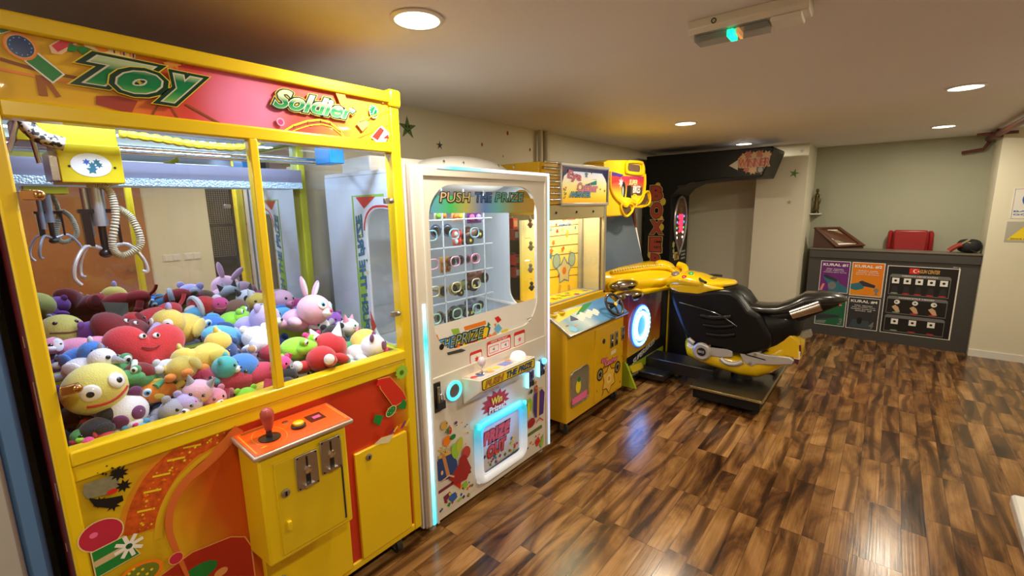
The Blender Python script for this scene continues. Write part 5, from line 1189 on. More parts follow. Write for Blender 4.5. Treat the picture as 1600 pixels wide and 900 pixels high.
PKT = M('rose_lettering', (.75, .18, .28), .3, emit=.1)
text('Eye', FU, QM(897, 276), .18, .075, [(.04, M('deep_red_ribbon', (.35, .02, .02), .4)), (0, PKT)], ma, d=.004, shear=.1, font_grow=.02, ang=-.1)
text('Catcher', FU, QM(918, 293), .30, .065, [(.03, M('deep_red_ribbon', (.35, .02, .02), .4)), (0, M('pink_lettering', (.80, .30, .50), .3, emit=.1))], ma, d=.004, shear=.1, font_grow=.03)
text('ANIMASTER', FU, QM(906, 304), .29, .038, [(.07, NV), (0, CYN)], ma, d=.005, shear=.2, font_grow=.03)
fr = MB()
for b in ((mqx0, mqx1, 1.868, 1.892), (mqx0, mqx1, 1.595, 1.615), (mqx0, mqx0+.014, 1.6, 1.88), (mqx1-.014, mqx1, 1.6, 1.88)): fr.box(b[0], b[1], UY-.012, UY+.03, b[2], b[3])
fr.build('marquee_frame', M('pale_trim', (.62, .60, .54), .3, .4), ym, bevel=.004)
for k in range(7):
    z = 1.62+.041*k
    mb = MB(); mb.mat(YB).box(2.53, mqx0, UY+.005, UY+.03, z-.012, z+.012).mat(CHR).cyl((2.53, UY, z+.018), (mqx0, UY, z+.018), .0075, n=10); mb.build('louvre', None, ym)
MB().box(YX0+.02, 3.30, 2.215, 2.225, .905, 1.55).box(YX0+.02, 3.31, 2.0205, 2.024, .905, 1.5).build('inner_liner', M('olive_liner', (.16, .15, .09), .6), ym, smooth=False)
random.seed(21)
HK = 'small prizes hanging in the yellow machine'
for k, (x, y, z, m, nm_) in enumerate(((2.600, 2.130, 1.475, RED, 'red boxed prize highest by the left pane'), (2.600, 2.120, 1.395, M('brick_box', (.45, .06, .03), .4), 'brick red boxed prize, second from the top by the left pane'), (2.600, 2.115, 1.210, RED, 'red boxed prize halfway down by the left pane'), (2.600, 2.110, 1.120, M('brick_box', (.45, .06, .03), .4), 'brick red boxed prize low by the left pane'),
        (2.600, 1.968, 1.480, M('walnut_toy', (.14, .07, .03), .4), 'dark brown figure hanging high by the left pane'), (2.600, 1.965, 1.320, M('olive_toy2', (.20, .19, .08), .4), 'olive figure hanging halfway by the left pane'), (2.600, 1.970, 1.160, M('grey_toy', (.20, .19, .18), .4), 'grey figure hanging low by the left pane'), (2.600, 1.962, 1.030, M('black_toy', (.02, .02, .02), .3), 'black figure hanging lowest of all by the left pane'))):
    t = thing('hanging_prize', nm_, 'prize', (x, y, z), HK)
    if k < 4: MB().box(x-.026, x+.026, y-.026, y+.026, z-.038, z+.038).build('box', m, t, bevel=.003); MB().box(x-.018, x+.018, y-.0275, y-.0262, z-.022, z+.022).build('box_label', WHT if k % 2 else M('gold_print', (.6, .35, .1), .4), t, smooth=False)
    else: MB().ell((x, y, z-.012), (.018, .014, .024)).ell((x, y, z+.020), (.014, .013, .014)).tube([(x-.016, y, z), (x-.030, y, z-.014)], .005).tube([(x+.016, y, z), (x+.030, y, z-.014)], .005).build('toy_figure', m, t)
    MB().cyl((x, y, z+.03), (x, y, z+.055), .0015, n=6).tube([(x, y, z+.055), (x-.03, y, z+.058), (2.548 if k < 4 else 2.535, y, z+.058)], .0022, n=6).build('hook', CHR, t)
# control panel with print and steering wheel
cpz0, cpz1 = .745, .862
def FCP(a, b, d): return Vector((a, 1.575+.215*b, .735+.128*b))+Vector((0, -.51, .86))*d
mb = MB(); mb.prism([(YX0-.01, 0), (YX1+.015, 0), (YX1+.015, .92), (YX0-.01, .92)], FCP, -.012, .006); cpn = mb.build('control_panel', STL, ym, bevel=.003)
A = Art(FCP, None, .0075)
cpg = grad('control_print', (1, 0, 0), [(2.5, (.78, .60, .10)), (2.68, (.15, .35, .50)), (2.85, (.55, .66, .70)), (3.0, (.10, .30, .60)), (3.38, (.05, .20, .50))], wob=.1)
A.P([(YX0, .04), (YX1+.005, .04), (YX1+.005, .88), (YX0, .88)], cpg)
A.P([(YX0+.02, .55), (YX0+.55, .82), (YX0+.15, .85), (YX0+.02, .85)], YP).P([(2.85, .55), (3.12, .85), (2.98, .86), (2.78, .60)], GRN).P([(2.66, .45), (2.76, .40), (2.72, .65)], MATS['navy_edge'])
for k in range(8): A.P(circ((2.78+.035*k, .42+.05*(k % 3)), .028, .12, 12), M('cloud_print', (.72, .72, .68), .4))
A.P(star((2.58, .35), .03, .6, 5), BRN).P(star((2.66, .25), .03, .6, 6), ORP).P(circ((2.60, .18), .04, .10), CYN)
A.build('control_print', parent=cpn, smooth=False)
for x in (2.56, 2.66): c0 = FCP(x, .80, .008); MB().mat(YPL).lathe([(0, 0), (.026, 0), (.026, .012), (.02, .016), (0, .016)], c0).mat(BRN).lathe([(.019, .016), (.010, .019), (0, .019)], c0).build('push_button', None, ym)
wc_ = Vector((3.185, 1.60, .835)); nn = Vector((-.15, -.80, .55)).normalized()
q_ = nn.to_track_quat('Z', 'Y').to_matrix()
ring = [wc_+q_ @ Vector((.088*math.cos(a), .088*math.sin(a), 0)) for a in [2*PI*k/28 for k in range(28)]]
mb = MB(); mb.tube(ring, .011, n=10, closed=True)
for a in (PI/2*3, .35, PI-.35): mb.tube([wc_, wc_+q_ @ Vector((.085*math.cos(a), .085*math.sin(a), 0))], .009, n=8)
mb.cyl(wc_-nn*.07, wc_+nn*.01, .018); mb.build('steering_wheel', BPL, ym)
MB().cyl(wc_+nn*.010, wc_+nn*.015, .016).build('horn_cap', YPL, ym)
# front: door with hatch, slots, print
FYL = FY(1.61); PYL = py_(1.61)
dl = MB().box(2.90, YX1-.02, 1.602, 1.612, .12, .69).build('service_door', YB, ym, bevel=.003)
hw = [PYL(*p) for p in ((891, 588), (893, 578), (917, 568), (919, 575), (918, 617), (914, 622), (895, 633), (891, 632))]
x0, x1 = min(p[0] for p in hw), max(p[0] for p in hw); z0, z1 = .20, .46
mb = MB(); mb.tube([(a, 1.606, b) for a, b in rrect(x0, x1, z0, z1, .04)], .007, n=8, closed=True); mb.build('hatch_rim', CHR, ym)
hp = MB().prism(rrect(x0, x1, z0, z1, .04), FYL, 0, .003).build('hatch_window', M('smoky_window', (.22, .20, .14), .15, coat=.5), ym, smooth=False)
A = Art(FYL, None, .0045); A.P(circ(((x0+x1)/2-.02, .33), .035, .05), YP).P(circ(((x0+x1)/2-.01, .38), .02, .02), GRN).P([(x0+.02, .215), (x1-.02, .215), (x1-.02, .27), (x0+.02, .26)], PNK); A.build('hatch_print', parent=hp, smooth=False)
c0 = PYL(942, 533); MB().lathe([(0, 0), (.020, 0), (.020, .003), (0, .003)], (c0[0], 1.602, c0[1]), axis='y').build('lamp_hole', BRU, ym)
for pp in ((954, 532), (961, 528), (971, 520)):
    c0 = PYL(*pp); ob = MB().box(c0[0]-.024, c0[0]+.024, 1.594, 1.603, c0[1]-.055, c0[1]+.055).build('coin_plate', STL, ym, bevel=.002)
    MB().mat(BLK).box(c0[0]-.003, c0[0]+.003, 1.592, 1.595, c0[1]+.01, c0[1]+.045).box(c0[0]-.012, c0[0]+.012, 1.592, 1.595, c0[1]-.045, c0[1]-.015).mat(CHR).ell((c0[0]+.005, 1.592, c0[1]), (.009, .006, .009), nu=10, nv=6).build('coin_slot', None, ob)
A = Art(FY(1.602), PYL, .001)
A.Q([(953, 549), (961, 544), (961, 550), (953, 555)], M('cream_card', (.75, .65, .4), .4)).P(star(PYL(970, 556), .010, .6, 5), BRN)
c1 = PYL(950, 591); outlined(A, star(c1, .115, .66, 6, rot=PI/2), M('warm_yellow_star', (.80, .50, .06), .4), BRN, .012); A.P(circ(c1, .04), M('pale_yellow_dot', (.82, .66, .22), .4)).P(circ(c1, .018), ORP)
for pp in ((936, 585), (963, 573)): A.P(circ(PYL(*pp), .050, .050), BLK).P(circ(PYL(*pp), .038, .038), M('print_warm_grey', (.30, .24, .10), .4)).P(star(PYL(*pp), .030, .5, 5), BLK)
A.P(star(PYL(967, 596), .014, .5, 5), BRN).P(star(PYL(931, 611), .010, .5, 5), BRN).band([PYL(941, 610), PYL(939, 618)], .010, BRN)
a_ = A.build('door_print', parent=dl, smooth=False)
text('Eye', FY(1.602), PYL(943, 562), .10, .040, [(.06, MUL), (0, MATS['rose_lettering'])], a_, d=.004, shear=.1, font_grow=.03)
text('Catcher', FY(1.602), PYL(953, 563), .22, .040, [(.06, MUL), (0, MATS['rose_lettering'])], a_, d=.004, shear=.1, font_grow=.03)
text('ANIMASTER', FY(1.602), (PYL(950, 569)[0], PYL(950, 569)[1]), .22, .018, [(.03, BRN)], a_, d=.004, shear=.2)
for p in ((2.56, 1.66), (3.30, 1.66), (2.56, 2.38), (3.30, 2.38)): caster(p[0], p[1], ym, h=.1, r=.04)
# ============================================================ MOTORBIKE GAME
bk = thing('motorbike_game', 'black and yellow motorbike ride game with a yellow dashboard and blue ring light', 'arcade game', (4.1, 1.3, 0))
BXC = 4.1
RX0, RX1 = 3.56, 4.52
def rb(nm, m, *b, bev=.004): return MB().box(*b).build(nm, m, bk, bevel=bev)
rb('cabinet', BPL, RX0, RX1, 1.72, 2.44, .10, .86)
rp_ = grad('racer_front_print', (.12, 0, 1), [(.5, (.70, .55, .02)), (.78, (.78, .45, .02)), (1.0, (.60, .14, .02)), (1.15, (.35, .03, .05)), (1.32, (.03, .02, .12))], wob=.1, coat=.6, rough=.2)
mb = MB(); mb.box(RX0, 4.285, 1.655, 1.72, .13, .84); fp = mb.build('front_panel', rp_, bk, bevel=.004)
FRC = FY(1.655); PRC = py_(1.655)
A = Art(FRC, PRC, .001)
A.Q([(979, 560), (1036, 524), (1036, 540), (979, 574)], BLK).Q([(979, 574), (1036, 540), (1036, 548), (1000, 575), (980, 582)], M('acid_green_print', (.35, .45, .02), .3)).Q([(979, 582), (1000, 575), (1036, 548), (1036, 562), (983, 592)], M('dark_olive_print', (.06, .07, .01), .3))
A.Q([(1018, 540), (1036, 520), (1032, 534)], BLK).Q([(984, 572), (1002, 566), (1006, 575), (988, 583)], YP).band([PRC(980, 590), PRC(1010, 574), PRC(1036, 566)], .008, SLV)
fa = A.build('front_print', parent=fp, smooth=False)
text('SUPERBIKES', FRC, PRC(1006, 548), .50, .045, [(.02, WHT)], fa, d=.003, shear=.4, ang=.18)
# ring light
rcx, rcz = 3.80, .525
BLUE = M('blue_ring_light', (.2, .5, 1), .3, emit=4.5, ecol=(.10, .38, 1)); BLU2 = M('pale_ring_light', (.6, .85, 1), .3, emit=4.5, ecol=(.35, .68, 1))
rl = MB().lathe([(0, 0), (.195, 0), (.195, .012), (0, .012)], (rcx, 1.655, rcz), axis='y', n=48).build('ring_light', M('ring_housing', (.05, .1, .3), .3, emit=.8, ecol=(.05, .2, .9)), bk)
MB().lathe([(.155, .012), (.185, .012), (.180, .022), (.160, .022)], (rcx, 1.655, rcz), axis='y', n=48).build('outer_glow', BLUE, rl)
MB().lathe([(.098, .012), (.135, .012), (.130, .026), (.103, .026)], (rcx, 1.655, rcz), axis='y', n=48).build('inner_glow', BLU2, rl)
mb = MB()
for k in range(24): a = 2*PI*k/24; mb.box(rcx+.166*math.cos(a)-.006, rcx+.166*math.cos(a)+.006, 1.628, 1.644, rcz+.166*math.sin(a)-.006, rcz+.166*math.sin(a)+.006)
mb.build('light_dots', BLU2, rl)
MB().ell((rcx, 1.645, rcz), (.085, .022, .085)).build('speaker_dome', M('blue_dome', (.03, .12, .6), .2, emit=1.0, ecol=(.02, .12, 1)), rl)
rb('side_column', BPL, 4.285, 4.47, 1.66, 1.72, .10, .84); rb('edge_strip', YEL, 4.47, 4.50, 1.655, 1.72, .10, .84)
A = Art(FY(1.66), py_(1.66), .001); A.P([(4.32, .15), (4.43, .15), (4.43, .80), (4.32, .80)], M('dark_slot', (.03, .03, .03), .3)); A.build('column_slot', parent=bk, smooth=False)
mb = MB(); mb.rings([[Vector((x, 1.45, .03)), Vector((x, 1.40, .03)), Vector((x, 1.62, .82)), Vector((x, 1.70, .82)), Vector((x, 1.70, .03))] for x in (4.50, 4.54)]); mb.build('side_plate', BPL, bk, bevel=.003)
mb = MB(); mb.rings([[Vector((x, 1.72, .03)), Vector((x, 1.56, .03)), Vector((x, 1.66, .25)), Vector((x, 1.72, .25))] for x in (3.54, 3.565)]); mb.build('side_foot', M('acid_green_print', (.35, .45, .02), .3), bk, bevel=.003)
rb('kick_plate', BPL, 3.6, 4.5, 1.69, 1.9, .03, .10)
# upper cabinet: sides, screen
mb = MB(); prof = [(1.98, .86), (2.44, .86), (2.44, 1.62), (2.12, 1.62), (2.06, 1.5)]
for x in (3.47, 4.49): mb.rings([[Vector((x, a, b)) for a, b in prof], [Vector((x+.03, a, b)) for a, b in prof]])
mb.build('screen_side', M('maroon_side', (.16, .03, .02), .4), bk, bevel=.004)
MB().cyl((4.50, 2.04, 1.36), (4.43, 1.93, 1.02), .010, n=10).build('white_rod', WPL, bk)
MB().cyl((4.53, 2.09, 1.60), (4.50, 2.04, 1.36), .012, n=10).build('screen_trim', M('maroon_side', (.16, .03, .02), .4), bk)
SCM = grad('dark_screen_glass', (0, 0, 1), [(.98, (.05, .07, .10)), (1.1, (.06, .09, .14)), (1.35, (.10, .13, .15)), (1.55, (.06, .07, .09))], rough=.08, emit=.22, coat=.6)
MB().add([(3.50, 1.90, .99), (4.42, 1.90, .99), (4.50, 2.11, 1.56), (3.50, 2.11, 1.56), (3.50, 1.93, .97), (4.42, 1.93, .97), (4.50, 2.14, 1.54), (3.50, 2.14, 1.54)], [(0, 1, 2, 3), (4, 7, 6, 5), (0, 4, 5, 1), (1, 5, 6, 2), (2, 6, 7, 3), (3, 7, 4, 0)]).build('screen', SCM, bk, smooth=False)
# yellow dashboard: lofted bulge
def loft(mb, st, n=24, e=2.4, X=None):
    """rings along a path: st = (centre, half side, half up, side vec, up vec)"""
    R_ = []
    for c, hs, hu, sv, uv in st:
        c, sv, uv = Vector(c), Vector(sv), Vector(uv); row = []
        for k in range(n):
            a = 2*PI*k/n; ca, sa = math.cos(a), math.sin(a); q = 2/e
            row.append(c+sv*hs*math.copysign(abs(ca)**q, ca)+uv*hu*math.copysign(abs(sa)**q, sa))
        R_.append(row)
    return mb.rings(R_, X=X)
st = []
for x, y, z, hy, hz in ((3.44, 1.98, .925, .05, .06), (3.47, 1.98, .92, .12, .10), (3.65, 1.95, .915, .18, .105), (3.85, 1.88, .91, .21, .105), (4.05, 1.80, .905, .23, .105), (4.25, 1.77, .90, .235, .115), (4.42, 1.75, .90, .23, .12), (4.56, 1.74, .89, .20, .11), (4.63, 1.75, .88, .12, .07), (4.65, 1.76, .875, .05, .03)):
    st.append(((x, y, z), hy, hz, (0, 1, .20), (0, -.20, 1)))
mb = MB(); loft(mb, st); dh = mb.build('dashboard', YPL, bk, angle=60)
def FD(x, t): # a point near the sloping front of the dash: t 0 bottom .. 1 top
    return Vector((x, 1.565+.13*t, .845+.17*t))
for (q_p, L_) in ((U(974, 446, 'y', 1.725), .140), (U(982, 462, 'y', 1.70), .150)):
    c = Vector(q_p); rot = Euler((.45, .05, -.42))
    mb = MB(); rg = [c+rot.to_matrix() @ Vector(((L_+.015)*math.cos(a), .01, .056*math.sin(a))) for a in [2*PI*k/26 for k in range(26)]]
    mb.tube(rg, .014, n=8, closed=True); mb.build('pod_rim', YPL, dh)
    MB().ell(c, (L_, .055, .050), rot).build('chrome_pod', M('dark_chrome', (.45, .40, .33), .15, 1), dh)
mb = MB(); mb.tube([(3.62, 1.86, 1.01), (3.85, 1.78, 1.01), (4.10, 1.70, 1.01), (4.28, 1.60, .99), (4.32, 1.54, .94)], .018, n=10, smooth=6); mb.build('dash_ridge', YPL, dh)
mb = MB()
for k in range(22): t = k/21; mb.ell((3.62+.64*t, 1.84-.20*t, 1.024+.01*math.sin(PI*t)), .010, nu=8, nv=6)
mb.build('studs', M('pale_stud', (.75, .62, .25), .25), dh)
MB().tube([(4.36, 1.54, .85), (4.50, 1.52, .92), (4.58, 1.55, .97), (4.60, 1.62, .99)], .035, n=12, smooth=6).build('dash_rib', YPL, dh)
MB().tube([(3.48, 1.88, .83), (3.75, 1.72, .82), (4.1, 1.58, .83), (4.4, 1.52, .84), (4.6, 1.62, .86)], .026, n=12, smooth=6).build('dash_rib', YPL, dh)
MB().mat(YPL).ell((4.40, 1.68, 1.0), (.16, .10, .05), Euler((.3, .1, .2))).build('dash_hump', None, dh)
# marquee shield: yellow shell with print and painted-on dark holes
MY = 1.92; PMQ = py_(MY); FMQ = FY(MY)
out = [(944, 253), (951, 250), (978, 250), (1000, 251), (1007, 255), (1009, 262), (1008, 296), (1014, 300), (1015, 312), (1010, 320), (1000, 325), (986, 328), (978, 337), (950, 339), (944, 335)]
qo = [PMQ(*p) for p in out]
mb = MB(); mb.prism(qo, FMQ, -.22, .0); ms_ = mb.build('marquee_shell', YPL, bk, bevel=.014, seg=4)
A = Art(FMQ, PMQ, .002)
mqp = grad('bike_marquee_print', (0, 0, 1), [(1.62, (.75, .60, .02)), (1.70, (.70, .45, .02)), (1.76, (.45, .12, .03)), (1.82, (.55, .02, .04)), (1.88, (.25, .02, .12))], emit=.15)
art = [(953, 268), (962, 271), (975, 275), (1006, 276), (1005, 296), (1003, 308), (996, 316), (988, 311), (982, 313), (977, 318), (960, 306), (953, 290)]
A.Q(art, mqp).Q([(955, 268), (974, 273), (970, 277), (954, 274)], M('indigo_print', (.06, .02, .25), .3)).Q([(953, 278), (964, 275), (966, 284), (956, 287)], RED)
A.P(star(PMQ(970, 286), .055, .35, 7), M('white_flash', (.7, .7, .7), .3)).P(circ(PMQ(974, 297), .040, .075), BLK).P(circ(PMQ(973, 299), .018, .045), M('pale_wheel', (.4, .45, .4), .3)).Q([(980, 290), (986, 290), (986, 310), (978, 308)], BLK)
A.Q([(969, 303), (975, 309), (984, 309), (980, 313), (972, 312)], M('acid_yellow', (.65, .70, .02), .3))
A.P(rrect(PMQ(985, 0 + 302)[0], PMQ(1003, 302)[0], PMQ(990, 302)[1]-.02, PMQ(990, 292)[1], .01), M('dark_plaque', (.08, .05, .04), .3))
mpt = A.build('marquee_print', parent=ms_, smooth=False)
text('SUPER', FMQ, PMQ(989, 285), .18, .050, [(.05, BRN), (0, M('cream_star', (.80, .68, .35), .4))], mpt, d=.004, shear=.3, font_grow=.03)
text('BIKES', FMQ, PMQ(994, 296), .17, .070, [(.05, BRN), (0, WHT)], mpt, d=.005, shear=.2, font_grow=.03)
text('2', FMQ, PMQ(992, 307), .10, .045, [(0, M('acid_yellow', (.65, .70, .02), .3))], mpt, d=.004, font_grow=.03)
DKH = M('recess_dark', (.10, .05, .02), .6)  # flat dark patches: shade inside the shell's holes, put in as colour
A = Art(FMQ, PMQ, .002)
A.P(rrect(*(PMQ(981, 262)[0], PMQ(1000, 262)[0], PMQ(990, 268)[1], PMQ(990, 257)[1]), .03), DKH)
A.Q([(972, 322), (977, 325), (981, 321), (986, 324), (984, 330), (977, 335), (972, 328)], DKH).Q([(996, 321), (1003, 308), (1011, 301), (1013, 312), (1008, 319)], DKH)
A.build('shell_hole_shade', parent=ms_, smooth=False)
mb = MB()
def rim(pts, r): mb.tube([FMQ(*PMQ(*p), .006) for p in pts], r, n=8, closed=True, smooth=4)
rim([(978, 256), (983, 253), (1000, 254), (1003, 258), (1003, 268), (1000, 272), (980, 270), (977, 266)], .016)
rim([(970, 318), (977, 323), (982, 318), (988, 321), (986, 331), (977, 338), (970, 328)], .012)
rim([(992, 323), (1002, 306), (1012, 299), (1015, 312), (1010, 321)], .011)
mb.tube([FMQ(*PMQ(*p), .006) for p in ((953, 268), (953, 292), (960, 308), (975, 321), (983, 315), (990, 317), (997, 318), (1004, 308), (1007, 290), (1007, 272))], .011, n=8, smooth=4)
mb.build('shell_rims', YPL, ms_)
rb('marquee_mount', BPL, 3.65, 4.35, 2.14, 2.42, 1.5, 1.86)
# beam and base of the ride
rb('floor_beam', BPL, 3.96, 4.22, 1.05, 1.72, .075, .19, bev=.008)
rb('beam_shoe', BPL, 3.80, 4.40, 1.42, 1.70, .045, .10, bev=.008)
caster(4.08, 1.40, bk, h=.08); 
bp0 = rb('base_box', M('black_gloss_base', (.005, .005, .006), .35, spec=.3), 3.635, 4.555, .625, 1.115, .045, .130, bev=.006)
rb('base_plate', M('dark_tread_plate', (.012, .012, .010), .28, coat=.2), 3.62, 4.57, .61, 1.13, .130, .142, bev=.003)
A = Art(lambda a, b, d: Vector((a, b, .142+d)), None, .001); A.P(circ((3.85, .93), .10, .14), M('foot_pad_dark', (.006, .006, .006), .3)); A.build('foot_pad', parent=bp0, smooth=False)
mb = MB(); mb.box(3.612, 3.625, .605, 1.135, .128, .146).box(3.612, 4.575, .600, .612, .128, .146); mb.build('rim_highlight', M('rim_highlight_gold', (.42, .34, .18), .25, .9), bp0, bevel=.002)  # bright strip along the near edges: the plate's rim highlight as colour
for p in ((3.72, 1.05), (3.72, .68), (4.48, 1.05), (4.48, .68)): MB().lathe([(0, 0), (.03, 0), (.03, .02), (.012, .03), (.012, .05), (0, .05)], (p[0], p[1], 0)).build('levelling_foot', BRU, bk)
mb = MB(); mb.cyl((4.1, .86, .14), (4.1, .86, .30), .085, .07); mb.build('pivot_post', BPL, bk)
MB().box(4.30, 4.42, .635, .66, .142, .20).box(4.30, 4.42, .66, .75, .142, .156).build('foot_peg', M('tread_metal', (.22, .20, .16), .4, .5), bk, bevel=.004)
# bike body
def yl(mb, st, n=24, e=2.6):   # stations along Y: (y, z, half width, half height)
    S_ = [((BXC, y, z), hw, hh, (1, 0, 0), (0, tl, 1)) for y, z, hw, hh, tl in st]
    return loft(mb, S_, n, e)
BB = M('black_gloss_body', (.004, .004, .005), .4, coat=.08, spec=.25)
mb = MB(); yl(mb, [(1.46, .80, .10, .04, 0), (1.42, .77, .15, .08, 0), (1.34, .72, .165, .14, 0), (1.25, .68, .17, .17, 0), (1.12, .66, .17, .20, 0), (1.0, .67, .17, .20, 0), (.90, .66, .17, .18, 0), (.82, .60, .165, .16, 0), (.72, .57, .17, .185, 0), (.60, .60, .15, .17, 0), (.50, .64, .13, .13, 0), (.46, .66, .08, .08, 0)], 28)
bd_ = mb.build('bike_body', BB, bk, angle=70)
mb = MB(); yl(mb, [(.86, .76, .09, .02, 0), (.82, .755, .13, .035, 0), (.72, .755, .15, .035, 0), (.62, .765, .155, .04, 0), (.53, .80, .155, .05, .2), (.44, .86, .15, .055, .25), (.36, .875, .14, .055, 0), (.27, .885, .11, .045, 0), (.21, .885, .06, .02, 0), (.19, .885, .02, .006, 0)], 24)
mb.build('seat', M('seat_vinyl', (.012, .012, .012), .3, coat=.4), bk, angle=70)
mb = MB(); yl(mb, [(.75, .64, .12, .10, 0), (.60, .71, .13, .09, 0), (.45, .77, .12, .075, 0), (.34, .82, .10, .05, 0), (.24, .86, .06, .025, 0)], 20); mb.build('tail_fairing', BB, bk, angle=70)
mb = MB(); yl(mb, [(1.30, .82, .12, .03, 0), (1.20, .84, .17, .06, 0), (1.08, .85, .18, .07, 0), (.97, .85, .175, .075, 0), (.90, .82, .155, .08, 0), (.83, .77, .12, .06, 0), (.78, .745, .08, .03, 0)], 26); mb.build('tank', BB, bk, angle=70)
# front fairing: wedge down to the belly
mb = MB(); pf = [(1.45, .87), (1.42, .74), (1.34, .56), (1.25, .40), (1.12, .36), (.80, .38), (.64, .46), (.62, .56), (.72, .735), (.80, .765), (.87, .86), (.94, .905), (1.06, .90), (1.2, .87)]
mb.prism(pf, lambda a, b, d: Vector((BXC-d, a, b)), -.19, .19); mb.build('side_fairing', BB, bk, bevel=.04, seg=5)
for k in range(3): MB().tube([(3.915, 1.17-.03*k, .66-.075*k), (3.905, 1.05-.03*k, .66-.07*k), (3.915, .93-.02*k, .685-.07*k)], .020, n=10, smooth=5, ).build('gill', BB, bd_)
MB().tube([(3.92, 1.38, .76), (3.895, 1.2, .735), (3.888, 1.02, .70), (3.895, .88, .62)], .006, n=8, smooth=6).build('fairing_seam', M('seam_highlight', (.015, .015, .015), .2, coat=.5), bd_)
mx = MB(); mx.mat(M('steel_bronze_exhaust', (.50, .44, .40), .22, 1)).cyl((3.95, .52, .755), (3.975, .345, .845), .036, .042, n=22).mat(BLK).cyl((3.975, .345, .845), (3.976, .340, .8475), .034, n=22); mx.build('exhaust_tip', None, bk)
# yellow front cowl with buttons
mb = MB(); cow = [(1.50, .905, .13, .05, 0), (1.44, .93, .19, .055, 0), (1.36, .945, .21, .06, 0), (1.25, .935, .20, .055, 0), (1.14, .915, .175, .045, -.1), (1.05, .925, .15, .035, -.1), (.98, .935, .10, .022, 0), (.95, .935, .04, .008, 0)]
yl(mb, cow, 26); cw_ = mb.build('front_cowl', YPL, bk, angle=70)
mb = MB(); mb.prism([(1.46, .90), (1.44, .86), (1.385, .84), (1.365, .755), (1.32, .74), (1.26, .80), (1.12, .87), (1.0, .905), (1.2, .94)], lambda a, b, d: Vector((BXC-d, a, b)), -.185, .185); mb.build('cowl_side', YPL, bk, bevel=.022, seg=4)
# handlebar grips
for sx in (-1, 1):
    MB().tube([(BXC+sx*.10, 1.22, .965), (BXC+sx*.17, 1.19, .965), (BXC+sx*.23, 1.13, .955)], .011, n=10, smooth=4).build('handlebar', BRU, bk)
MB().mat(BRU).box(BXC-.04, BXC+.04, 1.12, 1.18, .945, .965).mat(CHR).ell((BXC-.02, 1.13, .968), (.02, .015, .008)).build('ignition_block', None, bk, bevel=.004)
for (x, y, z, m, r, nm) in ((3.98, 1.42, .985, M('grey_oval', (.18, .14, .14), .3), .042, 'start_window'), (4.02, 1.30, .99, M('green_button', (.01, .4, .08), .25, coat=.6), .028, 'green_button'), (3.935, 1.33, .968, M('red_button', (.5, .02, .015), .25, coat=.6), .028, 'red_button')):
    MB().mat(YPL).ell((x, y, z), (r*1.25, r*1.1, .012), Euler((0, -.35, 0))).mat(m).ell((x-.004, y, z+.007), (r, r*.85, .014), Euler((0, -.35, 0))).build(nm, None, cw_)
# yellow belly and tail
mb = MB(); yl(mb, [(1.32, .36, .08, .05, 0), (1.28, .34, .15, .09, 0), (1.15, .31, .175, .095, 0), (1.0, .285, .18, .09, 0), (.85, .27, .18, .095, 0), (.72, .29, .17, .11, 0), (.62, .36, .15, .12, 0), (.54, .44, .13, .12, 0), (.47, .47, .11, .10, 0), (.43, .49, .06, .06, 0)], 26); mb.build('belly_pan', YPL, bk, angle=70)
mb = MB(); mb.prism([(.66, .42), (.43, .40), (.45, .56), (.53, .61), (.63, .60), (.70, .52)], lambda a, b, d: Vector((BXC-d, a, b)), -.13, .13); mb.build('rear_hugger', YPL, bk, bevel=.02, seg=3)
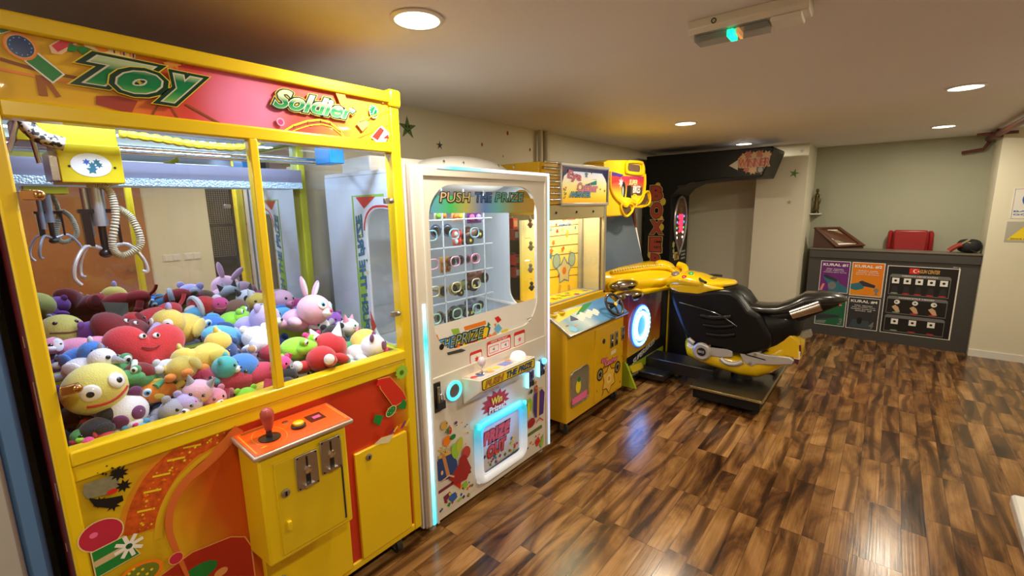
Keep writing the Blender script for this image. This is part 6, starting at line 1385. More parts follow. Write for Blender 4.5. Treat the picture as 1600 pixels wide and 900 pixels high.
# silver engine covers on the visible side (and mirrored)
for sg in (1, -1):
    X_ = lambda a, b, d: Vector((BXC-sg*d, a, b))
    e_ = MB(); e_.lathe([(0, 0), (.078, 0), (.078, .02), (.062, .034), (.045, .030), (0, .030)], (0, 0, 0), n=28, X=Matrix.Translation((BXC-sg*.175, 1.14, .355)) @ Matrix.Rotation(-sg*PI/2, 4, 'Y'))
    e_.prism([(1.14, .43), (.98, .43), (.90, .40), (.90, .35), (1.0, .33), (1.10, .33)], X_, .14, .19)
    e_.tube([(BXC-sg*.18, 1.21, .41), (BXC-sg*.18, 1.26, .445)], .026)
    eb = e_.build('engine_cover', SLV, bk, bevel=.006, seg=3)
    MB().lathe([(0, .030), (.036, .030), (.036, .036), (0, .036)], (0, 0, 0), n=24, X=Matrix.Translation((BXC-sg*.175, 1.14, .355)) @ Matrix.Rotation(-sg*PI/2, 4, 'Y')).build('cover_badge', BPL, eb)
    if sg == 1: text('BIKE', lambda a, b, d: Vector((3.887-d, -a, b)), (-1.14, .358), .05, .020, [(.03, SLV)], eb, name='badge_lettering', d=.004)
    MB().tube([(BXC-sg*.185, .985, .32), (BXC-sg*.195, .94, .295), (BXC-sg*.195, .87, .30), (BXC-sg*.19, .82, .33)], .018, n=12, smooth=5).build('exhaust_pipe', SLV, bk)
    a_ = MB(); a_.prism([(.86, .42), (.80, .445), (.76, .425), (.66, .415), (.50, .425), (.47, .405), (.48, .375), (.60, .345), (.72, .325), (.76, .295), (.80, .315), (.84, .37)], X_, .150, .178)
    ab_ = a_.build('swing_arm', SLV, bk, bevel=.005, seg=3)
    MB().prism([(.82, .398), (.66, .378), (.66, .370), (.80, .385)], X_, .176, .180).build('arm_slot', BLK, ab_, smooth=False)
    MB().lathe([(0, 0), (.046, 0), (.046, .02), (.030, .026), (.012, .022), (0, .022)], (0, 0, 0), n=24, X=Matrix.Translation((BXC-sg*.14, .735, .455)) @ Matrix.Rotation(-sg*PI/2, 4, 'Y')).build('sprocket_cover', SLV, bk)
    for (y, z) in ((.735, .405), (.765, .325), (1.20, .39), (1.08, .415)): MB().lathe([(0, 0), (.012, 0), (.010, .006), (0, .006)], (0, 0, 0), n=12, X=Matrix.Translation((BXC-sg*.188, y, z)) @ Matrix.Rotation(-sg*PI/2, 4, 'Y')).build('bolt', STL, eb)
mb = MB(); mb.prism([(.465, .52), (.485, .46), (.47, .38), (.45, .36), (.435, .44), (.44, .52)], lambda a, b, d: Vector((BXC-d, a, b)), .10, .125); mb.build('tail_badge', M('burgundy_badge', (.12, .01, .03), .3), bk, bevel=.002)
text('1', lambda a, b, d: Vector((3.975-d, -a, b)), (-.458, .44), .025, .06, [(.03, WHT)], bk, name='badge_lettering', d=.003)
mb = MB(); mb.prism([(.50, .58), (.40, .625), (.385, .575), (.44, .545)], lambda a, b, d: Vector((BXC-d, a, b)), -.03, .03); mb.build('mudguard_tip', M('pale_mudguard', (.32, .30, .24), .5), bk, bevel=.004)

# ============================================================ BOXING MACHINE
bx = thing('boxing_machine', 'tall black boxing machine with red BOXER lettering in the far corner', 'arcade machine', (5.8, 2.2, 0))
SX = 5.5
arm = [(2.385, .05), (2.385, 2.165), (1.02, 2.165), (1.01, 2.14), (1.10, 1.86), (1.45, 1.86), (1.85, 1.835), (1.98, 1.78), (2.05, 1.70), (2.05, .05)]
mb = MB(); mb.prism(arm, lambda a, b, d: Vector((SX-d, a, b)), -.62, 0); body = mb.build('cabinet', M('boxer_black', (.004, .004, .005), .4, spec=.25), bx, bevel=.012, seg=3)
MB().tube([(SX-.004, 1.98, 1.79), (SX-.004, 1.60, 1.845), (SX-.004, 1.10, 1.865)], .012, n=8, smooth=4).build('arm_edge', BRU, bx)
FBX = FX(SX); PBX = px_(SX); A = Art(FBX, PBX, .002)
A.Q([(1139, 259), (1153, 250), (1153, 266)], M('ivory_print', (.55, .50, .40), .4))
A.Q([(1153, 248), (1160, 241), (1175, 240), (1190, 240), (1206, 238), (1203, 248), (1195, 262), (1190, 272), (1176, 268), (1160, 263), (1153, 262)], M('ember_print', (.45, .16, .05), .4))
for k, (x, y) in enumerate(((1164, 245), (1170, 242), (1180, 243), (1188, 241), (1198, 242), (1168, 264), (1176, 266))): A.P(star(PBX(x, y), .05, .6, 7, rot=k), [M('sand_print', (.55, .36, .16), .4), M('rust_print', (.40, .10, .03), .4)][k % 2])
A.P(circ(PBX(1188, 265), .035, .04), BLK).P(circ(PBX(1188, 265), .024, .028), M('grey_print2', (.3, .3, .28), .4))
ba = A.build('arm_print', parent=body, smooth=False)
text('WINNER', FXr(SX), (-PBX(1178, 254)[0], PBX(1178, 254)[1]), .30, .085, [(.07, M('sand_print', (.55, .36, .16), .4)), (0, M('fire_red', (.45, .05, .02), .4))], ba, d=.005, ang=0, shear=.1, font_grow=.03)
GLV = M('glove_red', (.36, .05, .03), .35); GE = M('letter_cream', (.60, .42, .18), .4)
for ch, y0, y1 in (('B', 291, 313), ('O', 317, 341), ('X', 345, 365), ('E', 371, 393), ('R', 397, 417)):
    ym_ = (y0+y1)/2; c = PBX(1026 if ch != 'E' else 1024, ym_); zt = PBX(1025, y0)[1]; zb = PBX(1025, y1)[1]
    text(ch, FXr(SX), (-c[0], c[1]), .145, (zt-zb)*1.02, [(.07, GE), (.04, M('letter_dark', (.06, .01, .01), .4)), (0, GLV)], body, name='lettering', d=.003, font_grow=.05)
A = Art(FBX, PBX, .0015)
for x, y in ((1028, 291), (1036, 315), (1033, 355), (1030, 391), (1016, 398), (1016, 318), (1032, 342)): Art(FBX, PBX, .0015).P(circ(PBX(x, y), .035, .045), M('star_yellow', (.55, .42, .05), .4)).build('yellow_dot', parent=body, smooth=False)
# score display on the front
FBF = FY(2.05); PBF = py_(2.05)
oc = (5.80, 1.38); ov = []
for k in range(28):
    a = PI/2+2*PI*k/28; ca, sa = math.cos(a), math.sin(a); z = oc[1]+(.30 if sa > 0 else .42)*sa; x = oc[0]+.205*ca*(1 if sa > -.1 else max(.0, 1-abs(sa)**2.2)**.8); ov.append((x, z))
dp = MB().prism(ov, FBF, -.005, .010).build('score_display', M('display_brown', (.09, .03, .02), .25, coat=.5), bx, smooth=False)
MB().tube([FBF(a, b, .012) for a, b in ov], .014, n=8, closed=True).build('display_rim', M('grey_rim', (.35, .32, .30), .3, .6), dp)
A = Art(FBF, None, .0115)
A.P(circ((oc[0], oc[1]+.20), .13, .06), M('dim_brown', (.14, .07, .04), .4)).P(circ((oc[0]+.01, oc[1]+.12), .05, .06), M('dim_gold', (.2, .12, .04), .4))
A.build('display_art', parent=dp, smooth=False)
LR = M('led_red', (.8, .02, .05), .4, emit=2.6, ecol=(1, .03, .07))
text('888', FBF, (oc[0]+.005, oc[1]+.055), .15, .06, [(.05, LR)], dp, name='digits', d=.014)
text('45', FBF, (oc[0], oc[1]-.02), .15, .07, [(.06, LR)], dp, name='digits', d=.014)
text('70', FBF, (oc[0]+.01, oc[1]-.10), .13, .07, [(.06, LR)], dp, name='digits', d=.014)
LC = [M('led_blue', (.1, .3, 1), .3, emit=2, ecol=(.1, .3, 1)), M('led_green', (.2, .8, .4), .3, emit=1.2, ecol=(.1, .7, .3)), M('led_white', (1, 1, .9), .3, emit=3, ecol=(1, .95, .8))]
for k, (dx, dz) in enumerate(((-.11, .06), (.12, .06), (-.115, -.01), (.12, -.01), (-.12, -.08), (.115, -.08), (-.115, -.14), (.10, -.14), (-.105, -.20), (.09, -.20))):
    MB().ell((oc[0]+dx, 2.038, oc[1]+dz), (.012, .006, .015), nu=10, nv=6).build('indicator_led', LC[min(2, k//4 if k > 3 else 0) if k < 6 else 2], dp)
A = Art(FBF, PBF, .002)
A.P([(5.66, .90), (5.83, .90), (5.83, 1.00), (5.66, 1.00)], M('star_yellow', (.55, .42, .05), .4)).P(rrect(5.70, 5.78, .91, .98, .01), M('dim_gold', (.2, .12, .04), .4)).P(star((5.62, 1.10), .05, .6, 6), M('pale_leaf', (.45, .48, .2), .4)).P(star((5.63, 1.02), .04, .6, 6), M('pale_leaf', (.45, .48, .2), .4))
for k in range(3): A.P([(5.90, .89+.045*k), (6.05, .89+.045*k), (6.05, .915+.045*k), (5.90, .915+.045*k)], M('grey_print2', (.3, .3, .28), .4))
A.P([(5.62, .93), (5.65, .93), (5.65, .98), (5.62, .98)], WHT)
A.build('coin_labels', parent=body, smooth=False)
lo = MB(); lo.box(5.53, 6.10, 1.99, 2.05, .10, .66); lp2 = lo.build('lower_door', M('beige_poster', (.42, .37, .25), .5, var=.15, vscale=20), bx, bevel=.004)
A = Art(FY(1.99), None, .001); A.P([(5.56, .42), (5.80, .36), (5.82, .60), (5.56, .64)], M('rust_print', (.40, .10, .03), .4)).P(star((5.66, .52), .08, .6, 7), M('sand_print', (.55, .36, .16), .4))
for k in range(8): A.band([(5.60, .16+.028*k), (6.0, .16+.028*k)], .006, GRY)
A.build('poster_print', parent=lp2, smooth=False)
MB().box(5.52, 6.12, 1.97, 2.36, .0, .10).build('plinth', BPL, bx, bevel=.004)
# ============================================================ PLUSH TOYS
def plushmat(c): return M('plush_%d_%d_%d' % tuple(int(v*100) for v in c), c, .85, bump=.5, bscale=240, var=.10, vscale=30, sheen=.4)
K = dict(red=(.55, .02, .025), dred=(.20, .006, .010), crim=(.50, .03, .08), pink=(.75, .28, .42), hot=(.75, .06, .30), lpink=(.78, .45, .58), white=(.80, .80, .84), cream=(.75, .68, .50),
         yellow=(.78, .58, .10), lemon=(.72, .66, .16), orange=(.78, .25, .02), tan=(.50, .28, .12), brown=(.20, .09, .05), black=(.012, .012, .016), blue=(.04, .20, .62), sky=(.10, .42, .72), navy=(.02, .07, .25),
         teal=(.05, .42, .42), green=(.08, .34, .12), lime=(.30, .72, .03), purple=(.26, .07, .42), lilac=(.50, .42, .75), grey=(.35, .35, .42), plum=(.16, .03, .14))
def eyes(par, R, c, r, col=None, sep=.45, up=.25, big=False, fwd=None):
    """two eyes on a ball head of radius R at c facing -Y"""
    for sx in (-1, 1):
        d = Vector((sx*sep, -1, up)).normalized(); mb = MB(); p = Vector(c)+Vector((d.x*R[0], d.y*R[1], d.z*R[2]))*.985
        rot = (-d).to_track_quat('Z', 'Y')
        if big:
            mb.mat(EYW).ell(p, (r, r, r*.35), rot, 14, 8)
            if col: mb.mat(plushmat(K[col])).ell(p+d*r*.16, (r*.62, r*.62, r*.26), rot, 12, 8)
            mb.mat(EYB).ell(p+d*r*.28+Vector((0, 0, -.1*r)), (r*.40, r*.40, r*.2), rot, 12, 8)
        else:
            mb.mat(EYB).ell(p, (r*.6, r*.6, r*.4), rot, 12, 8)
            mb.mat(EYW).ell(p+d*r*.3+Vector((r*.18, 0, r*.2)), (r*.16, r*.16, r*.1), rot, 8, 6)
        mb.build('eye', None, par)
def plush(kind, pos, s, yaw, pitch, roll, c1, c2, label, ear='round', col=None, patch=None, big=False):
    """a soft toy about s across, head towards its own -Y"""
    t = thing('plush_toy', label, 'plush toy', (0, 0, 0), 'plush toys in the claw machine'); ORG[t.name] = Vector((0, 0, 0))
    m1, m2 = plushmat(K[c1]), plushmat(K[c2])
    if kind in ('bear', 'head'):
        R = (s*.36, s*.33, s*.32); hc = Vector((0, -s*.18, s*.10)) if kind == 'bear' else Vector((0, 0, 0))
        if kind == 'bear':
            bo = MB().ell((0, s*.22, -s*.10), (s*.27, s*.32, s*.25)).build('body', m1, t)
            for sx in (-1, 1):
                MB().ell((sx*s*.30, s*.05, -s*.16), (s*.11, s*.20, s*.10), Euler((.3, 0, sx*.5))).build('arm', m1, t)
                lg = MB().ell((sx*s*.26, s*.44, -s*.18), (s*.12, s*.20, s*.11), Euler((0, 0, -sx*.5))).build('leg', m1, t)
                MB().ell((sx*s*.30, s*.58, -s*.16), (s*.10, s*.06, s*.10)).build('foot_pad', m2, t)
        hd = MB().ell(hc, R, nu=24, nv=16).build('head', m1, t)
        MB().ell(hc+Vector((0, -s*.29, -s*.09)), (s*.14, s*.11, s*.10)).build('muzzle', m2, t)
        MB().ell(hc+Vector((0, -s*.40, -s*.05)), (s*.045, s*.03, s*.035), nu=10, nv=8).build('nose', plushmat(K['hot']) if c1 in ('white', 'lpink') else EYB, t)
        if patch:
            for sx in (-1, 1):
                d = Vector((sx*.45, -1, .22)).normalized()
                MB().ell(hc+Vector((d.x*R[0], d.y*R[1], d.z*R[2]))*.93, (s*.12, s*.12, s*.05), (-d).to_track_quat('Z', 'Y')).build('eye_patch', plushmat(K[patch]), t)
        eyes(t, R, hc, s*(.10 if big else .075), col, big=big)
        for sx in (-1, 1):
            if ear == 'round': MB().ell(hc+Vector((sx*s*.27, s*.02, s*.27)), (s*.11, s*.06, s*.11)).build('ear', plushmat(K[patch]) if patch else m1, t)
            elif ear == 'long':
                mb = MB(); mb.mat(m1).ell(hc+Vector((sx*s*.20, s*.10, s*.46)), (s*.08, s*.05, s*.24), Euler((0, sx*.45, 0))); mb.mat(m2).ell(hc+Vector((sx*s*.20, s*.07, s*.46)), (s*.05, s*.035, s*.19), Euler((0, sx*.45, 0))); mb.build('ear', None, t)
            elif ear == 'point': MB().tube([hc+Vector((sx*s*.20, 0, s*.22)), hc+Vector((sx*s*.30, 0, s*.46))], .01, n=10, radii=[s*.12, s*.015]).build('ear', m2, t)
            elif ear == 'flop': MB().ell(hc+Vector((sx*s*.35, s*.02, s*.02)), (s*.08, s*.10, s*.22), Euler((0, -sx*.3, 0))).build('ear', m2, t)
    elif kind == 'heart':
        mb = MB(); n = 28; R_ = []
        for lay, (k, d) in enumerate(((.30, -.20), (.62, -.17), (.86, -.10), (1, 0), (.86, .10), (.62, .17), (.30, .20))):
            R_.append([Vector((16*math.sin(a)**3/17*s*.5*k, d*s, (13*math.cos(a)-5*math.cos(2*a)-2*math.cos(3*a)-math.cos(4*a))/17*s*.5*k)) for a in [2*PI*i/n for i in range(n)]])
        mb.rings(R_); bo = mb.build('body', m1, t, sub=1, angle=180)
        for sx in (-1, 1):
            MB().mat(EYW).ell((sx*s*.07, -s*.20, s*.12), (s*.040, s*.018, s*.036), nu=12, nv=8).mat(EYB).ell((sx*s*.07+s*.012, -s*.213, s*.12), (s*.018, s*.010, s*.026), nu=10, nv=6).build('eye', None, t)
        MB().tube([(-s*.09, -s*.205, -s*.02), (-s*.03, -s*.215, -s*.045), (s*.04, -s*.215, -s*.045), (s*.09, -s*.205, -s*.015)], s*.008, n=6, smooth=4).build('mouth', plushmat(K['dred']), t)
        if c2 == 'white':
            for sx in (-1, 1): MB().tube([(sx*s*.36, 0, -s*.05), (sx*s*.5, -s*.06, -s*.22)], s*.05, n=10).ell((sx*s*.50, -s*.06, -s*.24), s*.075).build('hand', m1 if sx < 0 else m2, t)
    elif kind == 'fish':
        MB().ell((0, 0, 0), (s*.46, s*.20, s*.28), nu=24).build('body', m1, t)
        mb = MB()
        mb.tube([(s*.38, 0, 0), (s*.62, 0, s*.16)], .01, n=10, radii=[s*.05, s*.12]).tube([(s*.38, 0, 0), (s*.62, 0, -s*.16)], .01, n=10, radii=[s*.05, s*.12]); mb.build('tail', m2, t)
        MB().ell((s*.02, -s*.17, -s*.06), (s*.14, s*.04, s*.09), Euler((0, .5, 0))).build('fin', m2, t)
        MB().ell((0, 0, s*.27), (s*.20, s*.04, s*.09)).build('back_fin', m2, t)
        for sy in (-1, 1):
            mb = MB(); mb.mat(EYW).ell((-s*.22, sy*s*.155, s*.07), (s*.11, s*.05, s*.11), nu=14, nv=8)
            if col: mb.mat(plushmat(K[col])).ell((-s*.22, sy*s*.185, s*.07), (s*.075, s*.03, s*.075), nu=12, nv=8)
            mb.mat(EYB).ell((-s*.22, sy*s*.205, s*.07), (s*.04, s*.02, s*.045), nu=10, nv=6); mb.build('eye', None, t)
        mb = MB(); mb.tube([(-s*.45, -s*.04, -s*.05), (-s*.36, -s*.13, -s*.10), (-s*.20, -s*.19, -s*.10)], s*.012, n=6, smooth=4); mb.build('mouth', plushmat(K['plum']), t)
    elif kind == 'ball':
        R = (s*.48, s*.46, s*.46)
        MB().ell((0, 0, 0), R, nu=26, nv=18).build('body', m1, t)
        eyes(t, R, (0, 0, 0), s*.15 if big else s*.09, col, big=big, sep=.5, up=.3)
        pts = []
        for k in range(9):
            a = -.75+1.5*k/8; d = Vector((math.sin(a), -math.cos(a), -.42+.30*abs(a)**1.5)).normalized(); pts.append(Vector((d.x*R[0], d.y*R[1], d.z*R[2])))
        MB().tube(pts, s*.025, n=8).build('mouth', m2, t)
    elif kind == 'bird':
        MB().ell((0, s*.12, -s*.05), (s*.30, s*.38, s*.28)).build('body', m1, t)
        MB().ell((0, -s*.22, s*.14), (s*.26, s*.25, s*.25)).build('head', m1, t)
        MB().tube([(0, -s*.42, s*.12), (0, -s*.66, s*.06)], .01, n=12, radii=[s*.11, s*.03]).build('beak', m2, t)
        for sx in (-1, 1):
            MB().ell((sx*s*.28, s*.15, -s*.02), (s*.06, s*.24, s*.15), Euler((.3, 0, sx*.2))).build('wing', m1, t)
            MB().ell((sx*s*.16, s*.50, -s*.16), (s*.11, s*.13, s*.09)).build('foot', m2, t)
        MB().ell((0, -s*.20, s*.42), (s*.05, s*.05, s*.09)).build('crest', m2 if c2 != 'orange' else plushmat(K['lemon']), t)
        eyes(t, (s*.26, s*.25, s*.25), (0, -s*.22, s*.14), s*.08, col, big=big, sep=.7)
    elif kind == 'dog':      # long lying body, seen from the side
        mb = MB(); mb.ell((-s*.12, 0, 0), (s*.34, s*.20, s*.20), nu=22).ell((s*.22, 0, 0), (s*.28, s*.18, s*.18), nu=20)
        mb.build('body', m1, t)
        MB().ell((-s*.48, -s*.04, s*.10), (s*.19, s*.17, s*.17)).build('head', m1, t)
        for sy in (-1, 1): MB().ell((-s*.44, sy*s*.15-s*.03, s*.13), (s*.09, s*.04, s*.14), Euler((sy*.4, 0, 0))).build('ear', m2, t)
        for k, (x, y) in enumerate(((-.25, -.16), (.30, -.15), (-.22, .16), (.32, .15))): MB().tube([(s*x, s*y, -s*.05), (s*(x-.05), s*y*1.5, -s*.22)], s*.07, n=12).ell((s*(x-.06), s*y*1.5, -s*.23), s*.085).build('leg', m1 if k % 2 else m2, t)
        MB().tube([(s*.46, 0, s*.02), (s*.60, .0, s*.12), (s*.66, 0, s*.22)], s*.035, n=8, smooth=4).build('tail', m1, t)
        eyes(t, (s*.19, s*.17, s*.17), (-s*.48, -s*.04, s*.10), s*.07, None)
        MB().ell((-s*.55, -s*.18, s*.07), (s*.09, s*.08, s*.06)).build('muzzle', m2, t)
    elif kind == 'frog':
        MB().ell((0, 0, 0), (s*.42, s*.36, s*.26)).build('body', m1, t)
        MB().ell((0, -s*.26, s*.10), (s*.32, s*.22, s*.18)).build('head', m1, t)
        for sx in (-1, 1):
            MB().mat(m1).ell((sx*s*.17, -s*.28, s*.28), s*.10).mat(EYW).ell((sx*s*.17, -s*.34, s*.29), (s*.07, s*.05, s*.07)).mat(EYB).ell((sx*s*.17, -s*.385, s*.29), (s*.035, s*.015, s*.04), nu=10, nv=6).build('eye', None, t)
            MB().tube([(sx*s*.3, s*.1, -s*.05), (sx*s*.48, s*.0, -s*.15), (sx*s*.44, -s*.2, -s*.2)], s*.08, n=10, smooth=4).build('leg', m1, t)
        MB().ell((0, -s*.02, -s*.14), (s*.30, s*.26, s*.14)).build('belly', m2, t)
    elif kind == 'santa':    # hat shape with white brim and pompom
        mb = MB(); mb.ell((0, 0, 0), (s*.36, s*.26, s*.26), nu=20)
        mb.build('hat', m1, t)
        MB().tube([(-s*.16, s*.26*math.cos(a), s*.26*math.sin(a)) for a in [2*PI*i/16 for i in range(16)]], s*.07, n=8, closed=True).build('brim', m2, t)
        MB().ell((s*.40, 0, s*.08), s*.12).build('pompom', m2, t)
    t.location = pos; t.rotation_euler = Euler((pitch, roll, yaw))
    return t
def at(px, py, Y, dz=0): v = U(px, py, 'y', Y); return (v.x, v.y, v.z+dz)
rd = math.radians
P_ = [
 # kind, pixel, depth Y, size, yaw,pitch,roll, colours, label, extras
 ('ball', (128, 606), 1.76, .185, .25, .0, -.25, 'lemon', 'red', 'big pale yellow smiling ball toy with huge eyes in the front left corner', dict(big=True)),
 ('head', (192, 640), 1.74, .20, .1, .2, -.25, 'white', 'white', 'white plush panda head with purple eye patches and ears at the front glass', dict(patch='plum')),
 ('fish', (243, 607), 1.76, .14, 0, 0, .1, 'orange', 'yellow', 'orange and yellow plush fish with a big blue eye', dict(col='sky')),
 ('bird', (133, 665), 1.70, .13, 2.2, 0, 0, 'black', 'hot', 'black plush bird with magenta beak low in the front left corner', {}),
 ('dog', (125, 690), 1.69, .15, .3, 0, .2, 'green', 'lime', 'green plush creature lowest in the front left corner', {}),
 ('heart', (228, 540), 1.93, .30, 0, -.45, .15, 'red', 'white', 'large red plush heart with a smiling face', {}),
 ('heart', (190, 517), 2.04, .25, .3, -.6, .5, 'dred', 'dred', 'dark red plush heart lying behind the smiling red heart', {}),
 ('dog', (245, 490), 2.20, .24, .5, 0, -.15, 'red', 'dred', 'red plush dog lying along the mirror at the back', {}),
 ('bird', (277, 507), 2.06, .24, -.9, 0, .1, 'yellow', 'lilac', 'pale yellow plush bird with lilac beak beside the red heart', dict(big=True)),
 ('frog', (168, 572), 1.86, .19, .2, .2, 0, 'green', 'green', 'dark green plush frog behind the smiling yellow ball', {}),
 ('bird', (118, 572), 1.83, .16, .9, 0, .2, 'white', 'grey', 'white plush bird between the green frog and the left post', {}),
 ('bird', (92, 560), 1.88, .15, .6, 0, .1, 'blue', 'white', 'bright blue plush bird at the left post', {}),
 ('dog', (95, 541), 1.96, .17, .2, 0, .1, 'pink', 'white', 'pink plush dog at the left post', {}),
 ('ball', (82, 516), 2.12, .15, .2, -.5, .1, 'lemon', 'brown', 'small yellow-green ball toy at the back left', {}),
 ('bear', (132, 520), 2.10, .14, .8, 0, 0, 'purple', 'white', 'small purple plush bear at the back left', {}),
 ('fish', (140, 545), 1.98, .15, 2.7, 0, .3, 'white', 'sky', 'white plush fish with blue tail beside the red heart', {}),
 ('bird', (330, 546), 1.86, .20, 2.2, 0, 0, 'yellow', 'orange', 'yellow plush duck with orange feet in the middle of the pile', {}),
 ('bird', (285, 566), 1.80, .17, 2.7, .2, .2, 'yellow', 'orange', 'yellow plush duck lying upside down beside the chute', {}),
 ('santa', (315, 474), 2.30, .19, .2, 0, -.1, 'red', 'white', 'red plush hat with white brim at the back of the pile', {}),
 ('ball', (343, 472), 2.28, .085, 0, 0, 0, 'hot', 'pink', 'small hot pink plush ball at the back of the pile', {}),
 ('fish', (330, 505), 2.10, .17, .3, 0, .3, 'blue', 'sky', 'blue plush fish, the upper of two in the middle of the pile', dict(col='sky')),
 ('fish', (347, 522), 1.97, .19, .1, 0, .4, 'sky', 'navy', 'light blue plush fish with navy tail, the lower of two', dict(col='blue')),
 ('frog', (362, 497), 2.14, .17, .9, 0, 0, 'lime', 'white', 'lime plush frog behind the blue fish', {}),
 ('bear', (310, 606), 1.72, .14, -.4, .2, .3, 'lpink', 'grey', 'pale pink plush bear at the chute guard', dict(ear='point')),
 ('dog', (392, 594), 1.70, .30, -.1, 0, .05, 'crim', 'crim', 'long raspberry red plush dog crossing behind the mullion', {}),
 ('ball', (378, 571), 1.80, .14, .3, .2, 0, 'blue', 'navy', 'blue plush ball creature in front of the blue fish', {}),
 ('bear', (402, 528), 1.90, .16, 3.0, .2, 0, 'white', 'tan', 'white plush bear showing its tan feet left of the mullion', {}),
 ('bear', (402, 499), 2.02, .20, .7, 0, .1, 'lilac', 'white', 'lilac plush bear with pale muzzle left of the mullion', {}),
 ('bear', (478, 488), 1.98, .24, .5, -.1, .3, 'lpink', 'white', 'pale pink plush bunny with long ears right of the mullion', dict(ear='long', col='sky', big=True)),
 ('frog', (463, 540), 1.82, .19, .5, .2, 0, 'lime', 'lime', 'bright lime green plush frog right of the mullion', {}),
 ('bear', (508, 548), 1.76, .24, 2.3, .3, .2, 'red', 'white', 'red plush fox with white pointed ears leaning on the front glass', dict(ear='point')),
 ('bear', (520, 520), 1.88, .15, -.5, .1, 0, 'black', 'teal', 'black plush monkey behind the red fox', dict(big=True, col='sky')),
 ('head', (553, 577), 1.68, .15, .5, .1, .4, 'white', 'teal', 'white plush owl head with teal patches at the front sill', dict(patch='teal')),
 ('bear', (572, 543), 1.74, .19, .9, .1, .1, 'white', 'hot', 'white plush dog with a purple eye patch near the right corner', dict(patch='plum')),
 ('ball', (596, 525), 1.80, .16, .3, 0, -.3, 'yellow', 'brown', 'yellow plush ball face in the right front corner', dict(big=True)),
 ('head', (520, 497), 2.05, .15, .2, 0, .2, 'purple', 'lilac', 'purple plush creature below the white machine side', dict(ear='round')),
 ('bear', (545, 510), 1.95, .15, .6, 0, .2, 'white', 'pink', 'white and teal plush kitten beside the purple creature', dict(ear='point', big=True, col='teal')),
 ('head', (385, 462), 2.36, .15, .2, 0, -.2, 'white', 'black', 'white and black plush husky at the mirror', dict(ear='point', patch='black')),
 ('head', (402, 468), 2.30, .16, -.1, 0, .1, 'yellow', 'white', 'yellow plush cat head peeping at the mirror', dict(ear='point')),
 ('bear', (432, 470), 2.26, .18, .4, 0, .2, 'lpink', 'pink', 'pink plush pig near the mirror behind the mullion', dict(ear='flop')),
 ('dog', (462, 472), 2.28, .19, .2, 0, .1, 'hot', 'pink', 'hot pink plush dog near the mirror', {}),
 ('fish', (438, 490), 2.14, .17, .2, 0, .1, 'sky', 'blue', 'sky blue plush fish right behind the mullion', {}),
 ('bear', (385, 618), 1.68, .11, 0, 0, 0, 'lime', 'white', 'small lime plush bear low at the front glass', {}),
 ('head', (335, 618), 1.68, .12, .2, 0, 0, 'pink', 'white', 'pink plush piglet head low at the front glass', {}),
 ('bear', (268, 645), 1.68, .14, .3, 0, .4, 'grey', 'lpink', 'grey plush mouse with pink paws low at the front glass', {}),
 ('bear', (296, 628), 1.70, .13, -.5, 0, .2, 'lilac', 'white', 'lilac plush mouse low at the front glass', {}),
 ('head', (440, 565), 1.74, .12, .5, 0, .2, 'hot', 'black', 'magenta and black plush head behind the mullion foot', {}),
 ('bear', (452, 590), 1.68, .12, 2.6, 0, .2, 'black', 'grey', 'small black plush cat at the front glass right of the mullion', dict(ear='point')),
 ('head', (487, 530), 1.90, .14, .2, 0, .1, 'hot', 'lpink', 'hot pink plush head between the lime frog and the black monkey', {}),
 ('fish', (498, 505), 1.98, .15, .3, 0, .2, 'white', 'grey', 'white plush fish under the pale pink bunny', dict(col='teal')),
 ('frog', (210, 585), 1.80, .16, -.6, 0, 0, 'green', 'lime', 'mid green plush frog below the red heart', {}),
 ('santa', (218, 575), 1.78, .13, -.2, .2, .3, 'dred', 'white', 'dark red mitten toy with white cuff below the heart', {}),
 ('bear', (255, 577), 1.84, .13, .3, 0, .1, 'white', 'lilac', 'small white plush lamb right below the heart', {}),
 ('bear', (340, 575), 1.78, .14, 1.0, 0, 0, 'teal', 'white', 'teal plush bear between the ducks and the blue ball', {}),
 ('head', (420, 545), 1.84, .13, .2, 0, .2, 'crim', 'tan', 'raspberry plush head beside the mullion', {}),
 ('bear', (540, 545), 1.84, .13, .4, 0, .1, 'green', 'pink', 'green plush bear between the red fox and the white dog', {}),
 ('fish', (300, 490), 2.26, .15, .4, 0, -.2, 'sky', 'white', 'pale blue plush fish under the red hat', {}),
 ('ball', (370, 480), 2.26, .12, .2, 0, 0, 'brown', 'tan', 'brown plush ball behind the lime frog', {}),
 ('bear', (350, 545), 1.90, .14, -.4, 0, .1, 'navy', 'white', 'navy plush bear under the blue fish', {}),
 ('bear', (110, 700), 1.67, .10, 1.0, 0, 0, 'crim', 'pink', 'tiny raspberry plush bear at the lowest left corner of the glass', {}),
 ('bear', (160, 690), 1.70, .13, -.5, 0, .3, 'tan', 'cream', 'tan plush bear under the panda head', {}),
 ('head', (215, 672), 1.68, .11, .2, 0, 0, 'sky', 'white', 'sky blue plush head under the panda head', {}),
]
PILE = []
for kd, (px, py), Y, s, yaw, pi_, ro, c1, c2, lb, kw in P_:
    p = at(px, py, Y); s *= .88; e_ = s*(.62 if kd in ('dog', 'bear', 'bird') else .5); p = (max(.12+e_, min(1.19-e_, p[0])), max(F+.035+e_*.85, min(2.46-e_*.85, p[1])), max(p[2]-.012, .885+s*.34))
    PILE.append(plush(kd, p, s, yaw, pi_, ro, c1, c2, lb, **kw))
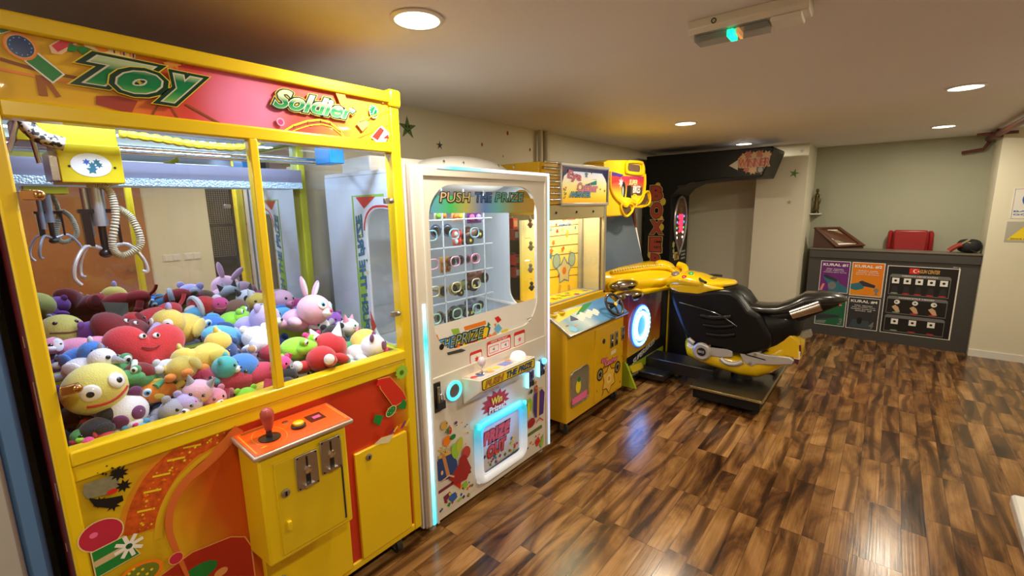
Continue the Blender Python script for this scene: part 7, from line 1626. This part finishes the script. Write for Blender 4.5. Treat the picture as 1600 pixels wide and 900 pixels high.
# second row underneath, on the deck: they carry the ones above
random.seed(5)
low = [('red', 'white'), ('blue', 'white'), ('pink', 'white'), ('yellow', 'orange'), ('white', 'grey'), ('green', 'lime'), ('lilac', 'white'), ('brown', 'tan'), ('teal', 'white'), ('hot', 'pink'), ('cream', 'tan'), ('black', 'white'), ('orange', 'yellow'), ('sky', 'white'), ('purple', 'lilac'), ('crim', 'pink'), ('lime', 'white'), ('grey', 'white'), ('lpink', 'white'), ('navy', 'sky'), ('tan', 'cream')]
k = 0
for j, y in enumerate((1.80, 2.02, 2.24)):
    for i in range(7):
        c1, c2 = low[k]; k += 1
        plush('bear' if (i+j) % 2 else 'head', (.21+i*.148, y+.02*((i % 2)-.5), .865+.072), .17, random.uniform(-1, 1), random.uniform(-.2, .2), random.uniform(-.2, .2), c1, c2,
              '%s plush toy buried %s of the pile, %s' % (c1 if c1 not in ('lpink', 'hot', 'crim', 'sky') else dict(lpink='pale pink', hot='hot pink', crim='raspberry', sky='sky blue')[c1], ('at the front', 'in the middle', 'at the back')[j], ('at the far left', 'left of centre', 'just left of the middle', 'in the middle', 'just right of the middle', 'right of centre', 'at the far right')[i]))
